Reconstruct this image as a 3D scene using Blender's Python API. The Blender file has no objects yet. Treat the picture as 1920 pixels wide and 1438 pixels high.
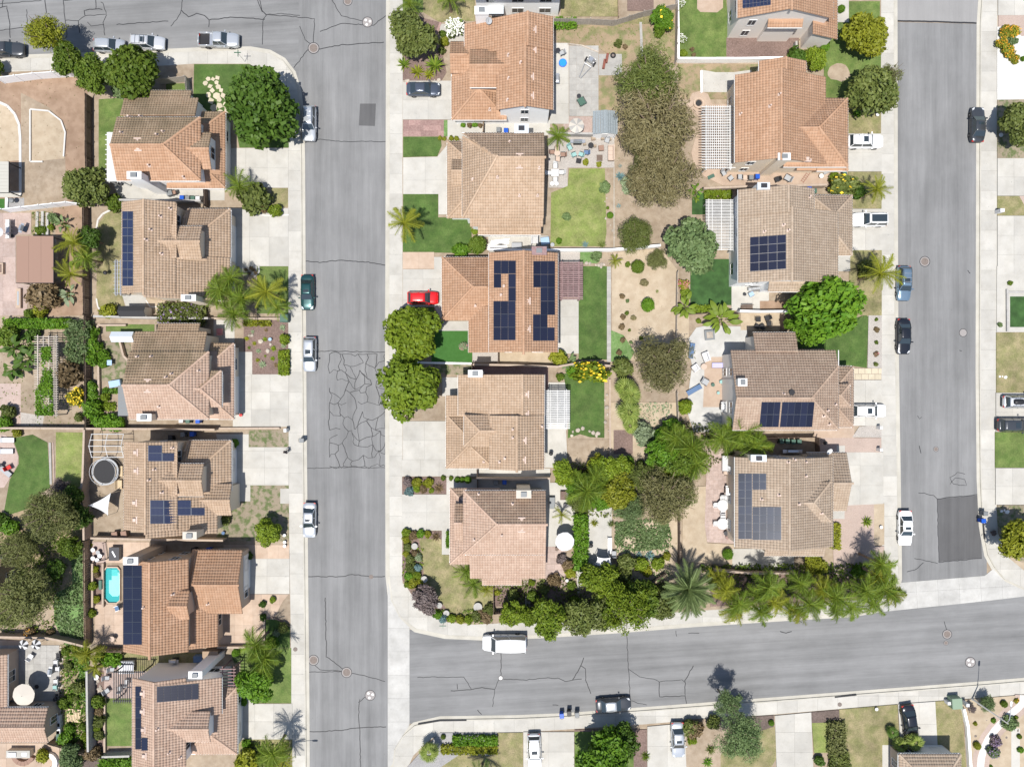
import bpy,bmesh,math,random
import numpy as np
from mathutils import Vector,Matrix
random.seed(7); RNG = np.random.default_rng(7)
sc = bpy.context.scene
COL = sc.collection
# ------- camera, sky, sun, exposure
H = 92.0
S = 0.0735
cam_d = bpy.data.cameras.new("camera"); cam = bpy.data.objects.new("camera",cam_d); COL.objects.link(cam)
cam.location = (0,0,H); cam.rotation_euler = (0,0,0)
cam_d.sensor_fit = 'HORIZONTAL'; cam_d.angle = 2*math.atan(960*S/H); cam_d.clip_end = 2000; cam_d.clip_start = 0.5
sc.camera = cam
SUN_DIR = Vector((-0.13,-0.30,1.0)).normalized()
w = bpy.data.worlds.new("World"); sc.world = w; w.use_nodes = True
nt = w.node_tree; bg = nt.nodes["Background"]
sky = nt.nodes.new("ShaderNodeTexSky"); sky.sky_type = 'NISHITA'; sky.sun_disc = False
sky.sun_elevation = math.asin(SUN_DIR.z); sky.sun_rotation = math.radians(203.4)
nt.links.new(sky.outputs[0],bg.inputs[0]); bg.inputs[1].default_value = 0.105
sd = bpy.data.lights.new("sun",'SUN'); sd.energy = 4.6; sd.angle = math.radians(0.53); sd.color = (1.0,0.962,0.905)
sun = bpy.data.objects.new("sun",sd); COL.objects.link(sun)
sun.rotation_euler = SUN_DIR.to_track_quat('Z','Y').to_euler(); sun.location = (0,0,80)
sc.view_settings.view_transform = 'Standard'; sc.view_settings.look = 'None'
sc.view_settings.exposure = 0.40; sc.view_settings.gamma = 1.0; sc.view_settings.use_curve_mapping = False
sc.render.engine = 'CYCLES'
sc.cycles.max_bounces = 6; sc.cycles.diffuse_bounces = 3; sc.cycles.transparent_max_bounces = 4
# ------- survey coordinates -> metres
SHEET = dict(a=(0,0,3.2),b=(0,360,3.2),c=(0,720,3.2),d=(0,1038,3.2),e=(700,0,3.2),f=(700,360,3.2),g=(700,720,3.2),h=(700,1038,3.2),
   i=(1250,0,3.2),j=(1250,360,3.2),k=(1250,720,3.2),l=(1250,1038,3.2),m=(1640,0,2.568),n=(1640,500,2.568),q=(1680,1238,7.19),
   r=(0,1180,5.575),s=(0,260,6.54),p=(0,0,1.0))
def P(t,x,y,z=0.0):
 ox,oy,k = SHEET[t]
 f = S*(H-z)/H
 return Vector(((x/k+ox-960)*f,-(y/k+oy-719)*f,z))
def U(t,r):
 return r/SHEET[t][2]*S
# ------- objects
ORIG = {}
def tag(o,label=None,cat=None,group=None,kind=None):
 if label: o['label'] = label
 if cat: o['category'] = cat
 if group: o['group'] = group
 if kind: o['kind'] = kind
 return o
def link(o,parent=None):
 COL.objects.link(o)
 if parent is not None: o.parent = parent
 return o
def empty(name,loc,label=None,cat=None,group=None,rz=0.0,local=False):
 o = bpy.data.objects.new(name,None); o.empty_display_size = 0.3
 o.location = loc; o.rotation_euler = (0,0,rz); COL.objects.link(o)
 ORIG[o.name] = Vector((0,0,0)) if local else Vector(loc)
 return tag(o,label,cat,group)
def mesh(name,V,F,mats,mi=None,smooth=False):
 me = bpy.data.meshes.new(name)
 if isinstance(V,np.ndarray) and isinstance(F,np.ndarray):
  n,k = F.shape
  me.vertices.add(len(V)); me.vertices.foreach_set("co",V.astype(np.float32).ravel())
  me.loops.add(n*k); me.loops.foreach_set("vertex_index",F.astype(np.int32).ravel())
  me.polygons.add(n); me.polygons.foreach_set("loop_start",np.arange(0,n*k,k,dtype=np.int32))
  me.update(calc_edges=True)
 else:
  me.from_pydata([tuple(v) for v in V],[],[tuple(f) for f in F])
 if not isinstance(mats,(list,tuple)): mats = [mats]
 for m in mats: me.materials.append(m)
 if mi is not None: me.polygons.foreach_set("material_index",np.array(mi,dtype=np.int32))
 if smooth: me.polygons.foreach_set("use_smooth",np.ones(len(me.polygons),dtype=bool))
 return me
def put(name,V,F,mats,parent=None,mi=None,smooth=False,kind=None):
 """One mesh object; V is in world metres and is moved into its parent's frame."""
 if parent is not None:
  o_ = ORIG.get(parent.name,Vector((0,0,0)))
  if isinstance(V,np.ndarray): V = V-np.array(o_)
  else: V = [Vector(v)-o_ for v in V]
 o = bpy.data.objects.new(name,mesh(name,V,F,mats,mi,smooth)); link(o,parent)
 if parent is not None: ORIG[o.name] = ORIG.get(parent.name,Vector((0,0,0)))
 else: ORIG[o.name] = Vector((0,0,0))
 if kind: o['kind'] = kind
 return o
class G:
 """A little geometry collector."""
 def __init__(s): s.v = []; s.f = []; s.m = []
 def add(s,V,F,m=0):
  b = len(s.v); s.v += [Vector(v) for v in V]; s.f += [tuple(i+b for i in f) for f in F]; s.m += [m]*len(F); return s
 def box(s,x0,y0,z0,x1,y1,z1,m=0):
  return s.add([(x0,y0,z0),(x1,y0,z0),(x1,y1,z0),(x0,y1,z0),(x0,y0,z1),(x1,y0,z1),(x1,y1,z1),(x0,y1,z1)],
     [(3,2,1,0),(4,5,6,7),(0,1,5,4),(1,2,6,5),(2,3,7,6),(3,0,4,7)],m)
 def cbox(s,cx,cy,z0,w,d,h,rz=0,m=0,taper=1.0):
  c,n = math.cos(rz),math.sin(rz); V = []
  for z,k in ((z0,1),(z0+h,taper)):
   for a,b in ((-1,-1),(1,-1),(1,1),(-1,1)):
    x,y = a*w/2*k,b*d/2*k; V.append((cx+x*c-y*n,cy+x*n+y*c,z))
  return s.add(V,[(3,2,1,0),(4,5,6,7),(0,1,5,4),(1,2,6,5),(2,3,7,6),(3,0,4,7)],m)
 def cyl(s,x,y,z0,z1,r0,r1=None,n=10,m=0,cap=True):
  r1 = r0 if r1 is None else r1
  V = [(x+r*math.cos(2*math.pi*k/n),y+r*math.sin(2*math.pi*k/n),z) for z,r in ((z0,r0),(z1,r1)) for k in range(n)]
  F = [(k,(k+1)%n,n+(k+1)%n,n+k) for k in range(n)]
  if cap: F += [tuple(range(n-1,-1,-1)),tuple(range(n,2*n))]
  return s.add(V,F,m)
 def tube(s,pts,r,n=6,m=0):
  pts = [Vector(p) for p in pts]; rr = r if isinstance(r,(list,tuple)) else [r]*len(pts); V = []; F = []
  for i,p in enumerate(pts):
   d = (pts[min(i+1,len(pts)-1)]-pts[max(i-1,0)]).normalized()
   a = d.orthogonal().normalized() if abs(d.z) > .95 else d.cross(Vector((0,0,1))).normalized()
   b = d.cross(a)
   V += [p+rr[i]*(a*math.cos(2*math.pi*k/n)+b*math.sin(2*math.pi*k/n)) for k in range(n)]
  for i in range(len(pts)-1):
   F += [(i*n+k,i*n+(k+1)%n,(i+1)*n+(k+1)%n,(i+1)*n+k) for k in range(n)]
  F += [tuple(range(n-1,-1,-1)),tuple(range((len(pts)-1)*n,len(pts)*n))]
  return s.add(V,F,m)
 def lathe(s,x,y,prof,n=12,m=0):
  V = [(x+r*math.cos(2*math.pi*k/n),y+r*math.sin(2*math.pi*k/n),z) for r,z in prof for k in range(n)]
  F = [(i*n+k,i*n+(k+1)%n,(i+1)*n+(k+1)%n,(i+1)*n+k) for i in range(len(prof)-1) for k in range(n)]
  F += [tuple(range(n-1,-1,-1)),tuple(range((len(prof)-1)*n,len(prof)*n))]
  return s.add(V,F,m)
 def prism(s,poly,z0,z1,m=0):
  n = len(poly); V = [(p[0],p[1],z0) for p in poly]+[(p[0],p[1],z1) for p in poly]
  ar = sum(poly[k][0]*poly[(k+1)%n][1]-poly[(k+1)%n][0]*poly[k][1] for k in range(n))
  F = [tuple(range(n,2*n)),tuple(range(n-1,-1,-1))]+[(k,(k+1)%n,n+(k+1)%n,n+k) for k in range(n)]
  if ar < 0: F = [tuple(reversed(f)) for f in F]
  return s.add(V,F,m)
 def put(s,name,mats,parent=None,smooth=False,kind=None):
  return put(name,s.v,s.f,mats,parent,s.m,smooth,kind)
# ------- materials
def nodes(name):
 m = bpy.data.materials.new(name); m.use_nodes = True; n = m.node_tree
 return m,n,n.nodes["Principled BSDF"]
def N(n,typ,**kw):
 x = n.nodes.new(typ)
 for k,v in kw.items():
  if k in x.inputs: x.inputs[k].default_value = v
  else: setattr(x,k,v)
 return x
def mixc(n,fac,a,b,blend='MIX'):
 x = n.nodes.new("ShaderNodeMix"); x.data_type = 'RGBA'; x.blend_type = blend
 for sock,val in ((x.inputs[0],fac),(x.inputs[6],a),(x.inputs[7],b)):
  if hasattr(val,'is_output'): n.links.new(val,sock)
  elif isinstance(val,(int,float)): sock.default_value = val
  else: sock.default_value = (*val[:3],1)
 return x.outputs[2]
def math_(n,op,a,b=0.0):
 x = n.nodes.new("ShaderNodeMath"); x.operation = op
 for sock,val in ((x.inputs[0],a),(x.inputs[1],b)):
  if hasattr(val,'is_output'): n.links.new(val,sock)
  else: sock.default_value = val
 return x.outputs[0]
def ramp(n,fac,lo,hi):
 x = n.nodes.new("ShaderNodeMapRange"); n.links.new(fac,x.inputs[0]); x.inputs[1].default_value = lo; x.inputs[2].default_value = hi
 return x.outputs[0]
def noise(n,vec,scale,detail=4,rough=.6,stretch=None):
 if stretch is not None:
  mp = n.nodes.new("ShaderNodeMapping"); n.links.new(vec,mp.inputs[0])
  mp.inputs[2].default_value = (0,0,stretch[3] if len(stretch) > 3 else 0)
  m2 = n.nodes.new("ShaderNodeMapping"); n.links.new(mp.outputs[0],m2.inputs[0]); m2.inputs[3].default_value = stretch[:3]
  vec = m2.outputs[0]
 x = n.nodes.new("ShaderNodeTexNoise"); n.links.new(vec,x.inputs['Vector'])
 x.inputs['Scale'].default_value = scale; x.inputs['Detail'].default_value = detail; x.inputs['Roughness'].default_value = rough
 return x.outputs['Fac']
def bump(n,bsdf,h,dist,strength=1.0):
 b = n.nodes.new("ShaderNodeBump"); b.inputs['Distance'].default_value = dist; b.inputs['Strength'].default_value = strength
 n.links.new(h,b.inputs['Height']); n.links.new(b.outputs[0],bsdf.inputs['Normal'])
def M(name,c1,c2=None,scale=1.5,big=0.0,bigs=.15,fine=0.0,fines=25,rough=.85,metal=0,bmp=0.0,rnd=0.0,isl=0.0,lo=.35,hi=.65,world=True,spec=.3,coat=0,stain=0):
 """Two tones mixed by noise, large mottling, fine grain, tone per object (rnd) or per loose piece (isl)."""
 m,n,b = nodes(name)
 if world: vec = N(n,"ShaderNodeNewGeometry").outputs['Position']
 else: vec = N(n,"ShaderNodeTexCoord").outputs['Object']
 col = None
 if c2 is not None: col = mixc(n,ramp(n,noise(n,vec,scale,5),lo,hi),c1,c2)
 def mul(col,fac,amt):
  v = n.nodes.new("ShaderNodeMapRange"); n.links.new(fac,v.inputs[0]); v.inputs[3].default_value = 1-amt; v.inputs[4].default_value = 1+amt
  x = n.nodes.new("ShaderNodeVectorMath"); x.operation = 'SCALE'
  if hasattr(col,'is_output'): n.links.new(col,x.inputs[0])
  else: x.inputs[0].default_value = col[:3]
  n.links.new(v.outputs[0],x.inputs['Scale']); return x.outputs[0]
 if col is None: col = c1
 if big: col = mul(col,ramp(n,noise(n,vec,bigs,4),.3,.7),big)
 if stain:
  col = mixc(n,math_(n,'MULTIPLY',ramp(n,noise(n,vec,.8,6,.7),.52,.78),stain),col,tuple(v*.66 for v in c1))
  col = mixc(n,math_(n,'MULTIPLY',ramp(n,noise(n,vec,3.2,3,.6),.66,.74),stain),col,tuple(v*.45 for v in c1))
 if fine: col = mul(col,ramp(n,noise(n,vec,fines,3),.25,.75),fine)
 if rnd: col = mul(col,N(n,"ShaderNodeObjectInfo").outputs['Random'],rnd)
 if isl: col = mul(col,N(n,"ShaderNodeNewGeometry").outputs['Random Per Island'],isl)
 if hasattr(col,'is_output'): n.links.new(col,b.inputs['Base Color'])
 else: b.inputs['Base Color'].default_value = (*col[:3],1)
 b.inputs['Roughness'].default_value = rough; b.inputs['Metallic'].default_value = metal
 b.inputs['Specular IOR Level'].default_value = spec; b.inputs['Coat Weight'].default_value = coat
 if bmp: bump(n,b,noise(n,vec,fines,4),bmp)
 return m
def leafmat(name,c1,c2,var=.35,trans=.25,scale=.7):
 m,n,b = nodes(name)
 g = N(n,"ShaderNodeNewGeometry"); oi = N(n,"ShaderNodeObjectInfo")
 tc = N(n,"ShaderNodeTexCoord").outputs['Object']
 f = math_(n,'ADD',math_(n,'MULTIPLY',g.outputs['Random Per Island'],.55),math_(n,'MULTIPLY',ramp(n,noise(n,tc,scale,3),.3,.7),.45))
 col = mixc(n,f,c1,c2)
 v = n.nodes.new("ShaderNodeMapRange"); n.links.new(oi.outputs['Random'],v.inputs[0]); v.inputs[3].default_value = .85; v.inputs[4].default_value = 1.15
 x = n.nodes.new("ShaderNodeVectorMath"); x.operation = 'SCALE'; n.links.new(col,x.inputs[0]); n.links.new(v.outputs[0],x.inputs['Scale'])
 n.links.new(x.outputs[0],b.inputs['Base Color']); b.inputs['Roughness'].default_value = .55; b.inputs['Specular IOR Level'].default_value = .25
 t = n.nodes.new("ShaderNodeBsdfTranslucent"); n.links.new(x.outputs[0],t.inputs[0])
 mx = n.nodes.new("ShaderNodeMixShader"); mx.inputs[0].default_value = trans
 n.links.new(b.outputs[0],mx.inputs[1]); n.links.new(t.outputs[0],mx.inputs[2])
 n.links.new(mx.outputs[0],n.nodes["Material Output"].inputs[0])
 return m
def asphalt(name,base,rot,amt=.16):
 m,n,b = nodes(name)
 vec = N(n,"ShaderNodeNewGeometry").outputs['Position']
 s1 = ramp(n,noise(n,vec,1.0,5,.65,(1.1,.022,1,rot)),.3,.7)
 s2 = ramp(n,noise(n,vec,1.0,4,.6,(.35,.05,1,rot)),.35,.65)
 s3 = ramp(n,noise(n,vec,.25,5),.3,.7)
 s4 = noise(n,vec,9,4,.7)
 s5 = ramp(n,noise(n,vec,1.0,3,.7,(6,.5,1,rot)),.3,.7)
 f = math_(n,'ADD',math_(n,'MULTIPLY',s1,.34),math_(n,'ADD',math_(n,'MULTIPLY',s2,.28),math_(n,'ADD',math_(n,'MULTIPLY',s3,.2),math_(n,'ADD',math_(n,'MULTIPLY',s4,.1),math_(n,'MULTIPLY',s5,.1)))))
 d = tuple(c*(1-amt*1.7) for c in base); l = tuple(c*(1+amt*1.2) for c in base)
 col = mixc(n,ramp(n,f,.2,.8),d,l)
 for sc_,lo,hi,k,q,st in ((1.0,.56,.72,.5,.72,(.22,.055,1,rot)),(2.6,.66,.76,.55,.55,None),(14,.62,.8,.35,.6,None),(11,.62,.8,.3,1.35,None)):
  col = mixc(n,math_(n,'MULTIPLY',ramp(n,noise(n,vec,sc_,5,.65,st),lo,hi),k),col,tuple(v*q for v in base))
 n.links.new(col,b.inputs['Base Color']); b.inputs['Roughness'].default_value = .9
 b.inputs['Specular IOR Level'].default_value = .2
 return m
def roofmat(name,c1,c2,stain,st=.5):
 """Clay tiles: a tone for each tile, faded patches, grey-black lichen streaks."""
 m,n,b = nodes(name)
 g = N(n,"ShaderNodeNewGeometry"); vec = g.outputs['Position']
 col = mixc(n,g.outputs['Random Per Island'],c1,c2)
 big = ramp(n,noise(n,vec,.22,5,.6),.42,.72)
 col = mixc(n,math_(n,'MULTIPLY',big,st),col,stain)
 col = mixc(n,math_(n,'MULTIPLY',ramp(n,noise(n,vec,2.2,4,.7),.55,.8),.35),col,stain)
 col = mixc(n,math_(n,'MULTIPLY',ramp(n,noise(n,vec,.5,5,.7),.52,.75),.4),col,tuple(min(.62,v*1.3+.03) for v in c2))
 col = mixc(n,math_(n,'MULTIPLY',ramp(n,noise(n,vec,7,3,.8),.58,.85),.45),col,tuple(v*.6 for v in stain))
 n.links.new(col,b.inputs['Base Color']); b.inputs['Roughness'].default_value = .85; b.inputs['Specular IOR Level'].default_value = .2
 return m
def solarmat(name,cell,line,cols,rows,lw):
 m,n,b = nodes(name)
 uv = N(n,"ShaderNodeTexCoord").outputs['UV']
 sp = n.nodes.new("ShaderNodeSeparateXYZ"); n.links.new(uv,sp.inputs[0])
 def grid(o,k):
  fr = math_(n,'FRACT',math_(n,'MULTIPLY',o,k)); return math_(n,'LESS_THAN',math_(n,'ABSOLUTE',math_(n,'SUBTRACT',fr,.5)),.5-lw)
 inside = math_(n,'MULTIPLY',grid(sp.outputs[0],cols),grid(sp.outputs[1],rows))
 oi = N(n,"ShaderNodeObjectInfo").outputs['Random']
 c = mixc(n,oi,tuple(x*.8 for x in cell),tuple(x*1.25 for x in cell))
 n.links.new(mixc(n,inside,line,c),b.inputs['Base Color']); b.inputs['Roughness'].default_value = .25
 b.inputs['Specular IOR Level'].default_value = .25
 return m
MT = {}
MT['soil'] = M('soil',(.24,.185,.13),(.31,.25,.185),1.2,.18,.12,.14,18)
MT['soil_brown'] = M('soil_brown',(.225,.15,.10),(.285,.20,.14),.8,.15,.1,.12,18)
MT['soil_pale'] = M('soil_pale',(.335,.265,.185),(.40,.33,.24),1.0,.12,.12,.12,18)
MT['bank'] = M('bank',(.27,.205,.13),(.17,.17,.075),.9,.2,.2,.2,14,lo=.45,hi=.6)
MT['lawn'] = M('lawn',(.076,.122,.026),(.123,.161,.045),.9,.26,.35,.3,7)
MT['lawn_lush'] = M('lawn_lush',(.047,.091,.017),(.073,.117,.028),.9,.26,.35,.3,7)
MT['lawn_bright'] = M('lawn_bright',(.145,.185,.045),(.20,.215,.075),.9,.26,.35,.3,7)
MT['lawn_dry'] = M('lawn_dry',(0.154,0.154,0.061),(0.244,0.206,0.113),.9,.26,.35,.3,7)
MT['lawn_patchy'] = M('lawn_patchy',(0.234,0.194,0.139),(0.094,0.119,0.044),1.4,.15,.25,.2,16,lo=.46,hi=.6)
MT['turf'] = M('turf',(0.032,0.104,0.016),(0.041,0.122,0.023),3,.05,.25,.12,30)
MT['turf_dark'] = M('turf_dark',(.025,.061,.015),(.041,.097,.025),1,.15,.25,.12,30)
MT['groundcover'] = M('groundcover',(0.091,0.176,0.046),(0.150,0.227,0.085),2.5,.2,.3,.4,9)
MT['mulch'] = M('mulch',(.125,.085,.07),(.20,.14,.12),5,.15,.3,.25,20)
MT['mulch_dark'] = M('mulch_dark',(.085,.065,.055),(.14,.105,.09),5,.15,.3,.25,20)
MT['gravel'] = M('gravel',(.29,.265,.24),(.40,.37,.335),9,.1,.3,.25,14)
MT['gravel_grey'] = M('gravel_grey',(.23,.225,.22),(.31,.30,.295),9,.1,.3,.25,14)
MT['gravel_white'] = M('gravel_white',(.50,.49,.465),(.57,.56,.535),9,.06,.3,.12,14)
MT['gravel_pink'] = M('gravel_pink',(.33,.255,.215),(.39,.31,.265),9,.08,.3,.14,14)
MT['concrete'] = M('concrete',(.38,.363,.325),(.43,.415,.378),.8,.10,.35,.08,22,rnd=.085,stain=.38)
MT['concrete_grey'] = M('concrete_grey',(.36,.352,.33),(.42,.412,.39),.6,.12,.35,.08,22,rnd=.06,stain=.35)
MT['joint'] = M('joint',(.24,.235,.215),rough=.95)
MT['kerb'] = M('kerb',(.375,.355,.305),(.42,.40,.35),.6,.1,.2,.08,22,rnd=.04)
MT['kerb_white'] = M('kerb_white',(.52,.50,.47),rough=.9,fine=.08)
MT['paver'] = M('paver',(.375,.28,.21),(.425,.33,.255),1.2,.1,.2,.08,20,rnd=.10)
MT['paver_pink'] = M('paver_pink',(.33,.25,.215),(.38,.30,.265),3,.1,.2,.12,12,rnd=.1)
MT['paver_red'] = M('paver_red',(.245,.15,.135),(.32,.215,.19),4,.08,.2,.12,14,rnd=.2)
MT['paver_grey'] = M('paver_grey',(.30,.29,.27),(.35,.34,.315),2,.1,.2,.08,14,rnd=.08)
MT['paver_gap'] = M('paver_gap',(.27,.21,.17),rough=.95)
MT['flag'] = M('flag',(.44,.385,.28),(.50,.44,.33),2,.05,.3,.08,20,rnd=.08)
MT['rock'] = M('rock',(.33,.28,.23),(.42,.37,.31),3,.1,.5,.2,15,rnd=.2)
MT['tar'] = M('tar',(.028,.028,.03),rough=.6)
MT['road'] = asphalt('road',(.190,.190,.189),0.0,.16)
MT['road_b'] = asphalt('road_b',(.190,.190,.189),math.pi/2-.06,.17)
MT['road_light'] = asphalt('road_light',(.25,.245,.24),0.0,.07)
MT['road_patch'] = asphalt('road_patch',(.098,.097,.098),0.0,.13)
MT['stucco_cream'] = M('stucco_cream',(.70,.60,.47),fine=.04,big=.04)
MT['stucco_tan'] = M('stucco_tan',(.45,.36,.285),fine=.04,big=.04)
MT['stucco_white'] = M('stucco_white',(.86,.85,.83),fine=.03,big=.03)
MT['stucco_grey'] = M('stucco_grey',(.70,.65,.59),fine=.03,big=.04)
MT['white_paint'] = M('white_paint',(.68,.67,.65),rough=.5,fine=.02)
MT['trim_brown'] = M('trim_brown',(.17,.115,.09),rough=.6)
MT['glass'] = M('glass',(.03,.04,.05),rough=.06,spec=.8)
MT['glass_car'] = M('glass_car',(.025,.035,.04),rough=.04,spec=.9,coat=.5)
MT['white_plastic'] = M('white_plastic',(.58,.58,.575),rough=.4)
MT['black_plastic'] = M('black_plastic',(.022,.022,.024),rough=.45)
MT['grey_plastic'] = M('grey_plastic',(.17,.18,.185),rough=.5)
MT['green_plastic'] = M('green_plastic',(.06,.12,.09),rough=.5)
MT['blue_plastic'] = M('blue_plastic',(.012,.08,.42),rough=.4)
MT['red_plastic'] = M('red_plastic',(.45,.03,.025),rough=.4)
MT['steel'] = M('steel',(.55,.56,.57),rough=.35,metal=.8)
MT['dark_metal'] = M('dark_metal',(.045,.045,.05),rough=.45,metal=.4)
MT['iron_rust'] = M('iron_rust',(.15,.125,.11),(.20,.165,.145),6,rough=.8)
MT['wood'] = M('wood',(.30,.22,.15),(.38,.29,.21),3,fine=.15,fines=12,rnd=.16)
MT['wood_grey'] = M('wood_grey',(.34,.30,.26),(.42,.38,.33),3,fine=.15,fines=12,rnd=.14)
MT['wood_dark'] = M('wood_dark',(.115,.082,.065),(.16,.12,.095),3,fine=.15,fines=12,rnd=.16)
MT['wood_maroon'] = M('wood_maroon',(.20,.125,.125),(.26,.18,.175),3,fine=.15,fines=12,rnd=.14)
MT['wood_pale'] = M('wood_pale',(.56,.43,.27),(.62,.50,.33),3,rnd=.1)
MT['white_worn'] = M('white_worn',(.50,.50,.485),(.58,.575,.56),2,fine=.08,fines=8,rnd=.08)
MT['vinyl_white'] = M('vinyl_white',(.80,.80,.80),rough=.45)
MT['block_tan'] = M('block_tan',(.34,.265,.205),(.39,.315,.25),2,fine=.1,fines=10)
MT['block_grey'] = M('block_grey',(.32,.305,.285),(.37,.36,.34),2,fine=.1,fines=10)
MT['bark'] = M('bark',(.17,.12,.085),(.25,.19,.14),5,fine=.25,fines=9,world=False,bmp=.03)
MT['canvas_white'] = M('canvas_white',(.54,.54,.545),rough=.8)
MT['canvas_beige'] = M('canvas_beige',(.48,.44,.38),rough=.85)
MT['canvas_brown'] = M('canvas_brown',(.26,.165,.125),rough=.85,fine=.04)
MT['canvas_black'] = M('canvas_black',(.03,.03,.032),rough=.8)
MT['canvas_grey'] = M('canvas_grey',(.33,.34,.35),rough=.8)
MT['cushion_blue'] = M('cushion_blue',(.10,.16,.27),rough=.85)
MT['cushion_lilac'] = M('cushion_lilac',(.42,.40,.62),rough=.85)
MT['cushion_teal'] = M('cushion_teal',(.24,.40,.38),rough=.85)
MT['cushion_tan'] = M('cushion_tan',(.47,.37,.30),rough=.85)
MT['metal_roof'] = M('metal_roof',(.56,.60,.63),rough=.4,metal=.2)
MT['roof_beige'] = M('roof_beige',(.40,.385,.34),rough=.8,fine=.04)
MT['shingle'] = M('shingle',(.19,.22,.235),(.24,.27,.285),6,fine=.2,fines=10)
MT['tile_orange'] = roofmat('tile_orange',(.368,.216,.132),(.425,.268,.175),(.297,.187,.120),0.45)
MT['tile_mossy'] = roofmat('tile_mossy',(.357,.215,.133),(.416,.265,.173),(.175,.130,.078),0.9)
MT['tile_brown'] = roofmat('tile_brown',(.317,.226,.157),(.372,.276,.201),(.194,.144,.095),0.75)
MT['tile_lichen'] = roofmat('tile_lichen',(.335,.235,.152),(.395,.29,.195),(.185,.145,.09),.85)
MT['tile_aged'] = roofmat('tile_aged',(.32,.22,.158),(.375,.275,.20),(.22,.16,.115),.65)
MT['tile_pink'] = roofmat('tile_pink',(.388,.268,.201),(.448,.328,.253),(.321,.226,.164),0.4)
MT['tile_tan'] = roofmat('tile_tan',(.375,.266,.181),(.434,.323,.232),(.289,.207,.140),0.5)
MT['tile_grey'] = roofmat('tile_grey',(.334,.256,.188),(.391,.312,.237),(.299,.226,.167),0.4)
MT['tile_taupe'] = roofmat('tile_taupe',(.328,.235,.174),(.388,.294,.223),(.284,.202,.149),0.4)
MT['solar_blue'] = solarmat('solar_blue',(.012,.018,.05),(.06,.075,.115),6,10,.05)
MT['solar_black'] = solarmat('solar_black',(.012,.015,.032),(.028,.032,.05),6,10,.03)
MT['solar_pale'] = solarmat('solar_pale',(.015,.022,.042),(.05,.06,.085),6,1,.05)
MT['solar_frame'] = M('solar_frame',(.15,.17,.20),rough=.5,metal=.2)
MT['solar_frame_dark'] = M('solar_frame_dark',(.06,.07,.09),rough=.45,metal=.2)
MT['water'] = M('water',(.06,.46,.47),(.10,.56,.56),1.2,rough=.04,spec=.6)
MT['pool_shell'] = M('pool_shell',(.62,.82,.80),(.70,.86,.85),1.0,rough=.5)
MT['flower_white'] = M('flower_white',(.80,.79,.74),rough=.7)
MT['flower_yellow'] = M('flower_yellow',(.70,.50,.03),rough=.7,isl=.25)
MT['flower_orange'] = M('flower_orange',(.62,.28,.02),rough=.7,isl=.3)
MT['flower_pink'] = M('flower_pink',(.60,.16,.25),rough=.7,isl=.25)
MT['flower_purple'] = M('flower_purple',(.20,.14,.25),rough=.7,isl=.25)
LF = dict(
 dark=leafmat('leaf_dark',(.038,.087,.010),(.094,.160,.022)),
 mid=leafmat('leaf_mid',(.064,.122,.012),(.151,.204,.024)),
 lime=leafmat('leaf_lime',(.105,.177,.014),(.227,.285,.021)),
 vivid=leafmat('leaf_vivid',(.063,.164,.013),(.157,.275,.019)),
 yellow=leafmat('leaf_yellow',(.148,.176,.015),(.298,.304,.024)),
 olive=leafmat('leaf_olive',(.099,.115,.036),(.204,.215,.073)),
 tan=leafmat('leaf_tan',(.175,.15,.068),(.285,.25,.122)),
 moss=leafmat('leaf_moss',(.080,.112,.026),(.175,.201,.050)),
 grey=leafmat('leaf_grey',(.092,.152,.053),(.191,.256,.103)),
 pale=leafmat('leaf_pale',(.194,.249,.132),(.304,.365,.221)),
 blue=leafmat('leaf_blue',(.115,.203,.203),(.200,.300,.300)),
 rust=leafmat('leaf_rust',(.135,.097,.048),(.243,.176,.094)),
 umber=leafmat('leaf_umber',(.125,.122,.045),(.225,.212,.09)),
 sun=leafmat('leaf_sun',(.082,.141,.013),(.178,.232,.018)),
 fan=leafmat('leaf_fan',(.132,.199,.034),(.275,.322,.071)),
 palm=leafmat('leaf_palm',(.074,.149,.013),(.231,.279,.034)),
 gold=leafmat('leaf_gold',(.137,.170,.015),(.321,.323,.030)),
 date=leafmat('leaf_date',(.065,.106,.030),(.207,.261,.097)),
 plum=leafmat('leaf_plum',(.146,.109,.109),(.247,.206,.188)))
# ------- ground sheets
ZI = [0]
def zn(): ZI[0] += 1; return .150+ZI[0]*.0006
def patch(name,t,pts,mat,z=None,z0=0.0):
 z = zn() if z is None else z
 poly = [P(t,x,y) for x,y in pts]
 g = G(); g.prism([(p.x,p.y) for p in poly],z0,z); o = g.put(name,MT[mat]); o['kind'] = 'structure'
 return o
def blob(cx,cy,rx,ry,n=18,j=.08,seed=1):
 r = random.Random(seed)
 return [(cx+rx*math.cos(2*math.pi*k/n)*(1+r.uniform(-j,j)),cy+ry*math.sin(2*math.pi*k/n)*(1+r.uniform(-j,j))) for k in range(n)]
def rect(x0,y0,x1,y1): return [(x0,y0),(x1,y0),(x1,y1),(x0,y1)]
def clip(poly,cell):
 """Sutherland-Hodgman: poly clipped by a convex counter-clockwise cell (2-D tuples)."""
 out = list(poly)
 for i in range(len(cell)):
  (ax,ay),(bx,by) = cell[i],cell[(i+1)%len(cell)]
  inp,out = out,[]
  sd = lambda p: (bx-ax)*(p[1]-ay)-(by-ay)*(p[0]-ax)
  for j in range(len(inp)):
   p,q = inp[j],inp[(j+1)%len(inp)]; a,b = sd(p),sd(q)
   if a >= 0: out.append(p)
   if (a >= 0) != (b >= 0):
    k = a/(a-b); out.append((p[0]+(q[0]-p[0])*k,p[1]+(q[1]-p[1])*k))
  if not out: return []
 return out
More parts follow.
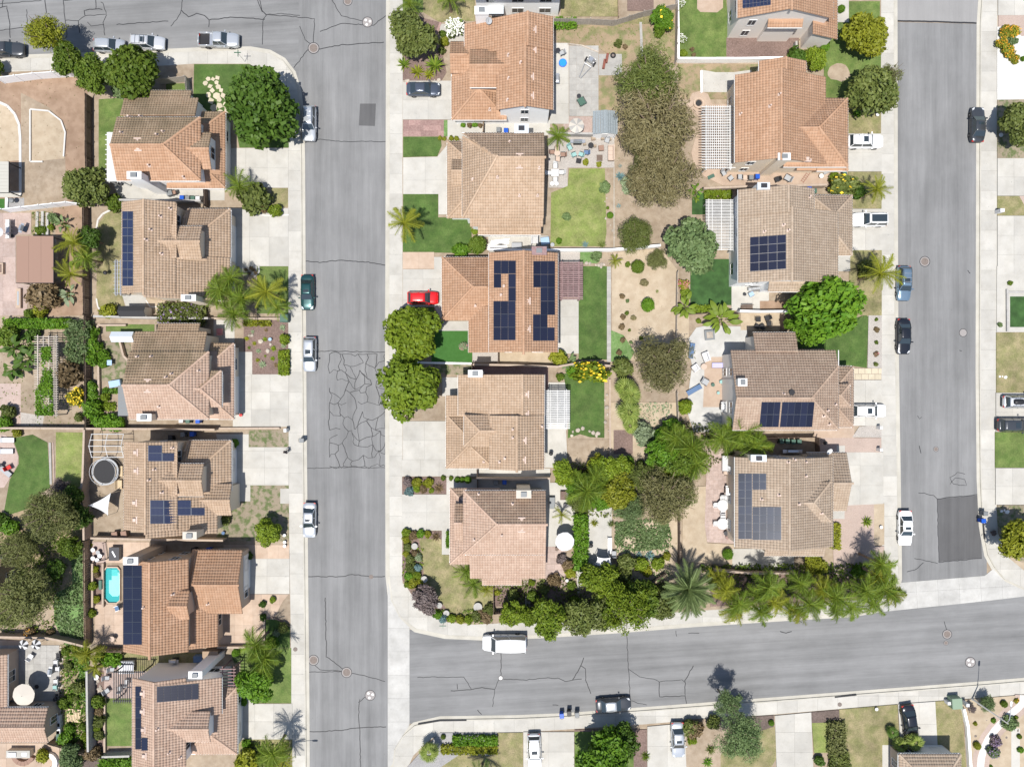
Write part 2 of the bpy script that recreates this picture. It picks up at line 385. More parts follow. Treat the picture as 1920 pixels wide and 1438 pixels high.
def area(p): return .5*sum(p[k][0]*p[(k+1)%len(p)][1]-p[(k+1)%len(p)][0]*p[k][1] for k in range(len(p)))
def slabs(name,t,pts,du,dv,mat='concrete',gap=.022,ang=0.0,piece='concrete_slab',base='joint',top=None,stag=False,jit=0.0):
 """A poured or paved surface: a joint-coloured bed with every slab a piece of its own."""
 z = zn() if top is None else top
 poly = [tuple(P(t,x,y)[:2]) for x,y in pts]
 g = G(); g.prism(poly,0,z); root = g.put(name,MT[base]); root['kind'] = 'structure'
 c,s = math.cos(ang),math.sin(ang)
 uv = [(x*c+y*s,-x*s+y*c) for x,y in poly]
 u0,v0 = min(p[0] for p in uv),min(p[1] for p in uv); u1,v1 = max(p[0] for p in uv),max(p[1] for p in uv)
 nu,nv = max(1,round((u1-u0)/du)),max(1,round((v1-v0)/dv)); du,dv = (u1-u0)/nu,(v1-v0)/nv
 for j in range(nv):
  sh = du/2 if (stag and j % 2) else 0
  for i in range(nu+(1 if sh else 0)):
   a,b = u0+i*du-sh,v0+j*dv
   cell = [(a+gap/2,b+gap/2),(a+du-gap/2,b+gap/2),(a+du-gap/2,b+dv-gap/2),(a+gap/2,b+dv-gap/2)]
   pc = clip(uv,cell)
   if len(pc) < 3 or abs(area(pc)) < .02: continue
   w_ = [(u*c-v*s,u*s+v*c) for u,v in pc]
   q = G(); q.prism(w_,z-.02,z+.016+random.uniform(-jit,jit)); q.put(piece,MT[mat],root)
 return root
def ribbon(pts,wd):
 """A flat strip along 2-D points as quads."""
 V = []; F = []
 for i,p in enumerate(pts):
  a = pts[max(i-1,0)]; b = pts[min(i+1,len(pts)-1)]
  d = Vector((b[0]-a[0],b[1]-a[1])); d = d.normalized() if d.length else Vector((1,0))
  nx,ny = -d.y*wd/2,d.x*wd/2; V += [(p[0]+nx,p[1]+ny),(p[0]-nx,p[1]-ny)]
 for i in range(len(pts)-1): F.append((2*i+1,2*i+3,2*i+2,2*i))
 return V,F
def smooth_line(pts,step=.35,jit=.05,seed=0):
 r = random.Random(seed); out = []
 for i in range(len(pts)-1):
  a,b = Vector(pts[i]),Vector(pts[i+1]); n = max(1,int((b-a).length/step))
  for k in range(n):
   q = a.lerp(b,k/n); out.append((q.x+(r.uniform(-jit,jit) if k or i else 0),q.y+(r.uniform(-jit,jit) if k or i else 0)))
 out.append(tuple(pts[-1])); return out
NCR = [0]
def crack(road,t,pts,wd=.09,jit=.06,z=.026,mat='tar'):
 NCR[0] += 1
 pl = smooth_line([tuple(P(t,x,y)[:2]) for x,y in pts],.4,jit,NCR[0])
 V,F = ribbon(pl,wd*(.95+.55*((NCR[0]*37) % 10)/10)); zz = z+.0001*(NCR[0] % 30)
 return put('crack_seal',[(x,y,zz) for x,y in V],F,MT[mat],road)
def curb(name,t,pts,wd=.16,h=.155,mat='kerb'):
 """A raised kerb along a line, cut into lengths."""
 pl = [P(t,x,y) for x,y in pts]; root = empty(name,pl[0]); root['kind'] = 'structure'
 for i in range(len(pl)-1):
  a,b = pl[i],pl[i+1]; n = max(1,round((b-a).length/3.0))
  for k in range(n):
   p,q = a.lerp(b,k/n),a.lerp(b,(k+1)/n); d = (q-p).normalized(); nn = Vector((-d.y,d.x,0))*wd/2
   p = p+d*.006; q = q-d*.006
   g = G(); g.prism([(p-nn)[:2],(q-nn)[:2],(q+nn)[:2],(p+nn)[:2]],0,h+.0007*(k % 3)); g.put('kerb_stone',MT[mat],root)
 return root
# ------- houses
def wrect(t,x0,y0,x1,y1,z):
 a,b = P(t,x0,y0,z),P(t,x1,y1,z)
 return min(a.x,b.x),min(a.y,b.y),max(a.x,b.x),max(a.y,b.y)
class Mass:
 """One roof volume: planes as z = a x + b y + c over a rectangle of the ground (X east, Y north)."""
 def __init__(s,k,spec,prev=()):
  t,x0,y0,x1,y1,z,kind = spec[:7]; o = spec[7] if len(spec) > 7 else {}
  pit = o.get('p',.36); z += .011*k; s.kind = kind; s.walls = o.get('walls',True); s.z = z; s.opt = o
  s.lip = o.get('lip',.45)
  X0,Y0,X1,Y1 = wrect(t,x0,y0,x1,y1,z)
  s.ext = dict(W=False,E=False,N=False,S=False); s.zr = z; s.lines = []; s.polys = []; s.planes = []
  if kind[0] == 's':
   d = kind[1]
   if 'j' in o: X0 = prev[o['j']].ridge_x; pit = (prev[o['j']].zr-.004-z)/(X1-X0)
   if d == 'E': pl = (-pit,0,z+pit*X1); s.ext['E'] = True
   if d == 'W': pl = (pit,0,z-pit*X0); s.ext['W'] = True
   if d == 'N': pl = (0,-pit,z+pit*Y1); s.ext['N'] = True
   if d == 'S': pl = (0,pit,z-pit*Y0); s.ext['S'] = True
   s.planes = [pl]; s.polys = [[(X0,Y0),(X1,Y0),(X1,Y1),(X0,Y1)]]
  else:
   ax = kind[0]; e0,e1 = kind[1],kind[2]
   if ax == 'x':
    yr = P(t,0,o['r'],z).y if 'r' in o else (Y0+Y1)/2
    zr = z+pit*(yr-Y0); s.zr = zr
    for _ in range(5): Y1 = P(t,0,y0,zr-pit*(Y1-yr)).y
    sl,nl = (0,pit,z-pit*Y0),(0,-pit,zr+pit*yr)
    run = (zr-z)/pit; ra = X0+(o.get('rw',run) if e0 == 'h' else 0); rb = X1-(o.get('re',run) if e1 == 'h' else 0)
    if rb < ra: ra = rb = (ra+rb)/2
    zn_ = zr-pit*(Y1-yr)
    yh = min(Y1,yr+(yr-Y0)); Np = [(X1,Y1),(X0,Y1)]
    if e0 == 'h' and yh < Y1-.01: Np.append((X0,yh))
    Np += [(ra,yr),(rb,yr)]
    if e1 == 'h' and yh < Y1-.01: Np.append((X1,yh))
    s.planes += [sl,nl]; s.polys += [[(X0,Y0),(X1,Y0),(rb,yr),(ra,yr)],Np]
    s.lines.append(((ra,yr),(rb,yr)))
    for e,X,r_ in ((e0,X0,ra),(e1,X1,rb)):
     if e == 'h':
      sg = 1 if X == X0 else -1; q = (zr-z)/abs(r_-X) if r_ != X else pit
      s.planes.append((sg*q,0,z-sg*q*X)); s.polys.append([(X,yh),(X,Y0),(r_,yr)] if sg > 0 else [(X,Y0),(X,yh),(r_,yr)])
      s.lines += [((X,Y0),(r_,yr)),((X,yh),(r_,yr))]
    s.ext['S'] = s.ext['N'] = True; s.ext['W'] = e0 == 'h'; s.ext['E'] = e1 == 'h'
   else:
    xr = P(t,o['r'],0,z).x if 'r' in o else (X0+X1)/2
    zr = z+pit*(X1-xr); s.zr = zr
    for _ in range(5): X0 = P(t,x0,0,zr-pit*(xr-X0)).x
    el,wl = (-pit,0,z+pit*X1),(pit,0,zr-pit*xr)
    run = (zr-z)/pit; ra = Y1-(o.get('rn',run) if e0 == 'h' else 0); rb = Y0+(o.get('rs',run) if e1 == 'h' else 0)
    if ra < rb: ra = rb = (ra+rb)/2
    xh = max(X0,xr-(X1-xr)); Wp = [(X0,Y1),(X0,Y0)]
    if e1 == 'h' and xh > X0+.01: Wp.append((xh,Y0))
    Wp += [(xr,rb),(xr,ra)]
    if e0 == 'h' and xh > X0+.01: Wp.append((xh,Y1))
    s.planes += [el,wl]; s.polys += [[(X1,Y0),(X1,Y1),(xr,ra),(xr,rb)],Wp]
    s.lines.append(((xr,ra),(xr,rb)))
    for e,Y,r_ in ((e0,Y1,ra),(e1,Y0,rb)):
     if e == 'h':
      sg = 1 if Y == Y0 else -1; q = (zr-z)/abs(r_-Y) if r_ != Y else pit
      s.planes.append((0,sg*q,z-sg*q*Y)); s.polys.append([(xh,Y),(X1,Y),(xr,r_)] if sg > 0 else [(X1,Y),(xh,Y),(xr,r_)])
      s.lines += [((xh,Y),(xr,r_)),((X1,Y),(xr,r_))]
    s.ext['E'] = s.ext['W'] = True; s.ext['N'] = e0 == 'h'; s.ext['S'] = e1 == 'h'
  s.R = (X0,Y0,X1,Y1)
  a,b = s.lip,s.lip
  s.WR = (X0+(a if s.ext['W'] else .25)+.003*k,Y0+(a if s.ext['S'] else .25)+.003*k,X1-(a if s.ext['E'] else .25)-.003*k,Y1-(a if s.ext['N'] else .25)-.003*k)
  s.ridge_x = s.lines[0][0][0] if s.lines else None; s.ridge_y = s.lines[0][0][1] if s.lines else None
 def h(s,x,y): return min(a*x+b*y+c for a,b,c in s.planes)
 def inside(s,x,y,m=0): return s.R[0]-m <= x <= s.R[2]+m and s.R[1]-m <= y <= s.R[3]+m
 def harr(s,x,y):
  z = np.min([a*x+b*y+c for a,b,c in s.planes],axis=0)
  return np.where((x > s.R[0]) & (x < s.R[2]) & (y > s.R[1]) & (y < s.R[3]),z,-99)
class House: pass
def tiles_on(poly,pl,others,tw=.345,tl=.375):
 """Barrel tiles in courses over one roof plane; returns vertices (n,12,3)."""
 a,b,c = pl; gr = math.hypot(a,b)
 if gr < 1e-6: return None
 up = np.array([a/gr,b/gr]); al = np.array([-up[1],up[0]]); cs = 1/math.sqrt(1+gr*gr)
 pts = np.array(poly); u = pts@al; v = pts@up/cs
 u0,u1,v0,v1 = u.min(),u.max(),v.min(),v.max()
 nu = max(1,round((u1-u0)/tw)); tw = (u1-u0)/nu; nv = max(1,round((v1-v0)/tl)); tl = (v1-v0)/nv
 uu,vv = np.meshgrid(u0+(np.arange(nu)+.5)*tw,v0+(np.arange(nv)+.5)*tl); uu = uu.ravel(); vv = vv.ravel()
 ins = np.ones(len(uu),bool); q = np.stack([u,v],1); ar = sum(q[k,0]*q[(k+1)%len(q),1]-q[(k+1)%len(q),0]*q[k,1] for k in range(len(q)))
 if ar < 0: q = q[::-1]
 for k in range(len(q)):
  p,r = q[k],q[(k+1)%len(q)]; ins &= (r[0]-p[0])*(vv-p[1])-(r[1]-p[1])*(uu-p[0]) > -1e-6
 uu,vv = uu[ins],vv[ins]
 X = uu[:,None]*al+(vv*cs)[:,None]*up; Z = X@np.array([a,b])+c
 keep = np.ones(len(uu),bool)
 for o in others: keep &= ~(Z < o.harr(X[:,0],X[:,1])-.22)
 uu,vv = uu[keep],vv[keep]
 if not len(uu): return None
 n = len(uu); ou = np.array([-.5,-.24,.24,.5])*tw; oh = np.array([.0,.068,.068,.0])
 jit = RNG.uniform(-.008,.008,n); V = np.zeros((n,12,3)); nz = np.array([-a,-b,1])*cs
 for row,(dv,lift) in enumerate(((-.5*tl-.02,.026),(.5*tl,.0),(-.5*tl-.02,-.02))):
  for k in range(4):
   U_,V_ = uu+ou[k],vv+dv
   xy = U_[:,None]*al+(V_*cs)[:,None]*up; z = xy@np.array([a,b])+c
   hh = lift+(oh[k] if row < 2 else 0)+jit
   V[:,row*4+k] = np.concatenate([xy,z[:,None]],1)+hh[:,None]*nz
 return V
TF = np.array([(0,1,5,4),(1,2,6,5),(2,3,7,6),(8,9,1,0),(9,10,2,1),(10,11,3,2)])
def house(label,masses,wall,tile,garage=(),chimneys=(),vents=(),pipes=(),solar=(),trim='white_paint',windows=True,cap=None,sky=(),north=None):
 h = House(); ms = []
 for k,m in enumerate(masses): ms.append(Mass(k,m,ms)); h.ms = ms
 x0 = min(m.R[0] for m in ms); x1 = max(m.R[2] for m in ms); y0 = min(m.R[1] for m in ms); y1 = max(m.R[3] for m in ms)
 root = empty('house',((x0+x1)/2,(y0+y1)/2,0.1),label,'house','tile roofed houses'); h.root = root
 def top(x,y):
  q = [m.h(x,y) for m in ms if m.inside(x,y)] or [m.h(x,y) for m in ms if m.inside(x,y,.9)]
  return max(q,default=None)
 h.top = top
 def drop(t,x,y,lift=0.0,guess=5.0):
  z = guess
  for _ in range(8):
   p = P(t,x,y,z); q = top(p.x,p.y); z = guess if q is None else q+lift
  return P(t,x,y,z)
 h.drop = drop
 for k,m in enumerate(ms):
  if m.walls:
   a,b,c,d = m.WR; g = G(); zt = lambda x,y: m.h(x,y)-.13
   for side,p,q in (('S',(a,b),(c,b)),('E',(c,b),(c,d)),('N',(c,d),(a,d)),('W',(a,d),(a,b))):
    poly = [(*p,.1),(*q,.1),(*q,zt(*q))]
    if side in 'NS' and m.kind[0] == 'y' and m.ridge_x is not None and a < m.ridge_x < c: poly.append((m.ridge_x,p[1],zt(m.ridge_x,p[1])))
    if side in 'EW' and m.kind[0] == 'x' and m.ridge_y is not None and b < m.ridge_y < d: poly.append((p[0],m.ridge_y,zt(p[0],m.ridge_y)))
    poly.append((*p,zt(*p))); g.add(poly,[tuple(range(len(poly)))])
   g.put('wall',MT[wall],root)
   if windows:
    for side,p,q in (('S',(a,b),(c,b)),('E',(c,b),(c,d)),('N',(c,d),(a,d)),('W',(a,d),(a,b))):
     L = math.hypot(q[0]-p[0],q[1]-p[1]); n = int(L/3.4)
     if n < 1: continue
     ux,uy = (q[0]-p[0])/L,(q[1]-p[1])/L; nx,ny = uy,-ux
     for st in (1.55,4.15):
      for i in range(n):
       f = (i+.5)/n*L; x,y = p[0]+ux*f,p[1]+uy*f
       if st+.75 > m.h(x,y)-.3: continue
       if any(o is not m and o.WR[0]-.8 < x < o.WR[2]+.8 and o.WR[1]-.8 < y < o.WR[3]+.8 and st-.7 < o.h(x,y) for o in ms): continue
       rz = math.atan2(uy,ux); wg,hg = (1.5,1.1) if (i+k) % 3 else (.95,1.25)
       fr = G()
       for dx,dz,ww,hh in ((0,hg/2,wg+.12,.07),(0,-hg/2-.07,wg+.12,.07),(-wg/2-.025,-hg/2,.07,hg),(wg/2+.025,-hg/2,.07,hg),(0,-hg/2,.05,hg)):
        fr.cbox(x+ux*dx+nx*.02,y+uy*dx+ny*.02,st+dz,ww,.10,hh,rz)
       fo = fr.put('window',MT['white_paint'],root)
       gl = G(); gl.cbox(x+nx*.012,y+ny*.012,st-hg/2,wg-.01,.03,hg,rz); gl.put('pane',MT['glass'],fo)
  V = []; idx = {}; F = []
  def vi(x,y,z):
   key = (round(x,3),round(y,3),round(z,3))
   if key not in idx: idx[key] = len(V); V.append((x,y,z))
   return idx[key]
  edges = {}
  for poly,pl in zip(m.polys,m.planes):
   zz = [pl[0]*x+pl[1]*y+pl[2] for x,y in poly]
   up_ = [vi(x,y,z+.01) for (x,y),z in zip(poly,zz)]; dn = [vi(x,y,z-.12) for (x,y),z in zip(poly,zz)]
   up_ = [v for i,v in enumerate(up_) if v != up_[i-1]]; dn = [v for i,v in enumerate(dn) if v != dn[i-1]]
   if len(up_) < 3: continue
   F.append(tuple(up_)); F.append(tuple(reversed(dn)))
   for i in range(len(up_)): edges[(up_[i],up_[(i+1)%len(up_)])] = (dn[i],dn[(i+1)%len(up_)])
  for (a_,b_),(c_,d_) in edges.items():
   if (b_,a_) not in edges: F.append((b_,a_,c_,d_))
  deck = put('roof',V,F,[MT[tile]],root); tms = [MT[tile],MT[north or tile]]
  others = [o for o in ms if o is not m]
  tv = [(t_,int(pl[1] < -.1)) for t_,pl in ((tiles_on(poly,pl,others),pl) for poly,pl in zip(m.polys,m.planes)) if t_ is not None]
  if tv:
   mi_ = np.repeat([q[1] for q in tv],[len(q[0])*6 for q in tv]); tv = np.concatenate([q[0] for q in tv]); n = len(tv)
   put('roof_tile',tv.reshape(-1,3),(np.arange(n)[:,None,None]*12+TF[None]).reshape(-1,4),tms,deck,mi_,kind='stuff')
  g = G()
  for (ax,ay),(bx,by) in m.lines:
   L = math.hypot(bx-ax,by-ay)
   if L < .3: continue
   n = max(1,round(L/.42)); ux,uy = (bx-ax)/L,(by-ay)/L; za,zb = m.h(ax,ay),m.h(bx,by)
   for i in range(n):
    r = []
    for f,lf in ((i/n,.0),((i+1)/n+.03,.035)):
     x,y,z = ax+(bx-ax)*f,ay+(by-ay)*f,za+(zb-za)*f+lf
     if any(o.inside(x,y) and o.h(x,y) > z+.3 for o in others): r = None; break
     for du,dz in ((-.17,.0),(-.10,.12),(.10,.12),(.17,.0)): r.append((x-uy*du,y+ux*du,z+dz+.03))
    if r: g.add(r,[(0,4,5,1),(1,5,6,2),(2,6,7,3),(0,1,2,3),(7,6,5,4)])
  if g.f: g.put('ridge_cap',MT[tile],deck,kind='stuff')
  a,b,c,d = m.R; f = G()
  for side,p,q in (('S',(a,b),(c,b)),('E',(c,b),(c,d)),('N',(c,d),(a,d)),('W',(a,d),(a,b))):
   if not m.ext[side]: continue
   ex,ey = (p[0]+q[0])/2,(p[1]+q[1])/2
   if any(o.inside(ex,ey) and o.h(ex,ey) > m.h(ex,ey)-.7 for o in others): continue
   L = math.hypot(q[0]-p[0],q[1]-p[1]); ux,uy = (q[0]-p[0])/L,(q[1]-p[1])/L; nx,ny = uy,-ux
   z = m.h((p[0]+q[0])/2*.999,(p[1]+q[1])/2*.999)
   g = G(); g.cbox((p[0]+q[0])/2+nx*.045,(p[1]+q[1])/2+ny*.045,z-.17,L-.02,.08,.15,math.atan2(uy,ux)); g.put('gutter',MT[trim],deck)
 for mi,side,c_,wd in garage:
  m = ms[mi]; a,b,cc,d = m.WR; y = (b+d)/2 if c_ is None else b+(d-b)*c_; x = (a+cc)/2 if c_ is None else a+(cc-a)*c_
  px,py,rz = {'E': (cc+.02,y,math.pi/2),'W': (a-.02,y,math.pi/2),'S': (x,b-.02,0),'N': (x,d+.02,0)}[side]
  g = G(); g.cbox(px,py,.1,wd+.2,.06,2.25,rz); dr = g.put('garage_door',MT['white_paint'],root)
  for r in range(4):
   g = G(); g.cbox(px,py,.14+r*.53,wd,.10,.5,rz); g.put('door_panel',MT['white_paint'],dr)
 for t,cx0,cy0,cx1,cy1,z in chimneys:
  X0,Y0,X1,Y1 = wrect(t,cx0,cy0,cx1,cy1,z); g = G(); g.box(X0+.08,Y0+.08,.1,X1-.08,Y1-.08,z-.14)
  ch = g.put('chimney',MT[wall],root); g = G(); mx,my = (X0+X1)/2,(Y0+Y1)/2
  g.prism([(X0,Y0),(X1,Y0),(X1,Y1),(X0,Y1)],z-.139,z); g.put('chimney_cap',MT[cap or 'white_paint'],ch)
  g = G(); g.cbox(mx,my,z,min(.6,(X1-X0)*.4),min(.5,(Y1-Y0)*.5),.16); g.put('flue',MT['steel'],ch)
  g = G(); g.cbox(mx,my,z+.19,min(.75,(X1-X0)*.5),min(.62,(Y1-Y0)*.62),.03); g.put('flue_cover',MT['dark_metal' if cap == 'metal_roof' else 'grey_plastic'],ch)
 for t,x,y,ax in vents:
  p = drop(t,x,y,.05); up = -1 if ax < 0 else 1
  g = G();
  if abs(ax) == 1: g.cbox(p.x,p.y,p.z-.05,.95,.16,.14); g.cbox(p.x,p.y-up*.32,p.z-.12,.55,.55,.24,0,0,.7)
  else: g.cbox(p.x,p.y,p.z-.05,.16,.95,.14); g.cbox(p.x-up*.32,p.y,p.z-.12,.55,.55,.24,0,0,.7)
  g.put('roof_vent',MT['vent_pale'],root)
 for t,x,y in pipes:
  p = drop(t,x,y); g = G(); g.cbox(p.x,p.y,p.z-.02,.42,.42,.10,0,0,.8); g.cyl(p.x,p.y,p.z,p.z+.45,.07,.07,8); g.cyl(p.x,p.y,p.z+.45,p.z+.52,.12,.12,8)
  g.put('vent_pipe',MT['vent_pale'],root)
 for t,x,y,r in sky:
  p = drop(t,x,y); g = G(); g.cyl(p.x,p.y,p.z-.1,p.z+.22,r,r*.9,12); g.put('roof_fan',MT['black_plastic'],root)
 def face(p,x,y):
  return max(((m.h(x,y),m) for m in ms if m.inside(x,y)),key=lambda q: q[0])[1]
 for t,quad,cm,fm,lift in solar:
  cs = [drop(t,x,y,lift) for x,y in quad]; nrm = (cs[1]-cs[0]).cross(cs[3]-cs[0]).normalized()
  if nrm.z < 0: cs = [cs[0],cs[3],cs[2],cs[1]]; nrm = -nrm
  ctr = sum(cs,Vector())/4; inn = [c.lerp(ctr,.035)+nrm*.004 for c in cs]
  V = [c+nrm*.0 for c in cs]+inn+[c-nrm*.05 for c in cs]
  F = [(4,5,6,7),(0,1,5,4),(1,2,6,5),(2,3,7,6),(3,0,4,7),(1,0,8,9),(2,1,9,10),(3,2,10,11),(0,3,11,8)]
  o = put('solar_panel',V,F,[MT[cm],MT[fm]],root,[0]+[1]*8)
  uvl = o.data.uv_layers.new(name='UVMap')
  for li,uvc in zip(o.data.polygons[0].loop_indices,((0,0),(1,0),(1,1),(0,1))): uvl.data[li].uv = uvc
 return h
def grid(t,x0,y0,x1,y1,nx,ny,cm='solar_black',fm='solar_frame_dark',gap=1.2,lift=.14,skew=0.0,sy=0.0):
 out = []
 for j in range(ny):
  for i in range(nx):
   a,b = x0+(x1-x0)*i/nx+gap/2,x0+(x1-x0)*(i+1)/nx-gap/2; c,d = y0+(y1-y0)*j/ny+gap/2,y0+(y1-y0)*(j+1)/ny-gap/2
   k = lambda x,y: (x+skew*(y-y0),y+sy*(x-x0))
   out.append((t,[k(a,c),k(b,c),k(b,d),k(a,d)],cm,fm,lift))
 return out
MT['vent_pale'] = M('vent_pale',(.50,.39,.33),rough=.8,rnd=.1)
# ------- plants
def quads(C,A,B):
 """Leaf cards from centres and half-axes, slightly folded into two triangles' planes by the caller's axes."""
 n = len(C); V = np.stack([C-A-B,C+A-B,C+A+B,C-A+B],1).reshape(-1,3)
 return V,np.arange(4*n).reshape(n,4)
def unit(v): return v/np.maximum(np.linalg.norm(v,axis=-1,keepdims=True),1e-9)
def crown(seed,n,leaf,lobes,spread=.62,flat=.8,rlo=.30,rhi=.5,jag=.10,inner=.25,point=.6):
 """Leaves of a unit crown (radius 1, z from 0): many leaf clumps over a dome of lobes with ragged gaps."""
 r = np.random.default_rng(seed)
 d = unit(r.normal(size=(lobes,3))); d[:,2] = np.abs(d[:,2])*.9-.12
 cen = d*spread*r.uniform(.55,1.08,(lobes,1)); cen[:,2] = cen[:,2]*flat+.62*flat
 rad = r.uniform(rlo,rhi,lobes)
 cen = np.vstack([cen,[[0,0,.6*flat]]]); rad = np.append(rad,.55)
 k = r.choice(len(rad),n,p=rad**2/np.sum(rad**2)); dd = unit(r.normal(size=(n,3)))
 ra = np.where(r.random(n) < inner,r.random(n)**.5,1+r.normal(size=n)*jag)
 C = cen[k]+dd*(rad[k]*ra)[:,None]; C[:,2] = np.maximum(C[:,2],.02)
 nr = unit(dd+r.normal(size=(n,3))*.75+np.array([0,0,.35]))
 A = unit(np.cross(nr,r.normal(size=(n,3)))); B = np.cross(nr,A)
 s = leaf*r.uniform(.6,1.35,(n,1)); V,F = quads(C,A*s,B*s*point)
 m = r.random(n) < 1
 return V,F
def twigs(n,seed,flat):
 r = np.random.default_rng(seed); g = G()
 for i in range(n):
  a = r.uniform(0,6.283); e = r.uniform(.25,.9); L = r.uniform(.7,.98)
  g.tube([(0,0,.05),(L*.5*math.cos(a),L*.5*math.sin(a),.3+.35*e*flat),(L*math.cos(a+.1),L*math.sin(a+.1),.35+.75*e*flat)],[.03,.018,.006],4)
 return g
PROTO = {}
def proto(key,fn):
 if key not in PROTO: PROTO[key] = fn()
 return PROTO[key]
KIND = dict(
 dense=(44,9000,.056,.72,.85,.17,.36,.09,.16,.6),
 ball=(60,5200,.050,.30,.95,.52,.60,.035,.1,.6),
 loose=(34,6800,.060,.78,.75,.13,.32,.17,.3,.5),
 airy=(46,6500,.042,.80,.70,.12,.28,.20,.35,.35),
 feathery=(60,11000,.040,.78,.62,.14,.30,.14,.3,.22),
 shrub=(20,1700,.110,.66,.75,.25,.42,.12,.25,.55),
 bloom=(16,1500,.105,.64,.65,.25,.42,.12,.25,.55))
def crown_mesh(kind,var):
 lo,n,lf,sp,fl,a,b,jg,inn,pt = KIND[kind]
 def mk():
  V,F = crown(hash((kind,var)) % 9973 if False else (len(kind)*131+var*17+ord(kind[0])*7),n,lf,lo,sp,fl,a,b,jg,inn,pt)
  return V,F
 return proto(('crown',kind,var),mk)
def mesh_of(key,V,F,mat):
 return proto(('me',key,mat.name),lambda: mesh(key[0] if isinstance(key,tuple) else key,V,F,mat))
def trunk_mesh(seed):
 def mk():
  r = np.random.default_rng(seed); g = G(); g.tube([(0,0,0),(.02,.01,.35),(.03,-.02,.75)],[.075,.06,.05],8)
  for i in range(6):
   a = i*1.047+r.uniform(-.3,.3); g.tube([(.03,-.02,.62),(.3*math.cos(a),.3*math.sin(a),.95),(.62*math.cos(a),.62*math.sin(a),1.25)],[.045,.03,.012],5)
  return mesh('trunk',g.v,g.f,MT['bark'])
 return proto(('trunk',seed),mk)
NT = [0]
def tree(t,x,y,r,leaf,label,kind='loose',ht=None,squash=(1,1),twig=False,cat='tree',name='tree',group=None,flower=None):
 """A trunk with limbs under a ragged crown; (x, y) is where the crown's middle shows."""
 NT[0] += 1; R = U(t,r)*1.08; small = kind in ('shrub','bloom','ball') and ht is None
 trunk_h = (0.12*R if small else max(.7,R*.35)) if ht is None else ht
 fl = KIND[kind][4]; zc = trunk_h+.55*R*fl
 p = P(t,x,y,zc); k = (H-zc)/H; R *= k
 root = empty(name,(p.x,p.y,.12),label,cat,group)
 V,F = crown_mesh(kind,NT[0] % 3)
 o = link(bpy.data.objects.new('foliage' if small else 'crown',mesh_of(('crown',kind,NT[0] % 3),V,F,LF[leaf])),root)
 o.location = (0,0,trunk_h); o.scale = (R*squash[0],R*squash[1],R); o.rotation_euler = (0,0,random.uniform(0,6.28) if squash == (1,1) else 0)
 if flower:
  fm,cnt = flower
  def mk():
   rr = np.random.default_rng(5); Vf = V.reshape(-1,4,3); c = Vf.mean(1); hi = np.argsort(-(c[:,2]+.25*np.linalg.norm(c[:,:2],axis=1)))[:int(len(c)*.55)]
   ii = rr.choice(hi,min(cnt,len(hi)),replace=False); C = c[ii]*1.035+np.array([0,0,.02]); n = len(C)
   nr = unit(rr.normal(size=(n,3))*.5+np.array([0,0,1])); A = unit(np.cross(nr,rr.normal(size=(n,3)))); B = np.cross(nr,A); s = rr.uniform(.04,.085,(n,1))
   return mesh('blossom',*quads(C,A*s,B*s),MT[fm])
  b = link(bpy.data.objects.new('blossom',proto(('bl',kind,NT[0] % 3,fm,cnt),mk)),root); b.location = o.location; b.scale = o.scale; b.rotation_euler = o.rotation_euler
 if twig or not small:
  tr = link(bpy.data.objects.new('trunk',trunk_mesh(NT[0] % 4)),root); tr.scale = (R*.8,R*.8,(trunk_h+.3*R)/.75); tr.rotation_euler = (0,0,NT[0]*1.3)
 if twig:
  g = proto(('tw',NT[0] % 2),lambda: mesh('branch',*(lambda q: (q.v,q.f))(twigs(13,NT[0],fl)),MT['branch_pale']))
  b = link(bpy.data.objects.new('branch',g),root); b.location = (0,0,trunk_h*.9); b.scale = (R*1.0,R*1.0,R*1.12)
 return root
MT['branch_pale'] = M('branch_pale',(.25,.20,.13),rough=.9)
def shrub(t,x,y,r,leaf,label,kind='shrub',**k):
 k.setdefault('cat','shrub'); k.setdefault('name','shrub'); return tree(t,x,y,r,leaf,label,kind,**k)
def frond(L,droop,rise,nl,ll,lw,seed,hang=.5):
 """One feather frond along +x: rachis plus leaflets both sides (vertices, quads)."""
 r = np.random.default_rng(seed); s = (np.arange(nl)+.5)/nl
 X = L*s*(1-.12*s*droop); Z = L*(rise*s-(rise+droop)*s**2.1*.62)
 prof = np.sin(np.pi*np.clip(s*.93+.06,0,1))**.55; V = [];
 for sg in (-1,1):
  a = np.stack([X,np.zeros(nl),Z],1); ln = ll*prof*r.uniform(.6,1.2,nl)
  tip = a+np.stack([ln*(.45+.25*s),sg*ln*.80,-ln*hang*r.uniform(-.35,1.3,nl)],1)
  wv = np.stack([np.full(nl,lw),np.zeros(nl),np.full(nl,lw*.25)],1)
  V.append(np.stack([a-wv,a+wv,tip+wv*.25,tip-wv*.25],1))
 st = np.linspace(0,1,7); cx = L*st*(1-.12*st*droop); cz = L*(rise*st-(rise+droop)*st**2.1*.62)+.015; wd = L*.014*(1-.8*st)+.008
 R_ = [np.array([(cx[i],-wd[i],cz[i]),(cx[i+1],-wd[i+1],cz[i+1]),(cx[i+1],wd[i+1],cz[i+1]),(cx[i],wd[i],cz[i])]) for i in range(6)]
 V = np.concatenate(V+[np.array(R_)]); return V.reshape(-1,3),np.arange(len(V)*4).reshape(-1,4)
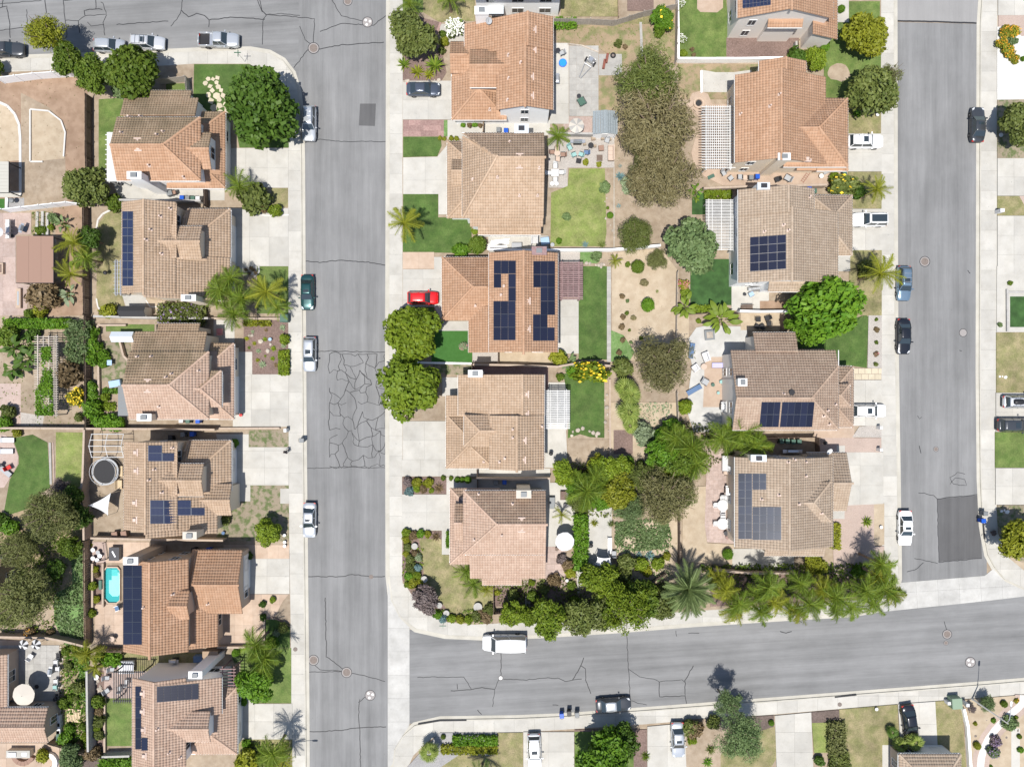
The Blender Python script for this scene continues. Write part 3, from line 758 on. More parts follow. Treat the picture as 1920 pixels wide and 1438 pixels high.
def palm(t,x,y,r,leaf,label,style='queen',ht=4.0,nf=18,seed=None,group='palms',tilt=0):
 NT[0] += 1; zc = ht; p = P(t,x,y,zc); rr = random.Random(NT[0] if seed is None else seed); R = rr.uniform(.98,1.28)*U(t,r)*(H-zc)/H
 root = empty('palm',(p.x,p.y,.12),label,'palm tree',group)
 pr = dict(queen=(.8,.42,34,.30,.0125,.9),date=(.32,.55,50,.15,.010,.2),robust=(.55,.35,30,.21,.013,.45),arch=(.95,.5,30,.28,.013,.8),sago=(.6,.35,26,.2,.012,.3))[style]
 def mk(v): return lambda: mesh('frond',*frond(1.0,*pr[:2],*pr[2:5],seed=v,hang=pr[5]),LF[leaf])
 nf = int(nf*1.2)
 for i in range(nf):
  me = proto(('frond',style,leaf,i % 4),mk(i % 4))
  o = link(bpy.data.objects.new('frond',me),root); k = R*rr.uniform(.82,1.1); lay = i/nf
  o.location = (0,0,ht-.05); o.rotation_euler = (rr.uniform(-.35,.35),rr.uniform(-.95,.35)*(1 if lay < .7 else .2)-(.55 if lay > .78 else 0),i*2.399+rr.uniform(-.25,.25)); o.scale = (k*(.75 if lay > .78 else 1),)*3
 g = G(); tr = .16 if R > 1.2 else .09
 if ht > .5:
  n = 9; g.tube([(0,0,0)]+[(tilt*(i/n)**2*.2,0,ht*i/n) for i in range(1,n+1)],[tr*1.5]+[tr*(1.08 if i % 2 else .95) for i in range(1,n+1)],8)
  o = link(bpy.data.objects.new('trunk',mesh('trunk',g.v,g.f,MT['bark'])),root)
  g = G(); g.lathe(0,0,[(tr*1.1,ht-.6),(tr*1.35,ht-.2),(tr*.7,ht+.1),(.02,ht+.35)],8); link(bpy.data.objects.new('crownshaft',mesh('crownshaft',g.v,g.f,LF[leaf])),root)
 return root
def fan_palm(t,x,y,r,leaf,label,ht=2.2,nf=16,group='palms',name='fan_palm'):
 NT[0] += 1; p = P(t,x,y,ht); R = U(t,r)*(H-ht)/H; rr = random.Random(NT[0])
 root = empty(name,(p.x,p.y,.12),label,'palm tree',group)
 def mk():
  V = []; F = []
  for k in range(15):
   a = -1.75+3.5*k/14; L = .72*(1-.12*abs(a)); c,s = math.cos(a),math.sin(a); b = len(V)
   dz = .02 if k % 2 else -.02; w_ = .045
   V += [(.28,0,0),(.28+L*.6*c+w_*s,L*.6*s-w_*c,dz-.02),(.28+L*c,L*s,-.10-.12*abs(a)),(.28+L*.6*c-w_*s,L*.6*s+w_*c,-dz-.02)]; F.append((b,b+1,b+2,b+3))
  b = len(V); V += [(0,-.012,0),(.29,-.012,0),(.29,.012,0),(0,.012,0)]; F.append((b,b+1,b+2,b+3))
  return mesh('fan_leaf',np.array(V),np.array(F),LF[leaf])
 me = proto(('fan',leaf),mk)
 for i in range(nf):
  o = link(bpy.data.objects.new('fan_leaf',me),root); lay = i/nf; k = R*rr.uniform(.85,1.05)
  o.location = (0,0,ht); o.rotation_euler = (rr.uniform(-.3,.3),.45-1.25*lay+rr.uniform(-.15,.15),i*2.399+rr.uniform(-.3,.3)); o.scale = (k*(1-.25*lay),)*3
 g = G(); g.tube([(0,0,0),(0,0,ht*.5),(0,0,ht)],[.2,.17,.14],8); link(bpy.data.objects.new('trunk',mesh('trunk',g.v,g.f,MT['bark'])),root)
 return root
def rosette(t,x,y,r,leaf,label,n=22,wide=.09,up=.5,name='agave',cat='plant',group=None,ht=.0):
 """Agave, yucca, flax: stiff pointed leaves from one centre."""
 NT[0] += 1; R = U(t,r); rr = random.Random(NT[0]); p = P(t,x,y,ht); root_z = .14
 V = []; F = []
 for i in range(n):
  a = i*2.399+rr.uniform(-.2,.2); e = .15+up*1.15*(i/n)+rr.uniform(-.1,.1); L = rr.uniform(.85,1.05); c,s = math.cos(a),math.sin(a); ce,se = math.cos(e),math.sin(e)
  def q(u,v,w_): return (u*ce*c-v*s,u*ce*s+v*c,.05+u*se+w_)
  b = len(V); V += [q(.02,-wide*.6,0),q(.45*L,-wide,-.02),q(L,0,-.12*(1-i/n)),q(.45*L,wide,-.02),q(.02,wide*.6,0)]; F.append((b,b+1,b+2,b+3,b+4))
 g = [(v[0]*R,v[1]*R,v[2]*R) for v in V]
 o = link(bpy.data.objects.new(name,mesh(name,g,F,LF[leaf]))); o.location = (p.x,p.y,root_z+ht); ORIG[o.name] = Vector((0,0,0))
 return tag(o,label,cat,group)
def banana(t,x,y,r,leaf,label,n=16,ht=1.6,group='broad leaved plants'):
 """A clump of stems with broad paddle leaves."""
 NT[0] += 1; R = U(t,r); p = P(t,x,y,ht); rr = random.Random(NT[0]); root = empty('banana_plant',(p.x,p.y,.12),label,'plant',group)
 def mk():
  V = []; F = []
  st = [0,.18,.4,.65,.85,1.0]; wd = [.02,.03,.15,.17,.11,.01]
  for i,s in enumerate(st):
   z = .62*s-.75*s*s; V += [(s,-wd[i],z+.03),(s,0,z),(s,wd[i],z+.03)]
  for i in range(5): F += [(3*i,3*i+3,3*i+4,3*i+1),(3*i+1,3*i+4,3*i+5,3*i+2)]
  return mesh('leaf',np.array(V),np.array(F),LF[leaf])
 me = proto(('ban',leaf),mk)
 for i in range(n):
  o = link(bpy.data.objects.new('leaf',me),root); k = R*rr.uniform(.45,.85); a = rr.uniform(0,6.28); d = R*rr.uniform(0,.4)
  o.location = (d*math.cos(a),d*math.sin(a),ht*rr.uniform(.35,.8)); o.rotation_euler = (rr.uniform(-.5,.5),rr.uniform(-.6,.3),a+rr.uniform(-.8,.8)); o.scale = (k,k*1.1,k)
 g = G()
 for i in range(5):
  a = i*1.26; g.tube([(R*.2*math.cos(a),R*.2*math.sin(a),0),(R*.12*math.cos(a),R*.12*math.sin(a),ht*.7)],[.09,.05],6)
 g.put_local = None
 o = link(bpy.data.objects.new('stem',mesh('stem',g.v,g.f,LF['palm'])),root); o['kind'] = 'stuff'
 return root
def hedge(t,x0,y0,x1,y1,leaf,label,h=1.0,name='hedge',group=None,dens=260,rnd=.12,flower=None):
 """A clipped or rambling hedge: leaves over the faces of a rounded block, one object."""
 NT[0] += 1; r = np.random.default_rng(NT[0]); a,b = P(t,min(x0,x1),max(y0,y1),h*.8),P(t,max(x0,x1),min(y0,y1),h*.8)
 w_,d_ = b.x-a.x,b.y-a.y; n = int(dens*(w_*d_+h*(w_+d_)*.8)*.5); n = min(n,9000)
 q = r.uniform(-1,1,(n,3)); side = r.random(n); tot = w_*d_+2*h*(w_+d_)*.5
 top_ = side < max(.5,w_*d_/tot); q[top_,2] = 1; k = ~top_; ax = r.random(n) < d_/(w_+d_)
 q[k & ax,0] = np.sign(q[k & ax,0]); q[k & ~ax,1] = np.sign(q[k & ~ax,1])
 rad = np.maximum(0,np.maximum(np.abs(q[:,0]),np.abs(q[:,1]))-.8)/.2
 C = np.stack([q[:,0]*w_/2,q[:,1]*d_/2,(q[:,2]*.5+.5)*h-(q[:,2] > .9)*rad*h*.16],1)+r.normal(size=(n,3))*np.array([1,1,.7])*rnd*.6
 lump = (np.sin(C[:,0]*2.3+NT[0])*np.cos(C[:,1]*2.9+1.7*NT[0])); C[:,2] += lump*rnd*h*.7
 C[:,2] = np.maximum(C[:,2],.02); nr = unit(r.normal(size=(n,3))*.7+np.array([0,0,.7])); A = unit(np.cross(nr,r.normal(size=(n,3)))); B = np.cross(nr,A); s = r.uniform(.07,.15,(n,1))
 V,F = quads(C,A*s,B*s*.6); o = link(bpy.data.objects.new(name,mesh(name,V,F,LF[leaf])))
 o.location = ((a.x+b.x)/2,(a.y+b.y)/2,.13); ORIG[o.name] = Vector(o.location); tag(o,label,'hedge' if name == 'hedge' else 'plant',group)
 if flower:
  ii = r.choice(n,min(n,flower[1])); C2 = C[ii]+np.array([0,0,.08]); m = len(C2); nr = unit(r.normal(size=(m,3))*.4+np.array([0,0,1])); A = unit(np.cross(nr,r.normal(size=(m,3)))); B = np.cross(nr,A); s = r.uniform(.07,.13,(m,1))
  link(bpy.data.objects.new('blossom',mesh('blossom',*quads(C2,A*s,B*s),MT[flower[0]])),o)
 return o
def tufts(name,t,pts,n,leaf,size,label=None,hgt=.25,zb=.16):
 """Weeds and ground cover spread over a patch: one uncountable mass."""
 r = np.random.default_rng(n); poly = [tuple(P(t,x,y,zb)[:2]) for x,y in pts]; q = np.array(poly); lo,hi = q.min(0),q.max(0)
 X = r.uniform(lo,hi,(n*3,2)); ins = np.zeros(len(X),bool)
 for i in range(len(q)):
  a,b = q[i],q[(i+1)%len(q)]; c = (a[1] > X[:,1]) != (b[1] > X[:,1])
  with np.errstate(divide='ignore',invalid='ignore'): ins ^= c & (X[:,0] < (b[0]-a[0])*(X[:,1]-a[1])/(b[1]-a[1])+a[0])
 X = X[ins][:n]; m = len(X); cl = np.sin(X[:,0]*1.1+n)*np.cos(X[:,1]*1.3)+r.normal(size=m)*.4; X = X[cl > -.45]; m = len(X)
 C = np.concatenate([X,zb+r.random((m,1))*hgt],1); nr = unit(r.normal(size=(m,3))*.7+np.array([0,0,.8])); A = unit(np.cross(nr,r.normal(size=(m,3)))); B = np.cross(nr,A); s = size*r.uniform(.5,1.3,(m,1))
 o = put(name,*quads(C,A*s,B*s*.5),LF[leaf]); o['kind'] = 'stuff'; return o
# ------- vehicles
def paint(name,c,metal=.35,rough=.28):
 m,n,b = nodes(name); b.inputs['Base Color'].default_value = (*c,1); b.inputs['Metallic'].default_value = metal
 b.inputs['Roughness'].default_value = rough; b.inputs['Coat Weight'].default_value = .6; b.inputs['Coat Roughness'].default_value = .05
 return m
PT = dict(silver=paint('paint_silver',(.52,.54,.56),.5),white=paint('paint_white',(.80,.80,.79),0),black=paint('paint_black',(.012,.014,.02),.2),
  grey=paint('paint_grey',(.06,.065,.072),.4),slate=paint('paint_slate',(.075,.09,.12),.4),red=paint('paint_red',(.60,.012,.014),.1),
  green=paint('paint_green',(.014,.062,.062),.4),blue=paint('paint_blue',(.17,.25,.33),.5),light=paint('paint_light',(.60,.61,.62),.4),bronze=paint('paint_bronze',(.16,.15,.16),.4))
STY = dict(sedan=(4.75,1.82,1.45,.92,.86,(-1.75,-1.05,.25,1.05),.95),suv=(4.75,1.88,1.72,1.06,1.02,(-2.22,-1.95,.35,1.0),1.06),
  hatch=(4.2,1.76,1.5,.95,.90,(-1.98,-1.5,.3,1.1),.95),wagon=(4.7,1.80,1.58,.98,.92,(-2.2,-1.85,.35,1.1),.98),
  minivan=(5.0,1.95,1.75,1.05,.98,(-2.35,-2.1,.75,1.6),1.05),van=(5.6,2.0,2.0,1.12,1.06,(-2.72,-2.6,1.05,1.75),1.12),pickup=(5.5,1.90,1.78,1.08,1.06,(-.62,-.40,.65,1.3),1.08),
  coupe=(4.6,1.84,1.42,.90,.86,(-1.9,-.95,.2,1.1),.93))
def grid_loft(stations):
 """stations: list of (x, [(y,z) from left sill over the top to right sill]); returns verts, quads with end caps."""
 V = []; F = []; n = len(stations[0][1])
 for x,pr in stations: V += [(x,y,z) for y,z in pr]
 for i in range(len(stations)-1):
  F += [(i*n+k,i*n+k+1,(i+1)*n+k+1,(i+1)*n+k) for k in range(n-1)]
 F += [tuple(range(n-1,-1,-1)),tuple(range((len(stations)-1)*n,len(stations)*n))]
 return V,F
CARN = [0]
def car(t,x,y,ang,col,style,label,rack=False,roof=None,sunroof=False,L=None,pod=False,cat='car'):
 """ang: direction of the nose, degrees anticlockwise from east."""
 CARN[0] += 1; Ln,W,Ht,belt,hood,(rb,rr,fr,fb),tail = STY[style]; hw = W/2; hl = Ln/2; zc = .6
 p = P(t,x,y,zc); on_road = ang is not None; root = empty('parked_car' if style not in ('pickup','van') else ('pickup_truck' if style == 'pickup' else 'parked_van'),(p.x,p.y,.03 if roof != 'drive' else .17),label,cat,'parked vehicles',math.radians(ang),local=True)
 root.location.z = .03 if ground_is_road(p) else .175
 pt = PT[col]
 def prof(x_):
  f = abs(x_)/hl; e = max(0,(f-.72)/.28); wd = hw*(1-.20*e**2.2);
  if x_ >= fb-.1: u = (x_-(fb-.1))/(hl-(fb-.1)); zt = belt+(hood-belt)*min(1,u*3)-(.26 if style not in ('van','pickup','suv') else .16)*max(0,u-.45)**1.6*2.2
  elif x_ <= rb+.1: u = ((rb+.1)-x_)/((rb+.1)+hl); zt = tail-.14*max(0,u-.4)**1.5*2
  else: zt = belt
  lo = .26+.10*e
  return [(-wd*.94,lo),(-wd,.45),(-wd*1.0,.66),(-wd*.955,zt-.07),(-wd*.86,zt),(-wd*.4,zt+.028),(wd*.4,zt+.028),(wd*.86,zt),(wd*.955,zt-.07),(wd,.66),(wd,.45),(wd*.94,lo)]
 if style == 'pickup':
  xs = [-hl,-hl+.08]+[-hl+.3]+[rb-.12]
  xs = [-.58]+list(np.linspace(-.3,fb-.1,3))+list(np.linspace(fb,hl,8)); V,F = grid_loft([(x_,prof(x_)) for x_ in xs]); g = G(); g.add(V,F)
  bx = -.60; th = .08
  g.box(-hl,-hw*.95,.34,bx,-hw*.95+th,belt+.02).box(-hl,hw*.95-th,.34,bx,hw*.95,belt+.02).box(-hl,-hw*.95+th,.34,-hl+th,hw*.95-th,belt).box(bx-th,-hw*.95+th,.34,bx,hw*.95-th,belt)
  body = g.put('body',pt,root,True); g = G(); g.box(-hl+th,-hw*.95+th,.56,bx-th,hw*.95-th,.62); g.put('bed_liner',MT['black_plastic'],root)
  g = G(); g.cbox(bx-.33,0,.62,.42,W*.84,.36); g.put('tool_box',MT['steel'],root)
 else:
  xs = [-hl,-hl+.06,-hl+.22,-hl+.5]+[q for q in np.linspace(rb+.12,fb-.12,5) if q > -hl+.6]+[fb,fb+(hl-fb)*.35,fb+(hl-fb)*.65,hl-.22,hl-.07,hl]
  V,F = grid_loft([(x_,prof(x_)) for x_ in xs]); g = G(); g.add(V,F); body = g.put('body',pt,root,True)
 bw,rw = hw*.90,hw*(.70 if style not in ('van','minivan') else .80); zb,zr = belt-.02,Ht-.06
 corners = {'rb': (rb,bw,zb),'rr': (rr,rw,zr),'fr': (fr,rw,zr),'fb': (fb,bw,zb)}
 def pane(nm,pts,mt='glass_car'):
  c = sum((Vector(q) for q in pts),Vector())/len(pts); inn = [Vector(q).lerp(c,.05) for q in pts]; g = G(); g.add(inn,[tuple(range(len(inn)))]); return g.put(nm,MT[mt],root)
 g = G()
 k = .985; g.add([(rb+.03,-bw*k,zb),(fb-.03,-bw*k,zb),(fb-.03,bw*k,zb),(rb+.03,bw*k,zb),(rr+.02,-rw*k,zr-.02),(fr-.02,-rw*k,zr-.02),(fr-.02,rw*k,zr-.02),(rr+.02,rw*k,zr-.02)],
  [(4,5,6,7),(0,1,5,4),(1,2,6,5),(2,3,7,6),(3,0,4,7)]); g.put('cabin',MT['cabin'],root)
 pane('windscreen',[(fb,-bw,zb),(fb,bw,zb),(fr,rw,zr),(fr,-rw,zr)]); pane('rear_window',[(rb,bw,zb),(rb,-bw,zb),(rr,-rw,zr),(rr,rw,zr)])
 for s in (-1,1):
  for i,(a,b) in enumerate(((0,.5),(.5,1))):
   lp = lambda p_,q_,f: tuple(p_[j]+(q_[j]-p_[j])*f for j in range(3)); B0,B1 = (rb,s*bw,zb),(fb,s*bw,zb); R0,R1 = (rr,s*rw,zr),(fr,s*rw,zr)
   if style == 'van' and False: continue
   q = [lp(B0,B1,a),lp(B0,B1,b),lp(R0,R1,b),lp(R0,R1,a)]; q = q if s < 0 else q[::-1]; pane('side_window',[(v[0],v[1]+s*.006,v[2]) for v in q])
  g = G()
  for f in (0,.5,1):
   a_,b_ = (rb+(fb-rb)*f,s*bw,zb),(rr+(fr-rr)*f,s*rw,zr+.01); g.tube([a_,b_],[.055,.04],5)
  g.put('pillar',pt,root)
 st = []
 for i in range(7):
  f = i/6; x_ = rr-.08+(fr-rr+.16)*f; crn = .075*math.sin(math.pi*(.12+.76*f)); e = 1-.12*abs(2*f-1)**3; w_ = rw*1.04*e
  st.append((x_,[(-w_,zr-.035),(-w_*.97,zr+.012),(-w_*.6,zr+crn*.8),(0,zr+crn),(w_*.6,zr+crn*.8),(w_*.97,zr+.012),(w_,zr-.035)]))
 V,F = grid_loft(st); g = G(); g.add(V,F); rf = g.put('roof',PT[roof] if roof in PT else pt,root,True)
 if sunroof:
  g = G(); g.cbox((rr+fr)/2+(fr-rr)*.22,0,zr+.062,(fr-rr)*.28,rw*1.15,.014); g.put('sunroof',MT['glass_car'],rf)
 if roof == 'glass' or sunroof == 'full':
  g = G(); g.cbox((rr+fr)/2-.05,0,zr+.064,(fr-rr)*.9,rw*1.5,.014); g.put('glass_roof',MT['glass_car'],rf)
 if rack:
  for s in (-1,1): g = G(); g.tube([(rr+.1,s*rw*.88,zr+.06),(rr+.2,s*rw*.88,zr+.13),(fr-.2,s*rw*.88,zr+.13),(fr-.1,s*rw*.88,zr+.06)],.022,6); g.put('roof_rail',MT['dark_metal' if col != 'white' else 'steel'],rf)
  for f in (.28,.55,.8): g = G(); g.cbox(rr+(fr-rr)*f,0,zr+.115,.05,rw*1.76,.03); g.put('cross_bar',MT['steel'],rf)
 if pod:
  g = G(); V,F = grid_loft([(rr+.25+1.5*f,[(-.36*e,zr+.14),(-.33*e,zr+.32*e+.02),(0,zr+.36*e+.03),(.33*e,zr+.32*e+.02),(.36*e,zr+.14)]) for f,e in ((0,.6),(.1,.9),(.3,1),(.7,1),(.9,.85),(1,.5))]); g.add(V,F); g.put('cargo_box',MT['black_plastic'],root,True)
 wr = .33 if style not in ('suv','pickup','van') else .37
 def wm():
  g = G(); g.lathe(0,0,[(.55,-.11),(.95,-.11),(1,-.07),(1,.07),(.95,.11),(.55,.11)],18); return mesh('wheel',g.v,g.f,MT['black_plastic'])
 def rm():
  g = G(); g.lathe(0,0,[(.60,-.105),(.62,.06),(.35,.10),(.15,.115)],10); return mesh('rim',g.v,g.f,MT['steel'])
 for sx in (hl*.60,-hl*.58):
  for s in (-1,1):
   o = link(bpy.data.objects.new('wheel',proto('wheel',wm)),root); o.location = (sx,s*(hw-.10),wr); o.rotation_euler = (-s*math.pi/2,0,0); o.scale = (wr,wr,1)
   link(bpy.data.objects.new('rim',proto('rim',rm)),o)
 for s in (-1,1):
  g = G(); g.add([(hl-.34,s*hw*.62,.72),(hl-.02,s*hw*.50,.64),(hl-.20,s*hw*.86,.64),(hl-.55,s*hw*.93,.75),(hl-.34,s*hw*.62,.79),(hl-.05,s*hw*.5,.74),(hl-.22,s*hw*.84,.74),(hl-.55,s*hw*.90,.82)],[(4,5,6,7),(0,1,5,4),(1,2,6,5),(2,3,7,6)]); g.put('headlight',MT['lamp_clear'],root)
  g = G(); g.cbox(-hl+.06,s*hw*.72,.66,.16,.30,.17); g.put('tail_light',MT['red_plastic'],root)
  g = G(); g.cbox(fb-.28,s*(hw+.11),belt-.02,.16,.24,.15); g.put('wing_mirror',pt,root)
  for a in ((-.75,.15) if style not in ('coupe',) else (-.3,)):
   g = G(); g.cbox(a+.35,s*(hw+.004),.74,.2,.03,.03); g.put('door_handle',MT['dark_metal'],root)
 g = G(); g.cbox(hl-.03,0,.36,.12,W*.7,.16); g.put('bumper',MT['black_plastic'],root)
 g = G(); g.cbox(-hl+.03,0,.36,.12,W*.7,.14); g.put('bumper',MT['black_plastic'],root)
 if L: root.scale = (L/Ln,)*3
 return root
MT['cabin'] = M('cabin',(.05,.05,.052),rough=.7); MT['lamp_clear'] = M('lamp_clear',(.62,.64,.66),rough=.1,spec=.8)
# ------- fences and walls
def fence(t,pts,h,label,kind='wood',name='fence',cat='fence',group='garden fences and walls',wd=None,board=None):
 """wood: boards nailed between posts; vinyl: white panels; wall: rendered blocks with a coping."""
 pl = [P(t,x,y,h*.6) for x,y in pts]; mid = pl[len(pl)//2]; root = empty(name,(mid.x,mid.y,.12),label,cat,group)
 mat = {'wood': 'wood','greywood': 'wood_grey','darkwood': 'wood_dark','vinyl': 'vinyl_white','tan': 'block_tan','grey': 'block_grey','white': 'stucco_white','palewood': 'wood_pale','iron': 'dark_metal'}[kind]
 for i in range(len(pl)-1):
  a,b = pl[i],pl[i+1]; L = (b-a).length; n = max(1,round(L/(2.4 if kind not in ('tan','grey','white') else 3.0))); rz = math.atan2(b.y-a.y,b.x-a.x); d = (b-a)/L; nn = Vector((-d.y,d.x,0))
  for k in range(n):
   p,q = a.lerp(b,k/n),a.lerp(b,(k+1)/n); c = (p+q)/2; l = L/n; hz = h+random.uniform(-.02,.02)
   if kind in ('tan','grey','white'):
    g = G(); g.cbox(c.x,c.y,.1,l-.008,.20,hz-.16,rz); w_ = g.put('wall_panel',MT[mat],root)
    g = G(); g.cbox(c.x,c.y,hz-.055,l-.012,.27,.07,rz); g.put('coping',MT[mat],w_)
   elif kind == 'vinyl':
    g = G(); g.cbox(c.x,c.y,.16,l-.13,.05,hz-.24,rz); w_ = g.put('fence_panel',MT[mat],root); g = G(); g.cbox(c.x,c.y,hz-.075,l-.13,.09,.08,rz); g.put('rail',MT[mat],w_)
    g = G(); g.cbox(p.x,p.y,.1,.12,.12,hz+.06,rz); g.put('post',MT[mat],root)
   elif kind == 'iron':
    g = G()
    for z in (.25,hz-.1): g.cbox(c.x,c.y,z,l-.06,.03,.04,rz)
    m_ = int(l/.14)
    for j in range(m_): e = p+d*((j+.5)*l/m_); g.cbox(e.x,e.y,.15,.018,.018,hz-.1,rz)
    g.put('railing',MT[mat],root,kind='stuff'); g = G(); g.cbox(p.x,p.y,.1,.06,.06,hz+.02,rz); g.put('post',MT[mat],root)
   else:
    nb = max(2,int(l/(board or .30))); g = G(); bw = l/nb
    for z in (.35,hz-.3): g.cbox(c.x+nn.x*.045,c.y+nn.y*.045,z,l-.02,.045,.09,rz)
    w_ = g.put('fence_rail',MT[mat],root); g = G()
    for j in range(nb):
     e = p+d*((j+.5)*bw); g.cbox(e.x-nn.x*.01,e.y-nn.y*.01,.12,bw-.015,.022,hz-.14+random.uniform(-.04,.04),rz+random.uniform(-.02,.02))
    g.put('fence_board',MT[mat],w_,kind='stuff')
    g = G(); g.cbox(p.x+nn.x*.07,p.y+nn.y*.07,.1,.09,.09,hz+.02,rz); g.put('post',MT[mat],root)
 p = pl[-1]
 if kind in ('wood','greywood','darkwood','vinyl','iron'): g = G(); g.cbox(p.x,p.y,.1,.10,.10,h+.04,rz); g.put('post',MT[mat],root)
 return root
# ------- garden and street furniture
def thing(name,t,x,y,label,cat,group=None,rz=0.0,z=.17,zc=None):
 p = P(t,x,y,zc if zc is not None else z); return empty(name,(p.x,p.y,z),label,cat,group,math.radians(rz),local=True)
def pergola(t,x0,y0,x1,y1,h,label,mat,ns,axis='x',beams=2,sw=.09,solid=False,name='pergola',over=.25,dens2=0,skip=()):
 """Posts, beams and a row of slats; axis = the way the slats run."""
 X0,Y0,X1,Y1 = wrect(t,x0,y0,x1,y1,h); root = empty(name,((X0+X1)/2,(Y0+Y1)/2,.15),label,'pergola'); m = MT[mat]
 for px in (X0+.2,X1-.2):
  for py in (Y0+.2,Y1-.2): g = G(); g.cbox(px,py,.15,.14,.14,h-.34); g.put('post',m,root)
 for i in range(beams):
  g = G(); f = i/(beams-1)
  if axis == 'x': xx = X0+.2+(X1-X0-.4)*f; g.box(xx-.05,Y0-.1,h-.19,xx+.05,Y1+.1,h-.02)
  else: yy = Y0+.2+(Y1-Y0-.4)*f; g.box(X0-.1,yy-.05,h-.19,X1+.1,yy+.05,h-.02)
  g.put('beam',m,root)
 for i in range(ns):
  if i in skip: continue
  f = (i+.5)/ns; g = G()
  if axis == 'x': yy = Y0+(Y1-Y0)*f; g.box(X0-over,yy-sw/2,h-.018,X1+over,yy+sw/2,h+.10)
  else: xx = X0+(X1-X0)*f; g.box(xx-sw/2,Y0-over,h-.018,xx+sw/2,Y1+over,h+.10)
  g.put('slat',m,root)
 for i in range(dens2):
  f = (i+.5)/dens2; g = G()
  if axis == 'x': xx = X0+(X1-X0)*f; g.box(xx-.04,Y0,h+.102,xx+.04,Y1,h+.14)
  else: yy = Y0+(Y1-Y0)*f; g.box(X0,yy-.04,h+.102,X1,yy+.04,h+.14)
  g.put('batten',m,root)
 if solid: g = G(); g.box(X0,Y0,h+.105,X1,Y1,h+.15); g.put('cover',m if solid is True else MT[solid],root)
 return root
def patio_cover(t,x0,y0,x1,y1,h,label,mat,seams=0,axis='x',name='patio_cover',fall=0.0):
 X0,Y0,X1,Y1 = wrect(t,x0,y0,x1,y1,h); root = empty(name,((X0+X1)/2,(Y0+Y1)/2,.15),label,'patio cover'); m = MT[mat]
 for px in (X0+.15,X1-.15):
  for py in (Y0+.15,Y1-.15): g = G(); g.cbox(px,py,.15,.12,.12,h-.25); g.put('post',MT['dark_metal'],root)
 n = max(1,seams)
 for i in range(n):
  g = G(); f0,f1 = i/n,(i+1)/n
  if axis == 'x': g.box(X0+(X1-X0)*f0+.008,Y0,h-.08,X0+(X1-X0)*f1-.008,Y1,h)
  else: g.box(X0,Y0+(Y1-Y0)*f0+.008,h-.08,X1,Y0+(Y1-Y0)*f1-.008,h)
  g.put('roof_panel',m,root)
 g = G(); g.box(X0-.05,Y0-.06,h-.13,X1+.05,Y0-.004,h+.03); g.put('edge_rail',MT['dark_metal'],root)
 g = G(); g.box(X1+.004,Y0,h-.13,X1+.06,Y1,h+.03); g.put('edge_rail',MT['dark_metal'],root)
 return root
def umbrella(t,x,y,r,label,mats,n=8,h=2.5,group='patio umbrellas',tilt=0):
 root = thing('patio_umbrella',t,x,y,label,'umbrella',group,zc=h); R = U(t,r)*(H-h)/H
 for i in range(n):
  a,b = 2*math.pi*(i+.2)/n,2*math.pi*(i+1.2)/n; g = G(); m = .5
  pts = [(0,0,h+.32),(R*m*math.cos(a),R*m*math.sin(a),h+.16),(R*math.cos(a),R*math.sin(a),h-.02),(R*.97*math.cos((a+b)/2),R*.97*math.sin((a+b)/2),h-.01),(R*math.cos(b),R*math.sin(b),h-.02),(R*m*math.cos(b),R*m*math.sin(b),h+.16)]
  g.add(pts,[(0,1,5),(1,2,3),(1,3,5),(3,4,5)]); g.put('canopy_panel',MT[mats[i % len(mats)]],root)
  g = G(); g.tube([(0,0,h+.29),(R*math.cos(a),R*math.sin(a),h-.05)],.014,4); g.put('rib',MT['dark_metal'],root)
 g = G(); g.cyl(0,0,.02,h+.42,.028,.024,8); g.put('pole',MT['dark_metal'],root); g = G(); g.lathe(0,0,[(.30,0),(.30,.05),(.08,.10),(.06,.25)],12); g.put('base',MT['dark_metal'],root)
 return root
def chair(t,x,y,rz,label,mat,frame='dark_metal',group='garden chairs',low=False,w_=.58):
 root = thing('garden_chair',t,x,y,label,'chair',group,rz); h = .30 if low else .42
 g = G(); g.cbox(.02,0,h,w_,w_,.09); g.put('seat',MT[mat],root)
 g = G(); g.add([(-w_/2,-w_/2,h),(-w_/2-.14,-w_/2,h+.5),(-w_/2-.14,w_/2,h+.5),(-w_/2,w_/2,h),(-w_/2-.07,-w_/2,h),(-w_/2-.21,-w_/2,h+.5),(-w_/2-.21,w_/2,h+.5),(-w_/2-.07,w_/2,h)],[(0,1,2,3),(7,6,5,4),(0,4,5,1),(1,5,6,2),(2,6,7,3),(3,7,4,0)]); g.put('backrest',MT[mat],root)
 for s in (-1,1):
  g = G(); g.cbox(.0,s*(w_/2+.03),h+.22,w_,.06,.04); g.put('armrest',MT[frame],root)
  for e in (-1,1): g = G(); g.cyl(e*w_*.42,s*(w_/2+.02),0,h+.22 if e > 0 else h,.022,n=6); g.put('leg',MT[frame],root)
 return root
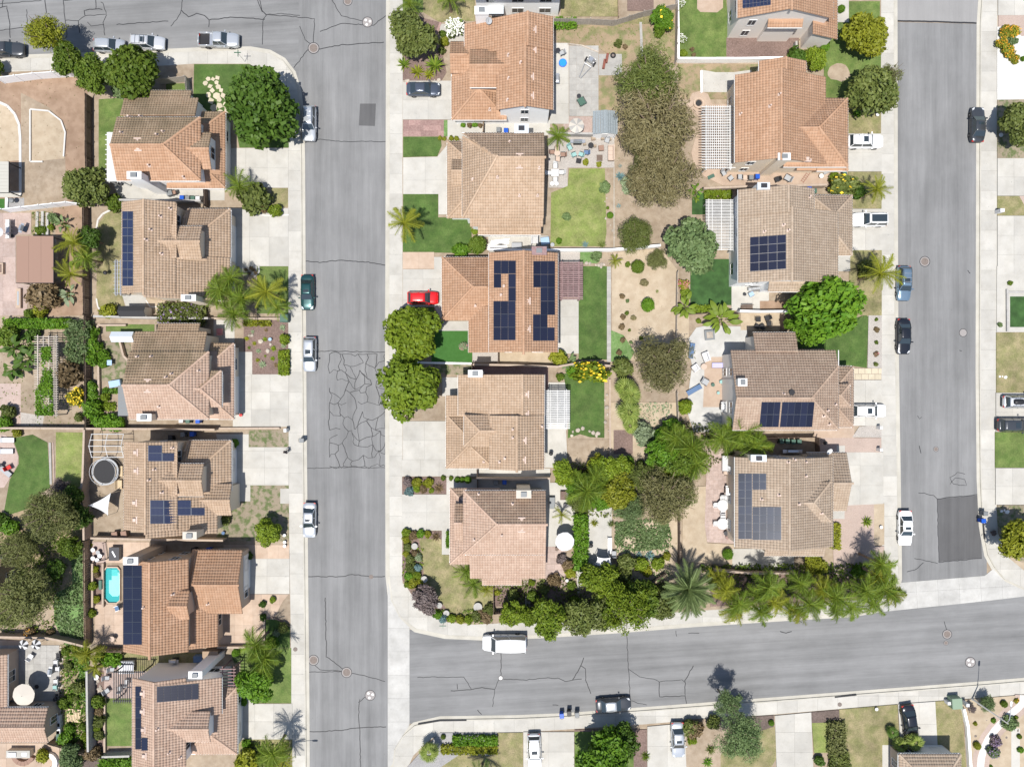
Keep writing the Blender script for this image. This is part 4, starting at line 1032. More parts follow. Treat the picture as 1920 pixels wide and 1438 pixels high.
def lounger(t,x,y,rz,label,mat,group='sun loungers'):
 root = thing('sun_lounger',t,x,y,label,'lounger',group,rz)
 g = G(); g.box(-.55,-.33,.28,1.0,.33,.36); g.put('mattress',MT[mat],root)
 g = G(); g.add([(-.55,-.33,.30),(-1.05,-.33,.68),(-1.05,.33,.68),(-.55,.33,.30),(-.60,-.33,.24),(-1.10,-.33,.62),(-1.10,.33,.62),(-.60,.33,.24)],[(3,2,1,0),(4,5,6,7),(0,1,5,4),(1,2,6,5),(2,3,7,6),(3,0,4,7)]); g.put('backrest',MT[mat],root)
 g = G(); g.box(-.8,-.36,.2,1.02,-.335,.26).box(-.8,.335,.2,1.02,.36,.26); g.put('frame',MT['dark_metal'],root)
 for a in (-.7,.9):
  for s in (-.32,.32): g = G(); g.cyl(a,s,0,.22,.025,n=6); g.put('leg',MT['dark_metal'],root)
 return root
def table(t,x,y,r,label,mat,rz=0,round_=True,h=.72,w_=None,d_=None,group='garden tables',base='dark_metal'):
 root = thing('garden_table',t,x,y,label,'table',group,rz); R = U(t,r)
 g = G()
 if round_: g.lathe(0,0,[(R*.96,h-.04),(R,h-.02),(R,h),(R*.9,h+.006)],20)
 else: g.box(-w_/2,-d_/2,h-.05,w_/2,d_/2,h)
 g.put('table_top',MT[mat],root)
 a,b = (R*.6,R*.6) if round_ else (w_*.42,d_*.42)
 for sx in (-1,1):
  for sy in (-1,1): g = G(); g.cyl(sx*a,sy*b,0,h-.045,.03,n=6); g.put('leg',MT[base],root)
 return root
def sofa(t,x,y,rz,w_,label,mat,group='outdoor sofas'):
 root = thing('outdoor_sofa',t,x,y,label,'sofa',group,rz); n = max(1,round(w_/.75))
 g = G(); g.box(-.42,-w_/2,.06,.42,w_/2,.30); g.put('base',MT['wood_dark'],root)
 g = G(); g.box(-.44,-w_/2,.30,-.26,w_/2,.78); g.put('backrest',MT[mat],root)
 for s in (-1,1): g = G(); g.cbox(.06,s*(w_/2-.08),.305,.70,.15,.28); g.put('armrest',MT[mat],root)
 for i in range(n): g = G(); l = (w_-.34)/n; g.cbox(.09,-w_/2+.17+l*(i+.5),.305,.64,l-.02,.15); g.put('seat_cushion',MT[mat],root)
 return root
def bin_(t,x,y,rz,label,mat,group='wheeled rubbish bins',z=.17):
 root = thing('wheelie_bin',t,x,y,label,'rubbish bin',group,rz,zc=.9,z=z)
 g = G(); g.cbox(0,0,.06,.48,.46,.88,0,0,1.22); g.put('body',MT[mat],root)
 g = G(); g.add([(-.32,-.30,.945),(.33,-.30,.945),(.33,.30,.945),(-.32,.30,.945),(-.30,-.26,1.01),(.28,-.26,1.0),(.28,.26,1.0),(-.30,.26,1.01)],[(3,2,1,0),(4,5,6,7),(0,1,5,4),(1,2,6,5),(2,3,7,6),(3,0,4,7)]); g.put('lid',MT[mat],root)
 g = G(); g.tube([(-.37,-.24,.95),(-.41,0,.96),(-.37,.24,.95)],.022,6); g.put('handle',MT['black_plastic'],root)
 for s in (-1,1): g = G(); g.v = []; g.cyl(0,0,-.03,.03,.12,n=10); g.v = [Vector((q.x-.22,s*.26+q.z,q.y+.12)) for q in g.v]; g.put('wheel',MT['black_plastic'],root)
 return root
def box_thing(name,t,x,y,rz,w_,d_,h,label,cat,mat,lid=None,group=None,parts=('body','lid')):
 """A cabinet-like thing: plinth, body with bevelled shoulders, overhanging lid and a latch."""
 root = thing(name,t,x,y,label,cat,group,rz,zc=h)
 g = G(); g.cbox(0,0,.02,w_*.94,d_*.94,h-.10); g.put(parts[0],MT[mat],root)
 g = G(); g.cbox(0,0,h-.08,w_,d_,.08,0,0,.93); g.put(parts[1],MT[lid or mat],root)
 g = G(); g.cbox(w_*.47+.01,0,h*.55,.03,.10,.05); g.put('latch',MT['dark_metal'],root)
 return root
def shed(t,x0,y0,x1,y1,label,wall,roof,h=2.2,axis='y',name='garden_shed'):
 X0,Y0,X1,Y1 = wrect(t,x0,y0,x1,y1,h); root = empty(name,((X0+X1)/2,(Y0+Y1)/2,.15),label,'shed'); mx,my = (X0+X1)/2,(Y0+Y1)/2; rise = .45
 g = G(); a,b,c,d = X0+.12,Y0+.12,X1-.12,Y1-.12
 if axis == 'y': g.add([(a,b,.15),(c,b,.15),(c,d,.15),(a,d,.15),(a,b,h),(c,b,h),(c,d,h),(a,d,h),(mx,b,h+rise*.9),(mx,d,h+rise*.9)],[(0,1,5,8,4),(1,2,6,5),(2,3,7,9,6),(3,0,4,7)])
 else: g.add([(a,b,.15),(c,b,.15),(c,d,.15),(a,d,.15),(a,b,h),(c,b,h),(c,d,h),(a,d,h),(a,my,h+rise*.9),(c,my,h+rise*.9)],[(0,1,5,4),(1,2,6,9,5),(2,3,7,6),(3,0,4,8,7)])
 wl = g.put('wall',MT[wall],root)
 for s in (-1,1):
  g = G(); n = 5
  for k in range(n):
   f0,f1 = k/n,(k+1)/n
   if axis == 'y':
    e = X0 if s < 0 else X1; xa,xb = e+(mx-e)*f0,e+(mx-e)*f1+(.03*s*-1 if k < n-1 else 0)*-1; za,zb = h+rise*f0+.03,h+rise*f1
    q = [(xa,Y0,za),(xb,Y0,zb),(xb,Y1,zb),(xa,Y1,za),(xa,Y0,za-.06),(xb,Y0,zb-.06),(xb,Y1,zb-.06),(xa,Y1,za-.06)]
   else:
    e = Y0 if s < 0 else Y1; ya,yb = e+(my-e)*f0,e+(my-e)*f1; za,zb = h+rise*f0+.03,h+rise*f1
    q = [(X1,ya,za),(X1,yb,zb),(X0,yb,zb),(X0,ya,za),(X1,ya,za-.06),(X1,yb,zb-.06),(X0,yb,zb-.06),(X0,ya,za-.06)]
   fl = [(0,1,2,3),(7,6,5,4),(0,4,5,1),(1,5,6,2),(2,6,7,3),(3,7,4,0)]; g = G(); g.add(q,fl if s > 0 and axis != 'y' or s < 0 and axis == 'y' else [tuple(reversed(f)) for f in fl]); g.put('roof_strip',MT[roof],root)
 g = G(); g.cbox(mx,b-.02 if axis == 'y' else b-.02,.17,.8,.04,1.85); dr = g.put('door',MT['white_paint'],root); g = G(); g.cbox(mx+.3,b-.06,1.05,.04,.06,.12); g.put('handle',MT['dark_metal'],dr)
 return root
def manhole(road,t,x,y,r,label,z=.028,mat='iron_rust',ring=True):
 p = P(t,x,y); R = U(t,r); root = empty('manhole_cover',(p.x,p.y,z),label,'manhole cover','manhole covers',local=True);
 if ring: g = G(); g.lathe(0,0,[(R*1.45,0),(R*1.45,.004)],24); g.put('collar',MT['tar'],root); g = G(); g.lathe(0,0,[(R*1.28,.004),(R*1.28,.007)],24); g.put('concrete_ring',MT['road_collar'],root)
 g = G(); g.lathe(0,0,[(R,.004),(R,.013),(R*.92,.017)],24); c = g.put('lid',MT[mat],root); g = G()
 for k in range(8): a = k*math.pi/4; g.cbox(R*.55*math.cos(a),R*.55*math.sin(a),.0172,R*.5,R*.07,.004,a)
 g.put('rib',MT[mat],c,kind='stuff'); return root
MT['road_collar'] = M('road_collar',(.27,.25,.24),fine=.1)
def valve_group(t,x,y,label):
 root = thing('valve_covers',t,x,y,label,'valve cover','valve cover clusters',z=.028)
 g = G(); g.lathe(0,0,[(.74,0),(.74,.003)],20); g.put('tar_ring',MT['tar'],root); g = G(); g.lathe(0,0,[(.66,.003),(.66,.006)],20); g.put('concrete_pad',MT['road_collar'],root)
 for a in (.3,2.3,4.4): g = G(); g.cyl(.36*math.cos(a),.36*math.sin(a),.006,.018,.17,.15,14); g.put('lid',MT['white_paint'],root)
 return root
def street_lamp(t,x,y,arm,label,h=6.7):
 p = P(t,x,y,.15); root = empty('street_lamp',(p.x,p.y,.15),label,'street lamp','street lamps',math.radians(arm),local=True); cm = MT['concrete_grey']
 g = G(); g.lathe(0,0,[(.20,0),(.20,.12),(.11,.2),(.07,h)],10); g.put('pole',cm,root,True)
 g = G(); g.tube([(0,0,h-.25),(.5,0,h+.12),(1.3,0,h+.30),(2.5,0,h+.34)],[.05,.045,.04,.035],7); g.put('arm',MT['steel'],root)
 g = G(); V,F = grid_loft([(2.3+.75*f,[(-.15*e,h+.30),(-.13*e,h+.38),(0,h+.30+.15*e),(.13*e,h+.38),(.15*e,h+.30)]) for f,e in ((0,.45),(.25,.9),(.6,1),(.9,.85),(1,.5))]); g.add(V,F); hd = g.put('lamp_head',MT['steel'],root)
 g = G(); g.cbox(2.72,0,h+.255,.42,.22,.045); g.put('lens',MT['lamp_clear'],hd)
 return root
def rockrow(name,t,pts,n,r,label,mat='rock',seed=3,spread=.3,cat='rocks'):
 """Loose edging stones, each its own object, placed along a line."""
 rr = random.Random(seed); pl = [P(t,x,y) for x,y in pts]; Ls = [(pl[i+1]-pl[i]).length for i in range(len(pl)-1)]; T = sum(Ls)
 def mk(v):
  def f():
   bm = bmesh.new(); bmesh.ops.create_icosphere(bm,subdivisions=1,radius=1); q = random.Random(v)
   for w_ in bm.verts: w_.co *= q.uniform(.75,1.1)
   me = bpy.data.meshes.new(name); bm.to_mesh(me); bm.free(); me.materials.append(MT[mat]); return me
  return f
 for i in range(n):
  d = T*(i+.5)/n; k = 0
  while k < len(Ls)-1 and d > Ls[k]: d -= Ls[k]; k += 1
  p = pl[k].lerp(pl[k+1],min(1,d/Ls[k])); s = r*rr.uniform(.7,1.3)
  o = link(bpy.data.objects.new(name,proto(('rock',name,mat,i % 4),mk(i % 4)))); o.location = (p.x+rr.uniform(-spread,spread),p.y+rr.uniform(-spread,spread),.17+s*.2); o.scale = (s,s*rr.uniform(.7,1),s*.6); o.rotation_euler = (0,0,rr.uniform(0,6))
  ORIG[o.name] = Vector((0,0,0)); tag(o,label,'stone',label)
def ground_is_road(p):
 s = S; px,py = p.x/S+960,719-p.y/S
 if 570 < px < 726: return True
 if px < 570 and py < 102 : return True
 if 1682 < px < 1838 and py < 1085: return True
 yt = np.interp(px,[767,905,1012,1300,1640,1920],[1192,1194,1190,1169,1146,1117]); yb = np.interp(px,[767,965,1060,1300,1850,1920],[1340,1342,1338,1321,1279,1273])
 return px > 767 and yt < py < yb
# ======= THE SETTING
g = G(); g.add([(-400,-400,0),(400,-400,0),(400,400,0),(-400,400,0)],[(0,1,2,3)]); gr_ = g.put('ground',MT['soil']); gr_['kind'] = 'structure'
def sheet(name,pts,mat,z):
 q = [P('p',x,y) for x,y in pts]; g = G(); g.prism([(v.x,v.y) for v in q],z-.05,z); o = g.put(name,MT[mat]); o['kind'] = 'structure'; return o
road_w = sheet('road',[(560,-200),(731,-200),(731,1650),(560,1650)],'road',.022)
road_n = sheet('road',[(-300,-200),(572,-200),(572,260),(-300,260)],'road_b',.0205)
road_s = sheet('road',[(767,1180),(905,1180),(1012,1176),(1300,1155),(1640,1130),(1850,1108),(2100,1090),(2100,1290),(1850,1295),(1300,1340),(965,1358),(767,1356)],'road_b',.0215)
road_e = sheet('road',[(1668,42),(1850,46),(1850,1081),(1690,1094),(1668,1094)],'road',.0225)
sheet('road',[(1668,-200),(1850,-200),(1850,45),(1668,41)],'road_light',.0218)
sheet('road_patch',[(675,195),(705,195),(703,237),(673,236)],'road_patch',.0245)
sheet('road_patch',[(1757,935),(1836,928),(1841,1046),(1760,1053)],'road_patch',.0245)
KW = [(-200,120),(0,112),(190,105),(370,97),(470,95),(505,101),(530,115),(548,138),(558,170),(563,210),(565,300),(566,500),(568,800),(570,1000),(573,1300),(575,1640)]
IW = [(-200,148),(0,137),(320,124),(365,121),(468,121),(500,140),(525,175),(538,215),(541,280),(541,700),(543,1000),(546,1200),(548,1640)]
KM = [(731,-200),(731,0),(730,400),(729,700),(730,1080),(735,1125),(750,1155),(780,1178),(835,1190),(905,1193),(1012,1189),(1150,1180),(1300,1168),(1480,1156),(1600,1149),(1650,1140),(1676,1118),(1684,1085),(1683,1000),(1680,800),(1677,600),(1676,300),(1675,-200)]
IM = [(756,-200),(755,300),(755,1092),(778,1113),(800,1140),(815,1153),(840,1166),(890,1170),(945,1167),(1010,1164),(1250,1148),(1480,1133),(1620,1123),(1645,1110),(1655,1085),(1652,1000),(1651,700),(1651,-200)]
KE = [(1842,-200),(1841,0),(1838,45),(1837,300),(1836,700),(1838,900),(1842,985),(1846,1009),(1852,1040),(1864,1062),(1883,1085),(1919,1103),(2100,1092)]
IE = [(1869,-200),(1868,600),(1865,800),(1867,945),(1870,1000),(1890,1045),(1920,1070),(2100,1065)]
KS = [(2100,1266),(1920,1277),(1850,1283),(1300,1325),(1060,1343),(965,1347),(825,1349),(778,1360),(756,1379),(741,1404),(737,1440),(737,1640)]
IS = [(2100,1288),(1910,1301),(1752,1313),(1681,1319),(1519,1332),(1450,1338),(1281,1350),(1210,1356),(1076,1365),(980,1371),(826,1373),(800,1390),(775,1415),(764,1440),(762,1640)]
for K,I in ((KW,IW),(KM,IM),(KE,IE),(KS,IS)):
 q = [tuple(P('p',x,y)[:2]) for x,y in K]; V,F = ribbon(q,1.05)
 put('gutter_pan',[(x,y,.034) for x,y in V],F,MT['kerb'])['kind'] = 'structure'
 slabs('sidewalk','p',K+I[::-1],2.75,2.75,'concrete',.025,top=.132)
 curb('kerb','p',K)
slabs('cross_gutter','p',[(727,1090),(738,1135),(752,1160),(768,1176),(768,1358),(756,1377),(742,1404),(738,1430),(727,1440)],3.4,3.4,'concrete_grey',.02,top=.024)
slabs('cross_gutter','p',[(1688,1092),(1846,1079),(1862,1066),(1884,1090),(1921,1106),(2000,1108),(1850,1126),(1640,1148),(1655,1141),(1680,1118)],2.8,2.8,'concrete_grey',.02,ang=.06,top=.026)
def lot(pts,mat): patch('yard_soil','p',pts,mat,.143)
lot([(-300,150)]+IW[1:]+[(-300,1640)],'soil'); lot(IM,'soil'); lot(IE+[(2100,-200)],'soil_pale'); lot(IS+[(2100,1640)],'soil')
# ---- west block, back gardens and front yards
patch('yard_soil','a',[(0,480),(440,440),(530,560),(530,1240),(0,1260)],'soil_brown')
patch('yard_soil','a',[(130,560),(300,650),(400,760),(395,960),(410,1240),(135,1240)],'soil')
patch('dirt_pad','a',[(190,665),(300,675),(375,735),(398,810),(388,955),(190,972)],'soil_pale')
patch('dirt_pad','a',[(0,625),(55,645),(100,700),(122,760),(124,965),(0,975)],'soil_pale')
patch('patio','a',rect(0,1150,128,1186),'concrete'); patch('patio','a',rect(34,1186,50,1262),'concrete')
patch('gravel_bed','a',rect(50,1190,150,1252),'gravel_grey'); patch('putting_turf','a',rect(-60,1195,33,1262),'turf')
patch('lawn','a',[(596,600),(752,590),(735,800),(650,800),(640,1050),(596,1040)],'lawn')
patch('lawn','a',[(1168,390),(1500,390),(1570,430),(1690,590),(1735,760),(1735,890),(1440,890),(1400,700),(1160,690)],'lawn_lush')
patch('lawn','a',rect(1000,505,1118,560),'lawn')
patch('side_path','a',[(680,1092),(1350,1092),(1350,1205),(720,1205)],'concrete')
slabs('driveway','a',rect(1350,892,1733,1130),2.9,2.9)
patch('lawn','a',rect(1630,1132,1730,1245),'lawn_dry')
slabs('driveway','b',rect(1385,100,1733,447),3.0,3.3)
patch('path','b',[(1440,440),(1560,440),(1530,500),(1440,500)],'concrete')
patch('lawn','b',rect(1545,448,1733,730),'lawn')
patch('lawn','b',[(650,112),(740,112),(740,630),(755,705),(610,712),(582,655),(590,200)],'lawn_dry')
patch('patio','b',[(735,618),(880,618),(878,690),(760,690)],'concrete')
patch('side_path','b',[(880,640),(1230,690),(1230,745),(960,735),(880,680)],'soil_pale')
slabs('patio','b',[(-60,128),(192,128),(192,255),(100,262),(100,548),(190,560),(160,740),(-60,745)],2.0,2.0,'paver_pink',.012,base='paver_gap',piece='paver')
patch('planting_bed','b',rect(195,120,320,258),'bank'); patch('yard_soil','b',[(322,100),(508,90),(508,742),(185,745),(215,560),(370,545)],'soil_brown')
patch('planting_bed','b',[(1465,770),(1732,770),(1732,1095),(1465,1095)],'mulch')
patch('patio','b',rect(1285,768,1410,905),'concrete'); patch('path','b',rect(1405,960,1516,1100),'concrete')
patch('lawn','b',rect(610,895,790,1135),'lawn_patchy'); patch('lawn','b',rect(640,795,930,838),'lawn')
patch('yard_soil','b',rect(0,800,520,1400),'soil')
patch('patio','b',rect(-40,1150,130,1400),'paver_pink')
slabs('driveway','c',rect(1400,-58,1735,256),2.9,2.6)
patch('rubble_pad','c',[(130,170),(270,190),(260,250),(130,250)],'gravel')
patch('lawn','c',rect(1495,275,1733,376),'lawn_patchy')
slabs('driveway','c',[(1300,300),(1495,300),(1495,378),(1735,378),(1735,606),(1505,606),(1505,702),(1380,702)],3.0,2.6)
patch('lawn','c',[(1300,704),(1505,704),(1505,606),(1735,606),(1735,940),(1300,940)],'lawn_patchy')
patch('utility_pad','c',rect(1684,626,1736,716),'concrete')
patch('yard_soil','c',rect(555,280,760,905),'soil'); patch('side_yard','c',rect(740,275,1300,345),'soil')
patch('patio','c',[(-40,300),(40,305),(85,350),(115,430),(112,480),(60,570),(30,620),(-40,620)],'paver_pink')
patch('lawn','c',[(95,322),(200,302),(290,350),(306,620),(250,655),(130,820),(30,760),(64,572),(118,478),(118,430),(90,350)],'lawn_lush')
patch('lawn','c',[(340,288),(510,290),(512,600),(420,640),(340,560)],'lawn_bright')
patch('bank','c',[(-60,820),(512,640),(512,1300),(-60,1300)],'bank')
patch('groundcover','c',[(430,950),(512,940),(520,1700),(420,1620),(330,1420),(330,1260),(440,1200)],'groundcover')
slabs('driveway','c',rect(1345,962,1738,1045),1.5,1.5,'paver',.012,piece='paver',base='paver_gap')
slabs('driveway','c',rect(1470,1045,1740,1256),2.9,2.9)
slabs('courtyard','d',[(1305,240),(1735,240),(1700,280),(1650,380),(1585,390),(1585,548),(1305,548)],1.3,1.3,'paver',.012,piece='paver',base='paver_gap')
slabs('patio','d',rect(575,300,745,548),1.3,1.3,'paver',.012,piece='paver',base='paver_gap')
slabs('patio','c',[(640,945),(900,945),(900,1070),(640,1070)],1.3,1.3,'paver',.012,piece='paver',base='paver_gap')
patch('patio','c',rect(555,945,640,1070),'paver_pink')
patch('planting_bed','d',rect(555,55,620,315),'mulch'); patch('lawn','d',[(1590,390),(1680,395),(1742,420),(1742,560),(1560,560),(1590,500)],'lawn_lush')
patch('lawn','d',rect(1445,562,1750,892),'lawn'); slabs('driveway','d',rect(1420,895,1756,1108),2.9,2.4)
patch('path','d',rect(1480,860,1540,895),'concrete'); patch('lawn','d',rect(1420,1108,1756,1500),'lawn_dry')
patch('patio','d',rect(625,620,960,862),'paver_pink'); patch('lawn','d',rect(636,862,830,1148),'lawn'); patch('side_yard','d',rect(740,590,1300,700),'lawn_dry')
patch('planting_bed','d',rect(560,700,630,1160),'mulch')
patch('patio','d',rect(-60,515,130,545),'paver')
slabs('patio','d',rect(-60,545,362,925),.9,.9,'paver_grey',.012,piece='paver',base='paver_gap')
patch('bank','d',[(365,540),(540,560),(545,1200),(365,1130)],'bank'); patch('groundcover','d',[(430,560),(540,560),(540,900),(470,850),(480,700)],'groundcover')
slabs('patio','d',rect(-60,1130,362,1500),2.2,2.2,'paver',.012,piece='paver',base='paver_gap'); patch('lawn','d',blob(20,1165,60,28,14),'lawn_lush')
patch('planting_bed','d',rect(365,1195,800,1500),'mulch_dark')
# ---- middle block, west side
patch('lawn','e',[(300,-60),(610,-60),(610,130),(400,140),(300,80)],'lawn_dry'); patch('lawn','e',rect(178,-60,300,80),'lawn')
patch('planting_bed','e',[(178,80),(400,140),(380,240),(415,330),(440,440),(410,490),(178,490)],'mulch')
patch('porch','e',rect(400,150,560,260),'concrete')
slabs('driveway','e',rect(178,490,480,722),2.9,3.1); slabs('path','e',rect(180,724,424,822),.8,.8,'paver_red',.01,piece='paver',base='paver_gap',stag=True)
patch('groundcover','e',rect(424,726,446,822),'groundcover')
patch('path','e',[(446,724),(1060,724),(1060,815),(446,840)],'concrete')
slabs('side_path','e',rect(1060,264,1172,748),3.0,3.0); slabs('patio','e',rect(1174,280,1350,702),.9,.9,'paver_grey',.012,piece='paver',base='paver_gap')
patch('patio','e',rect(1140,704,1310,805),'paver_pink'); patch('bank','e',[(1090,130),(1440,135),(1820,60),(1820,380),(1490,400),(1350,290),(1100,260)],'bank')
patch('path','e',rect(1352,330,1490,458),'paver_grey'); patch('yard_soil','e',rect(1350,458,1480,665),'bank')
patch('lawn','e',rect(1125,-60,1468,105),'lawn_dry'); patch('planting_bed','e',rect(1522,-60,1680,72),'mulch'); patch('lawn','e',rect(1550,95,1660,150),'lawn_dry')
patch('lawn','e',[(180,825),(405,825),(410,880),(385,942),(180,947)],'lawn_lush')
slabs('driveway','e',[(180,950),(385,945),(440,880),(445,1290),(392,1290),(392,1168),(180,1168)],2.7,4.0)
patch('lawn','f',[(180,16),(390,16),(390,155),(590,160),(590,370),(178,362)],'lawn_lush')
patch('patio','e',[(1050,800),(1445,800),(1445,1010),(1165,1010),(1165,1130),(1050,1130)],'gravel')
patch('lawn','e',[(1175,1015),(1388,1015),(1398,1400),(1385,1480),(1062,1480),(1066,1160),(1165,1120)],'lawn_bright')
patch('yard_soil','e',[(1445,830),(1560,830),(1560,1490),(1445,1490)],'soil')
patch('side_yard','f',rect(690,265,1050,355),'concrete')
slabs('path','f',rect(178,363,366,464),1.9,1.9,'paver',.012,piece='paver',base='paver_gap')
slabs('driveway','f',[(178,466),(366,466),(366,392),(420,392),(420,780),(366,690),(178,690)],2.9,3.0)
patch('lawn','f',rect(178,692,366,760),'lawn_lush'); patch('path','f',rect(360,776,580,834),'concrete'); patch('lawn','f',rect(350,834,594,1027),'turf')
patch('gravel_bed','f',rect(596,960,752,1022),'gravel'); patch('side_yard','f',rect(750,950,1080,1030),'soil_pale')
slabs('patio','f',rect(1090,640,1231,970),2.4,2.4); patch('gravel_bed','f',rect(1090,362,1238,424),'gravel')
patch('lawn','f',rect(1231,448,1400,1006),'lawn_lush'); slabs('edging_path','f',rect(1400,450,1425,1020),.55,.42,'paver_grey',.02,piece='paver',base='paver_gap')
patch('groundcover','f',rect(1240,362,1345,430),'groundcover'); patch('garden_soil','f',[(1430,370),(1720,340),(1830,480),(1815,1010),(1430,1010)],'soil_pale')
patch('groundcover','f',[(1425,830),(1500,860),(1565,960),(1540,1010),(1425,1018)],'groundcover')
patch('lawn','f',rect(360,1030,592,1096),'lawn_patchy')
patch('courtyard','f',rect(415,1112,530,1225),'concrete'); slabs('patio','f',rect(590,1045,1050,1190),1.2,1.2,'paver_red',.012,piece='paver',base='paver_gap')
slabs('driveway','g',rect(178,222,440,452),2.9,2.7); slabs('driveway','g',rect(172,452,620,552),2.9,2.9,'concrete'); patch('side_path','g',rect(620,505,1060,556),'concrete')
patch('side_path','g',[(1030,-10),(1170,-10),(1185,120),(1155,270),(1165,500),(1030,500)],'concrete')
patch('lawn','g',[(1140,-60),(1200,-75),(1385,-60),(1385,322),(1300,318),(1240,300),(1165,325),(1175,150)],'lawn_lush')
patch('dirt_pad','g',rect(1165,332,1420,505),'soil'); patch('garden_soil','g',rect(1420,110,1830,545),'soil_pale')
patch('planting_bed','g',rect(1440,275,1555,420),'mulch')
patch('planting_bed','g',rect(174,556,440,658),'mulch'); patch('path','g',rect(440,556,500,880),'concrete')
slabs('driveway','g',rect(174,660,470,876),2.9,3.0); patch('path','g',rect(412,876,465,1020),'concrete')
patch('planting_bed','g',[(175,880),(410,880),(410,930),(290,930),(300,1150),(420,1290),(640,1400),(700,1420),(450,1425),(300,1370),(175,1170)],'mulch')
patch('lawn','g',[(275,925),(410,925),(412,1020),(470,1025),(470,1085),(560,1160),(720,1200),(720,1330),(620,1390),(460,1370),(310,1180),(300,1060)],'lawn_dry')
patch('side_path','g',rect(490,570,1060,660),'concrete_grey'); patch('patio','g',[(1020,590),(1215,590),(1200,975),(1020,975)],'concrete')
slabs('patio','g',rect(1020,972,1152,1215),1.0,.75,'paver_pink',.035,piece='flagstone',base='paver_gap',stag=True)
patch('path','g',[(1290,750),(1430,740),(1425,1110),(1320,1120),(1225,1260),(1215,1080),(1290,1000)],'concrete')
patch('planting_bed','g',rect(725,1190,1220,1330),'mulch'); patch('garden_soil','g',[(1450,850),(1830,780),(1835,1200),(1450,1180)],'soil_pale')
# ---- middle block, east side
patch('lawn','i',[(72,-60),(350,-60),(380,350),(72,350)],'lawn'); patch('patio','i',[(180,-60),(335,-60),(335,55),(300,82),(200,80),(180,60)],'paver')
patch('gravel_bed','i',rect(355,232,790,352),'mulch'); patch('bank','i',rect(70,392,560,600),'bank')
patch('patio','i',[(205,425),(290,440),(400,440),(505,425),(505,500),(400,560),(205,558)],'concrete')
patch('patio','i',[(150,565),(200,550),(245,570),(270,630),(420,630),(420,990),(1090,1000),(1080,1045),(950,1112),(330,1116),(220,1060),(160,990),(145,920),(200,720),(120,630)],'paver')
patch('lawn','i',[(960,142),(1280,142),(1280,600),(940,590),(940,300)],'lawn'); patch('lawn','i',rect(1070,590,1280,806),'lawn_dry')
patch('lawn','i',rect(1088,15,1274,140),'lawn'); patch('path','i',rect(1000,-60,1088,140),'concrete')
slabs('driveway','i',rect(1060,806,1284,1033),2.9,2.9); patch('lawn','i',rect(1085,1035,1284,1255),'lawn_dry')
patch('dirt_bare','i',blob(1030,440,70,55,14,.15),'soil')
patch('lawn','j',[(140,405),(386,405),(386,680),(140,680)],'turf_dark'); patch('lawn','i',[(150,1160),(240,1160),(240,1290),(150,1290)],'turf_dark')
patch('patio','j',[(386,350),(610,350),(610,650),(555,712),(386,712)],'concrete'); patch('planting_bed','j',rect(555,655,740,706),'soil_brown')
slabs('driveway','j',rect(1090,105,1285,352),2.9,2.9); patch('lawn','j',rect(1090,352,1285,742),'lawn_dry'); patch('path','j',rect(1000,378,1096,478),'concrete')
patch('patio','j',[(175,815),(250,800),(480,810),(480,1000),(360,1000),(345,1410),(290,1440),(160,1440),(115,1300),(150,1040),(115,900)],'concrete_grey'); patch('patio','j',[(270,990),(350,990),(350,1290),(215,1290),(225,1020)],'paver')
patch('garden_soil','j',rect(440,728,710,830),'soil_pale'); patch('garden_soil','j',rect(60,700,130,1010),'soil_pale')
patch('lawn','j',[(780,850),(1190,740),(1205,750),(1196,1056),(1085,1040),(940,1040),(940,940),(780,940)],'lawn_lush')
patch('gravel_bed','j',[(1206,742),(1285,742),(1285,1060),(1200,1056)],'gravel'); slabs('path','j',rect(1085,1058,1283,1126),.9,.8,'flag',.06,piece='flagstone',base='paver_gap',stag=True)
slabs('driveway','j',rect(1090,1128,1285,1402),2.9,2.9); patch('path','k',rect(880,250,1120,322),'paver')
patch('gravel_bed','k',[(1108,318),(1150,255),(1200,250),(1283,250),(1283,320)],'gravel'); patch('gravel_bed','k',rect(905,322,1282,408),'gravel_pink')
slabs('driveway','k',[(1015,368),(1064,368),(1064,408),(1294,408),(1294,716),(1060,726),(1060,590),(1015,560)],3.0,3.0)
patch('gravel_bed','k',[(985,728),(1238,716),(1245,970),(1300,970),(1300,1180),(1000,1180)],'gravel_pink'); patch('planting_strip','k',rect(1238,714,1300,962),'soil_pale')
patch('path','k',rect(990,760,1062,806),'concrete')
slabs('patio','k',[(240,385),(410,385),(410,955),(240,945),(225,840),(230,700)],.62,.62,'paver_pink',.012,piece='paver',base='paver_gap')
patch('yard_soil','k',[(95,620),(235,610),(225,840),(240,950),(400,960),(400,1080),(90,1060)],'soil_pale'); patch('side_path','k',rect(390,985,760,1120),'concrete')
patch('planting_bed','k',[(260,1080),(1290,1180),(1200,1290),(260,1330)],'mulch'); patch('path','k',rect(1200,1080,1260,1200),'concrete')
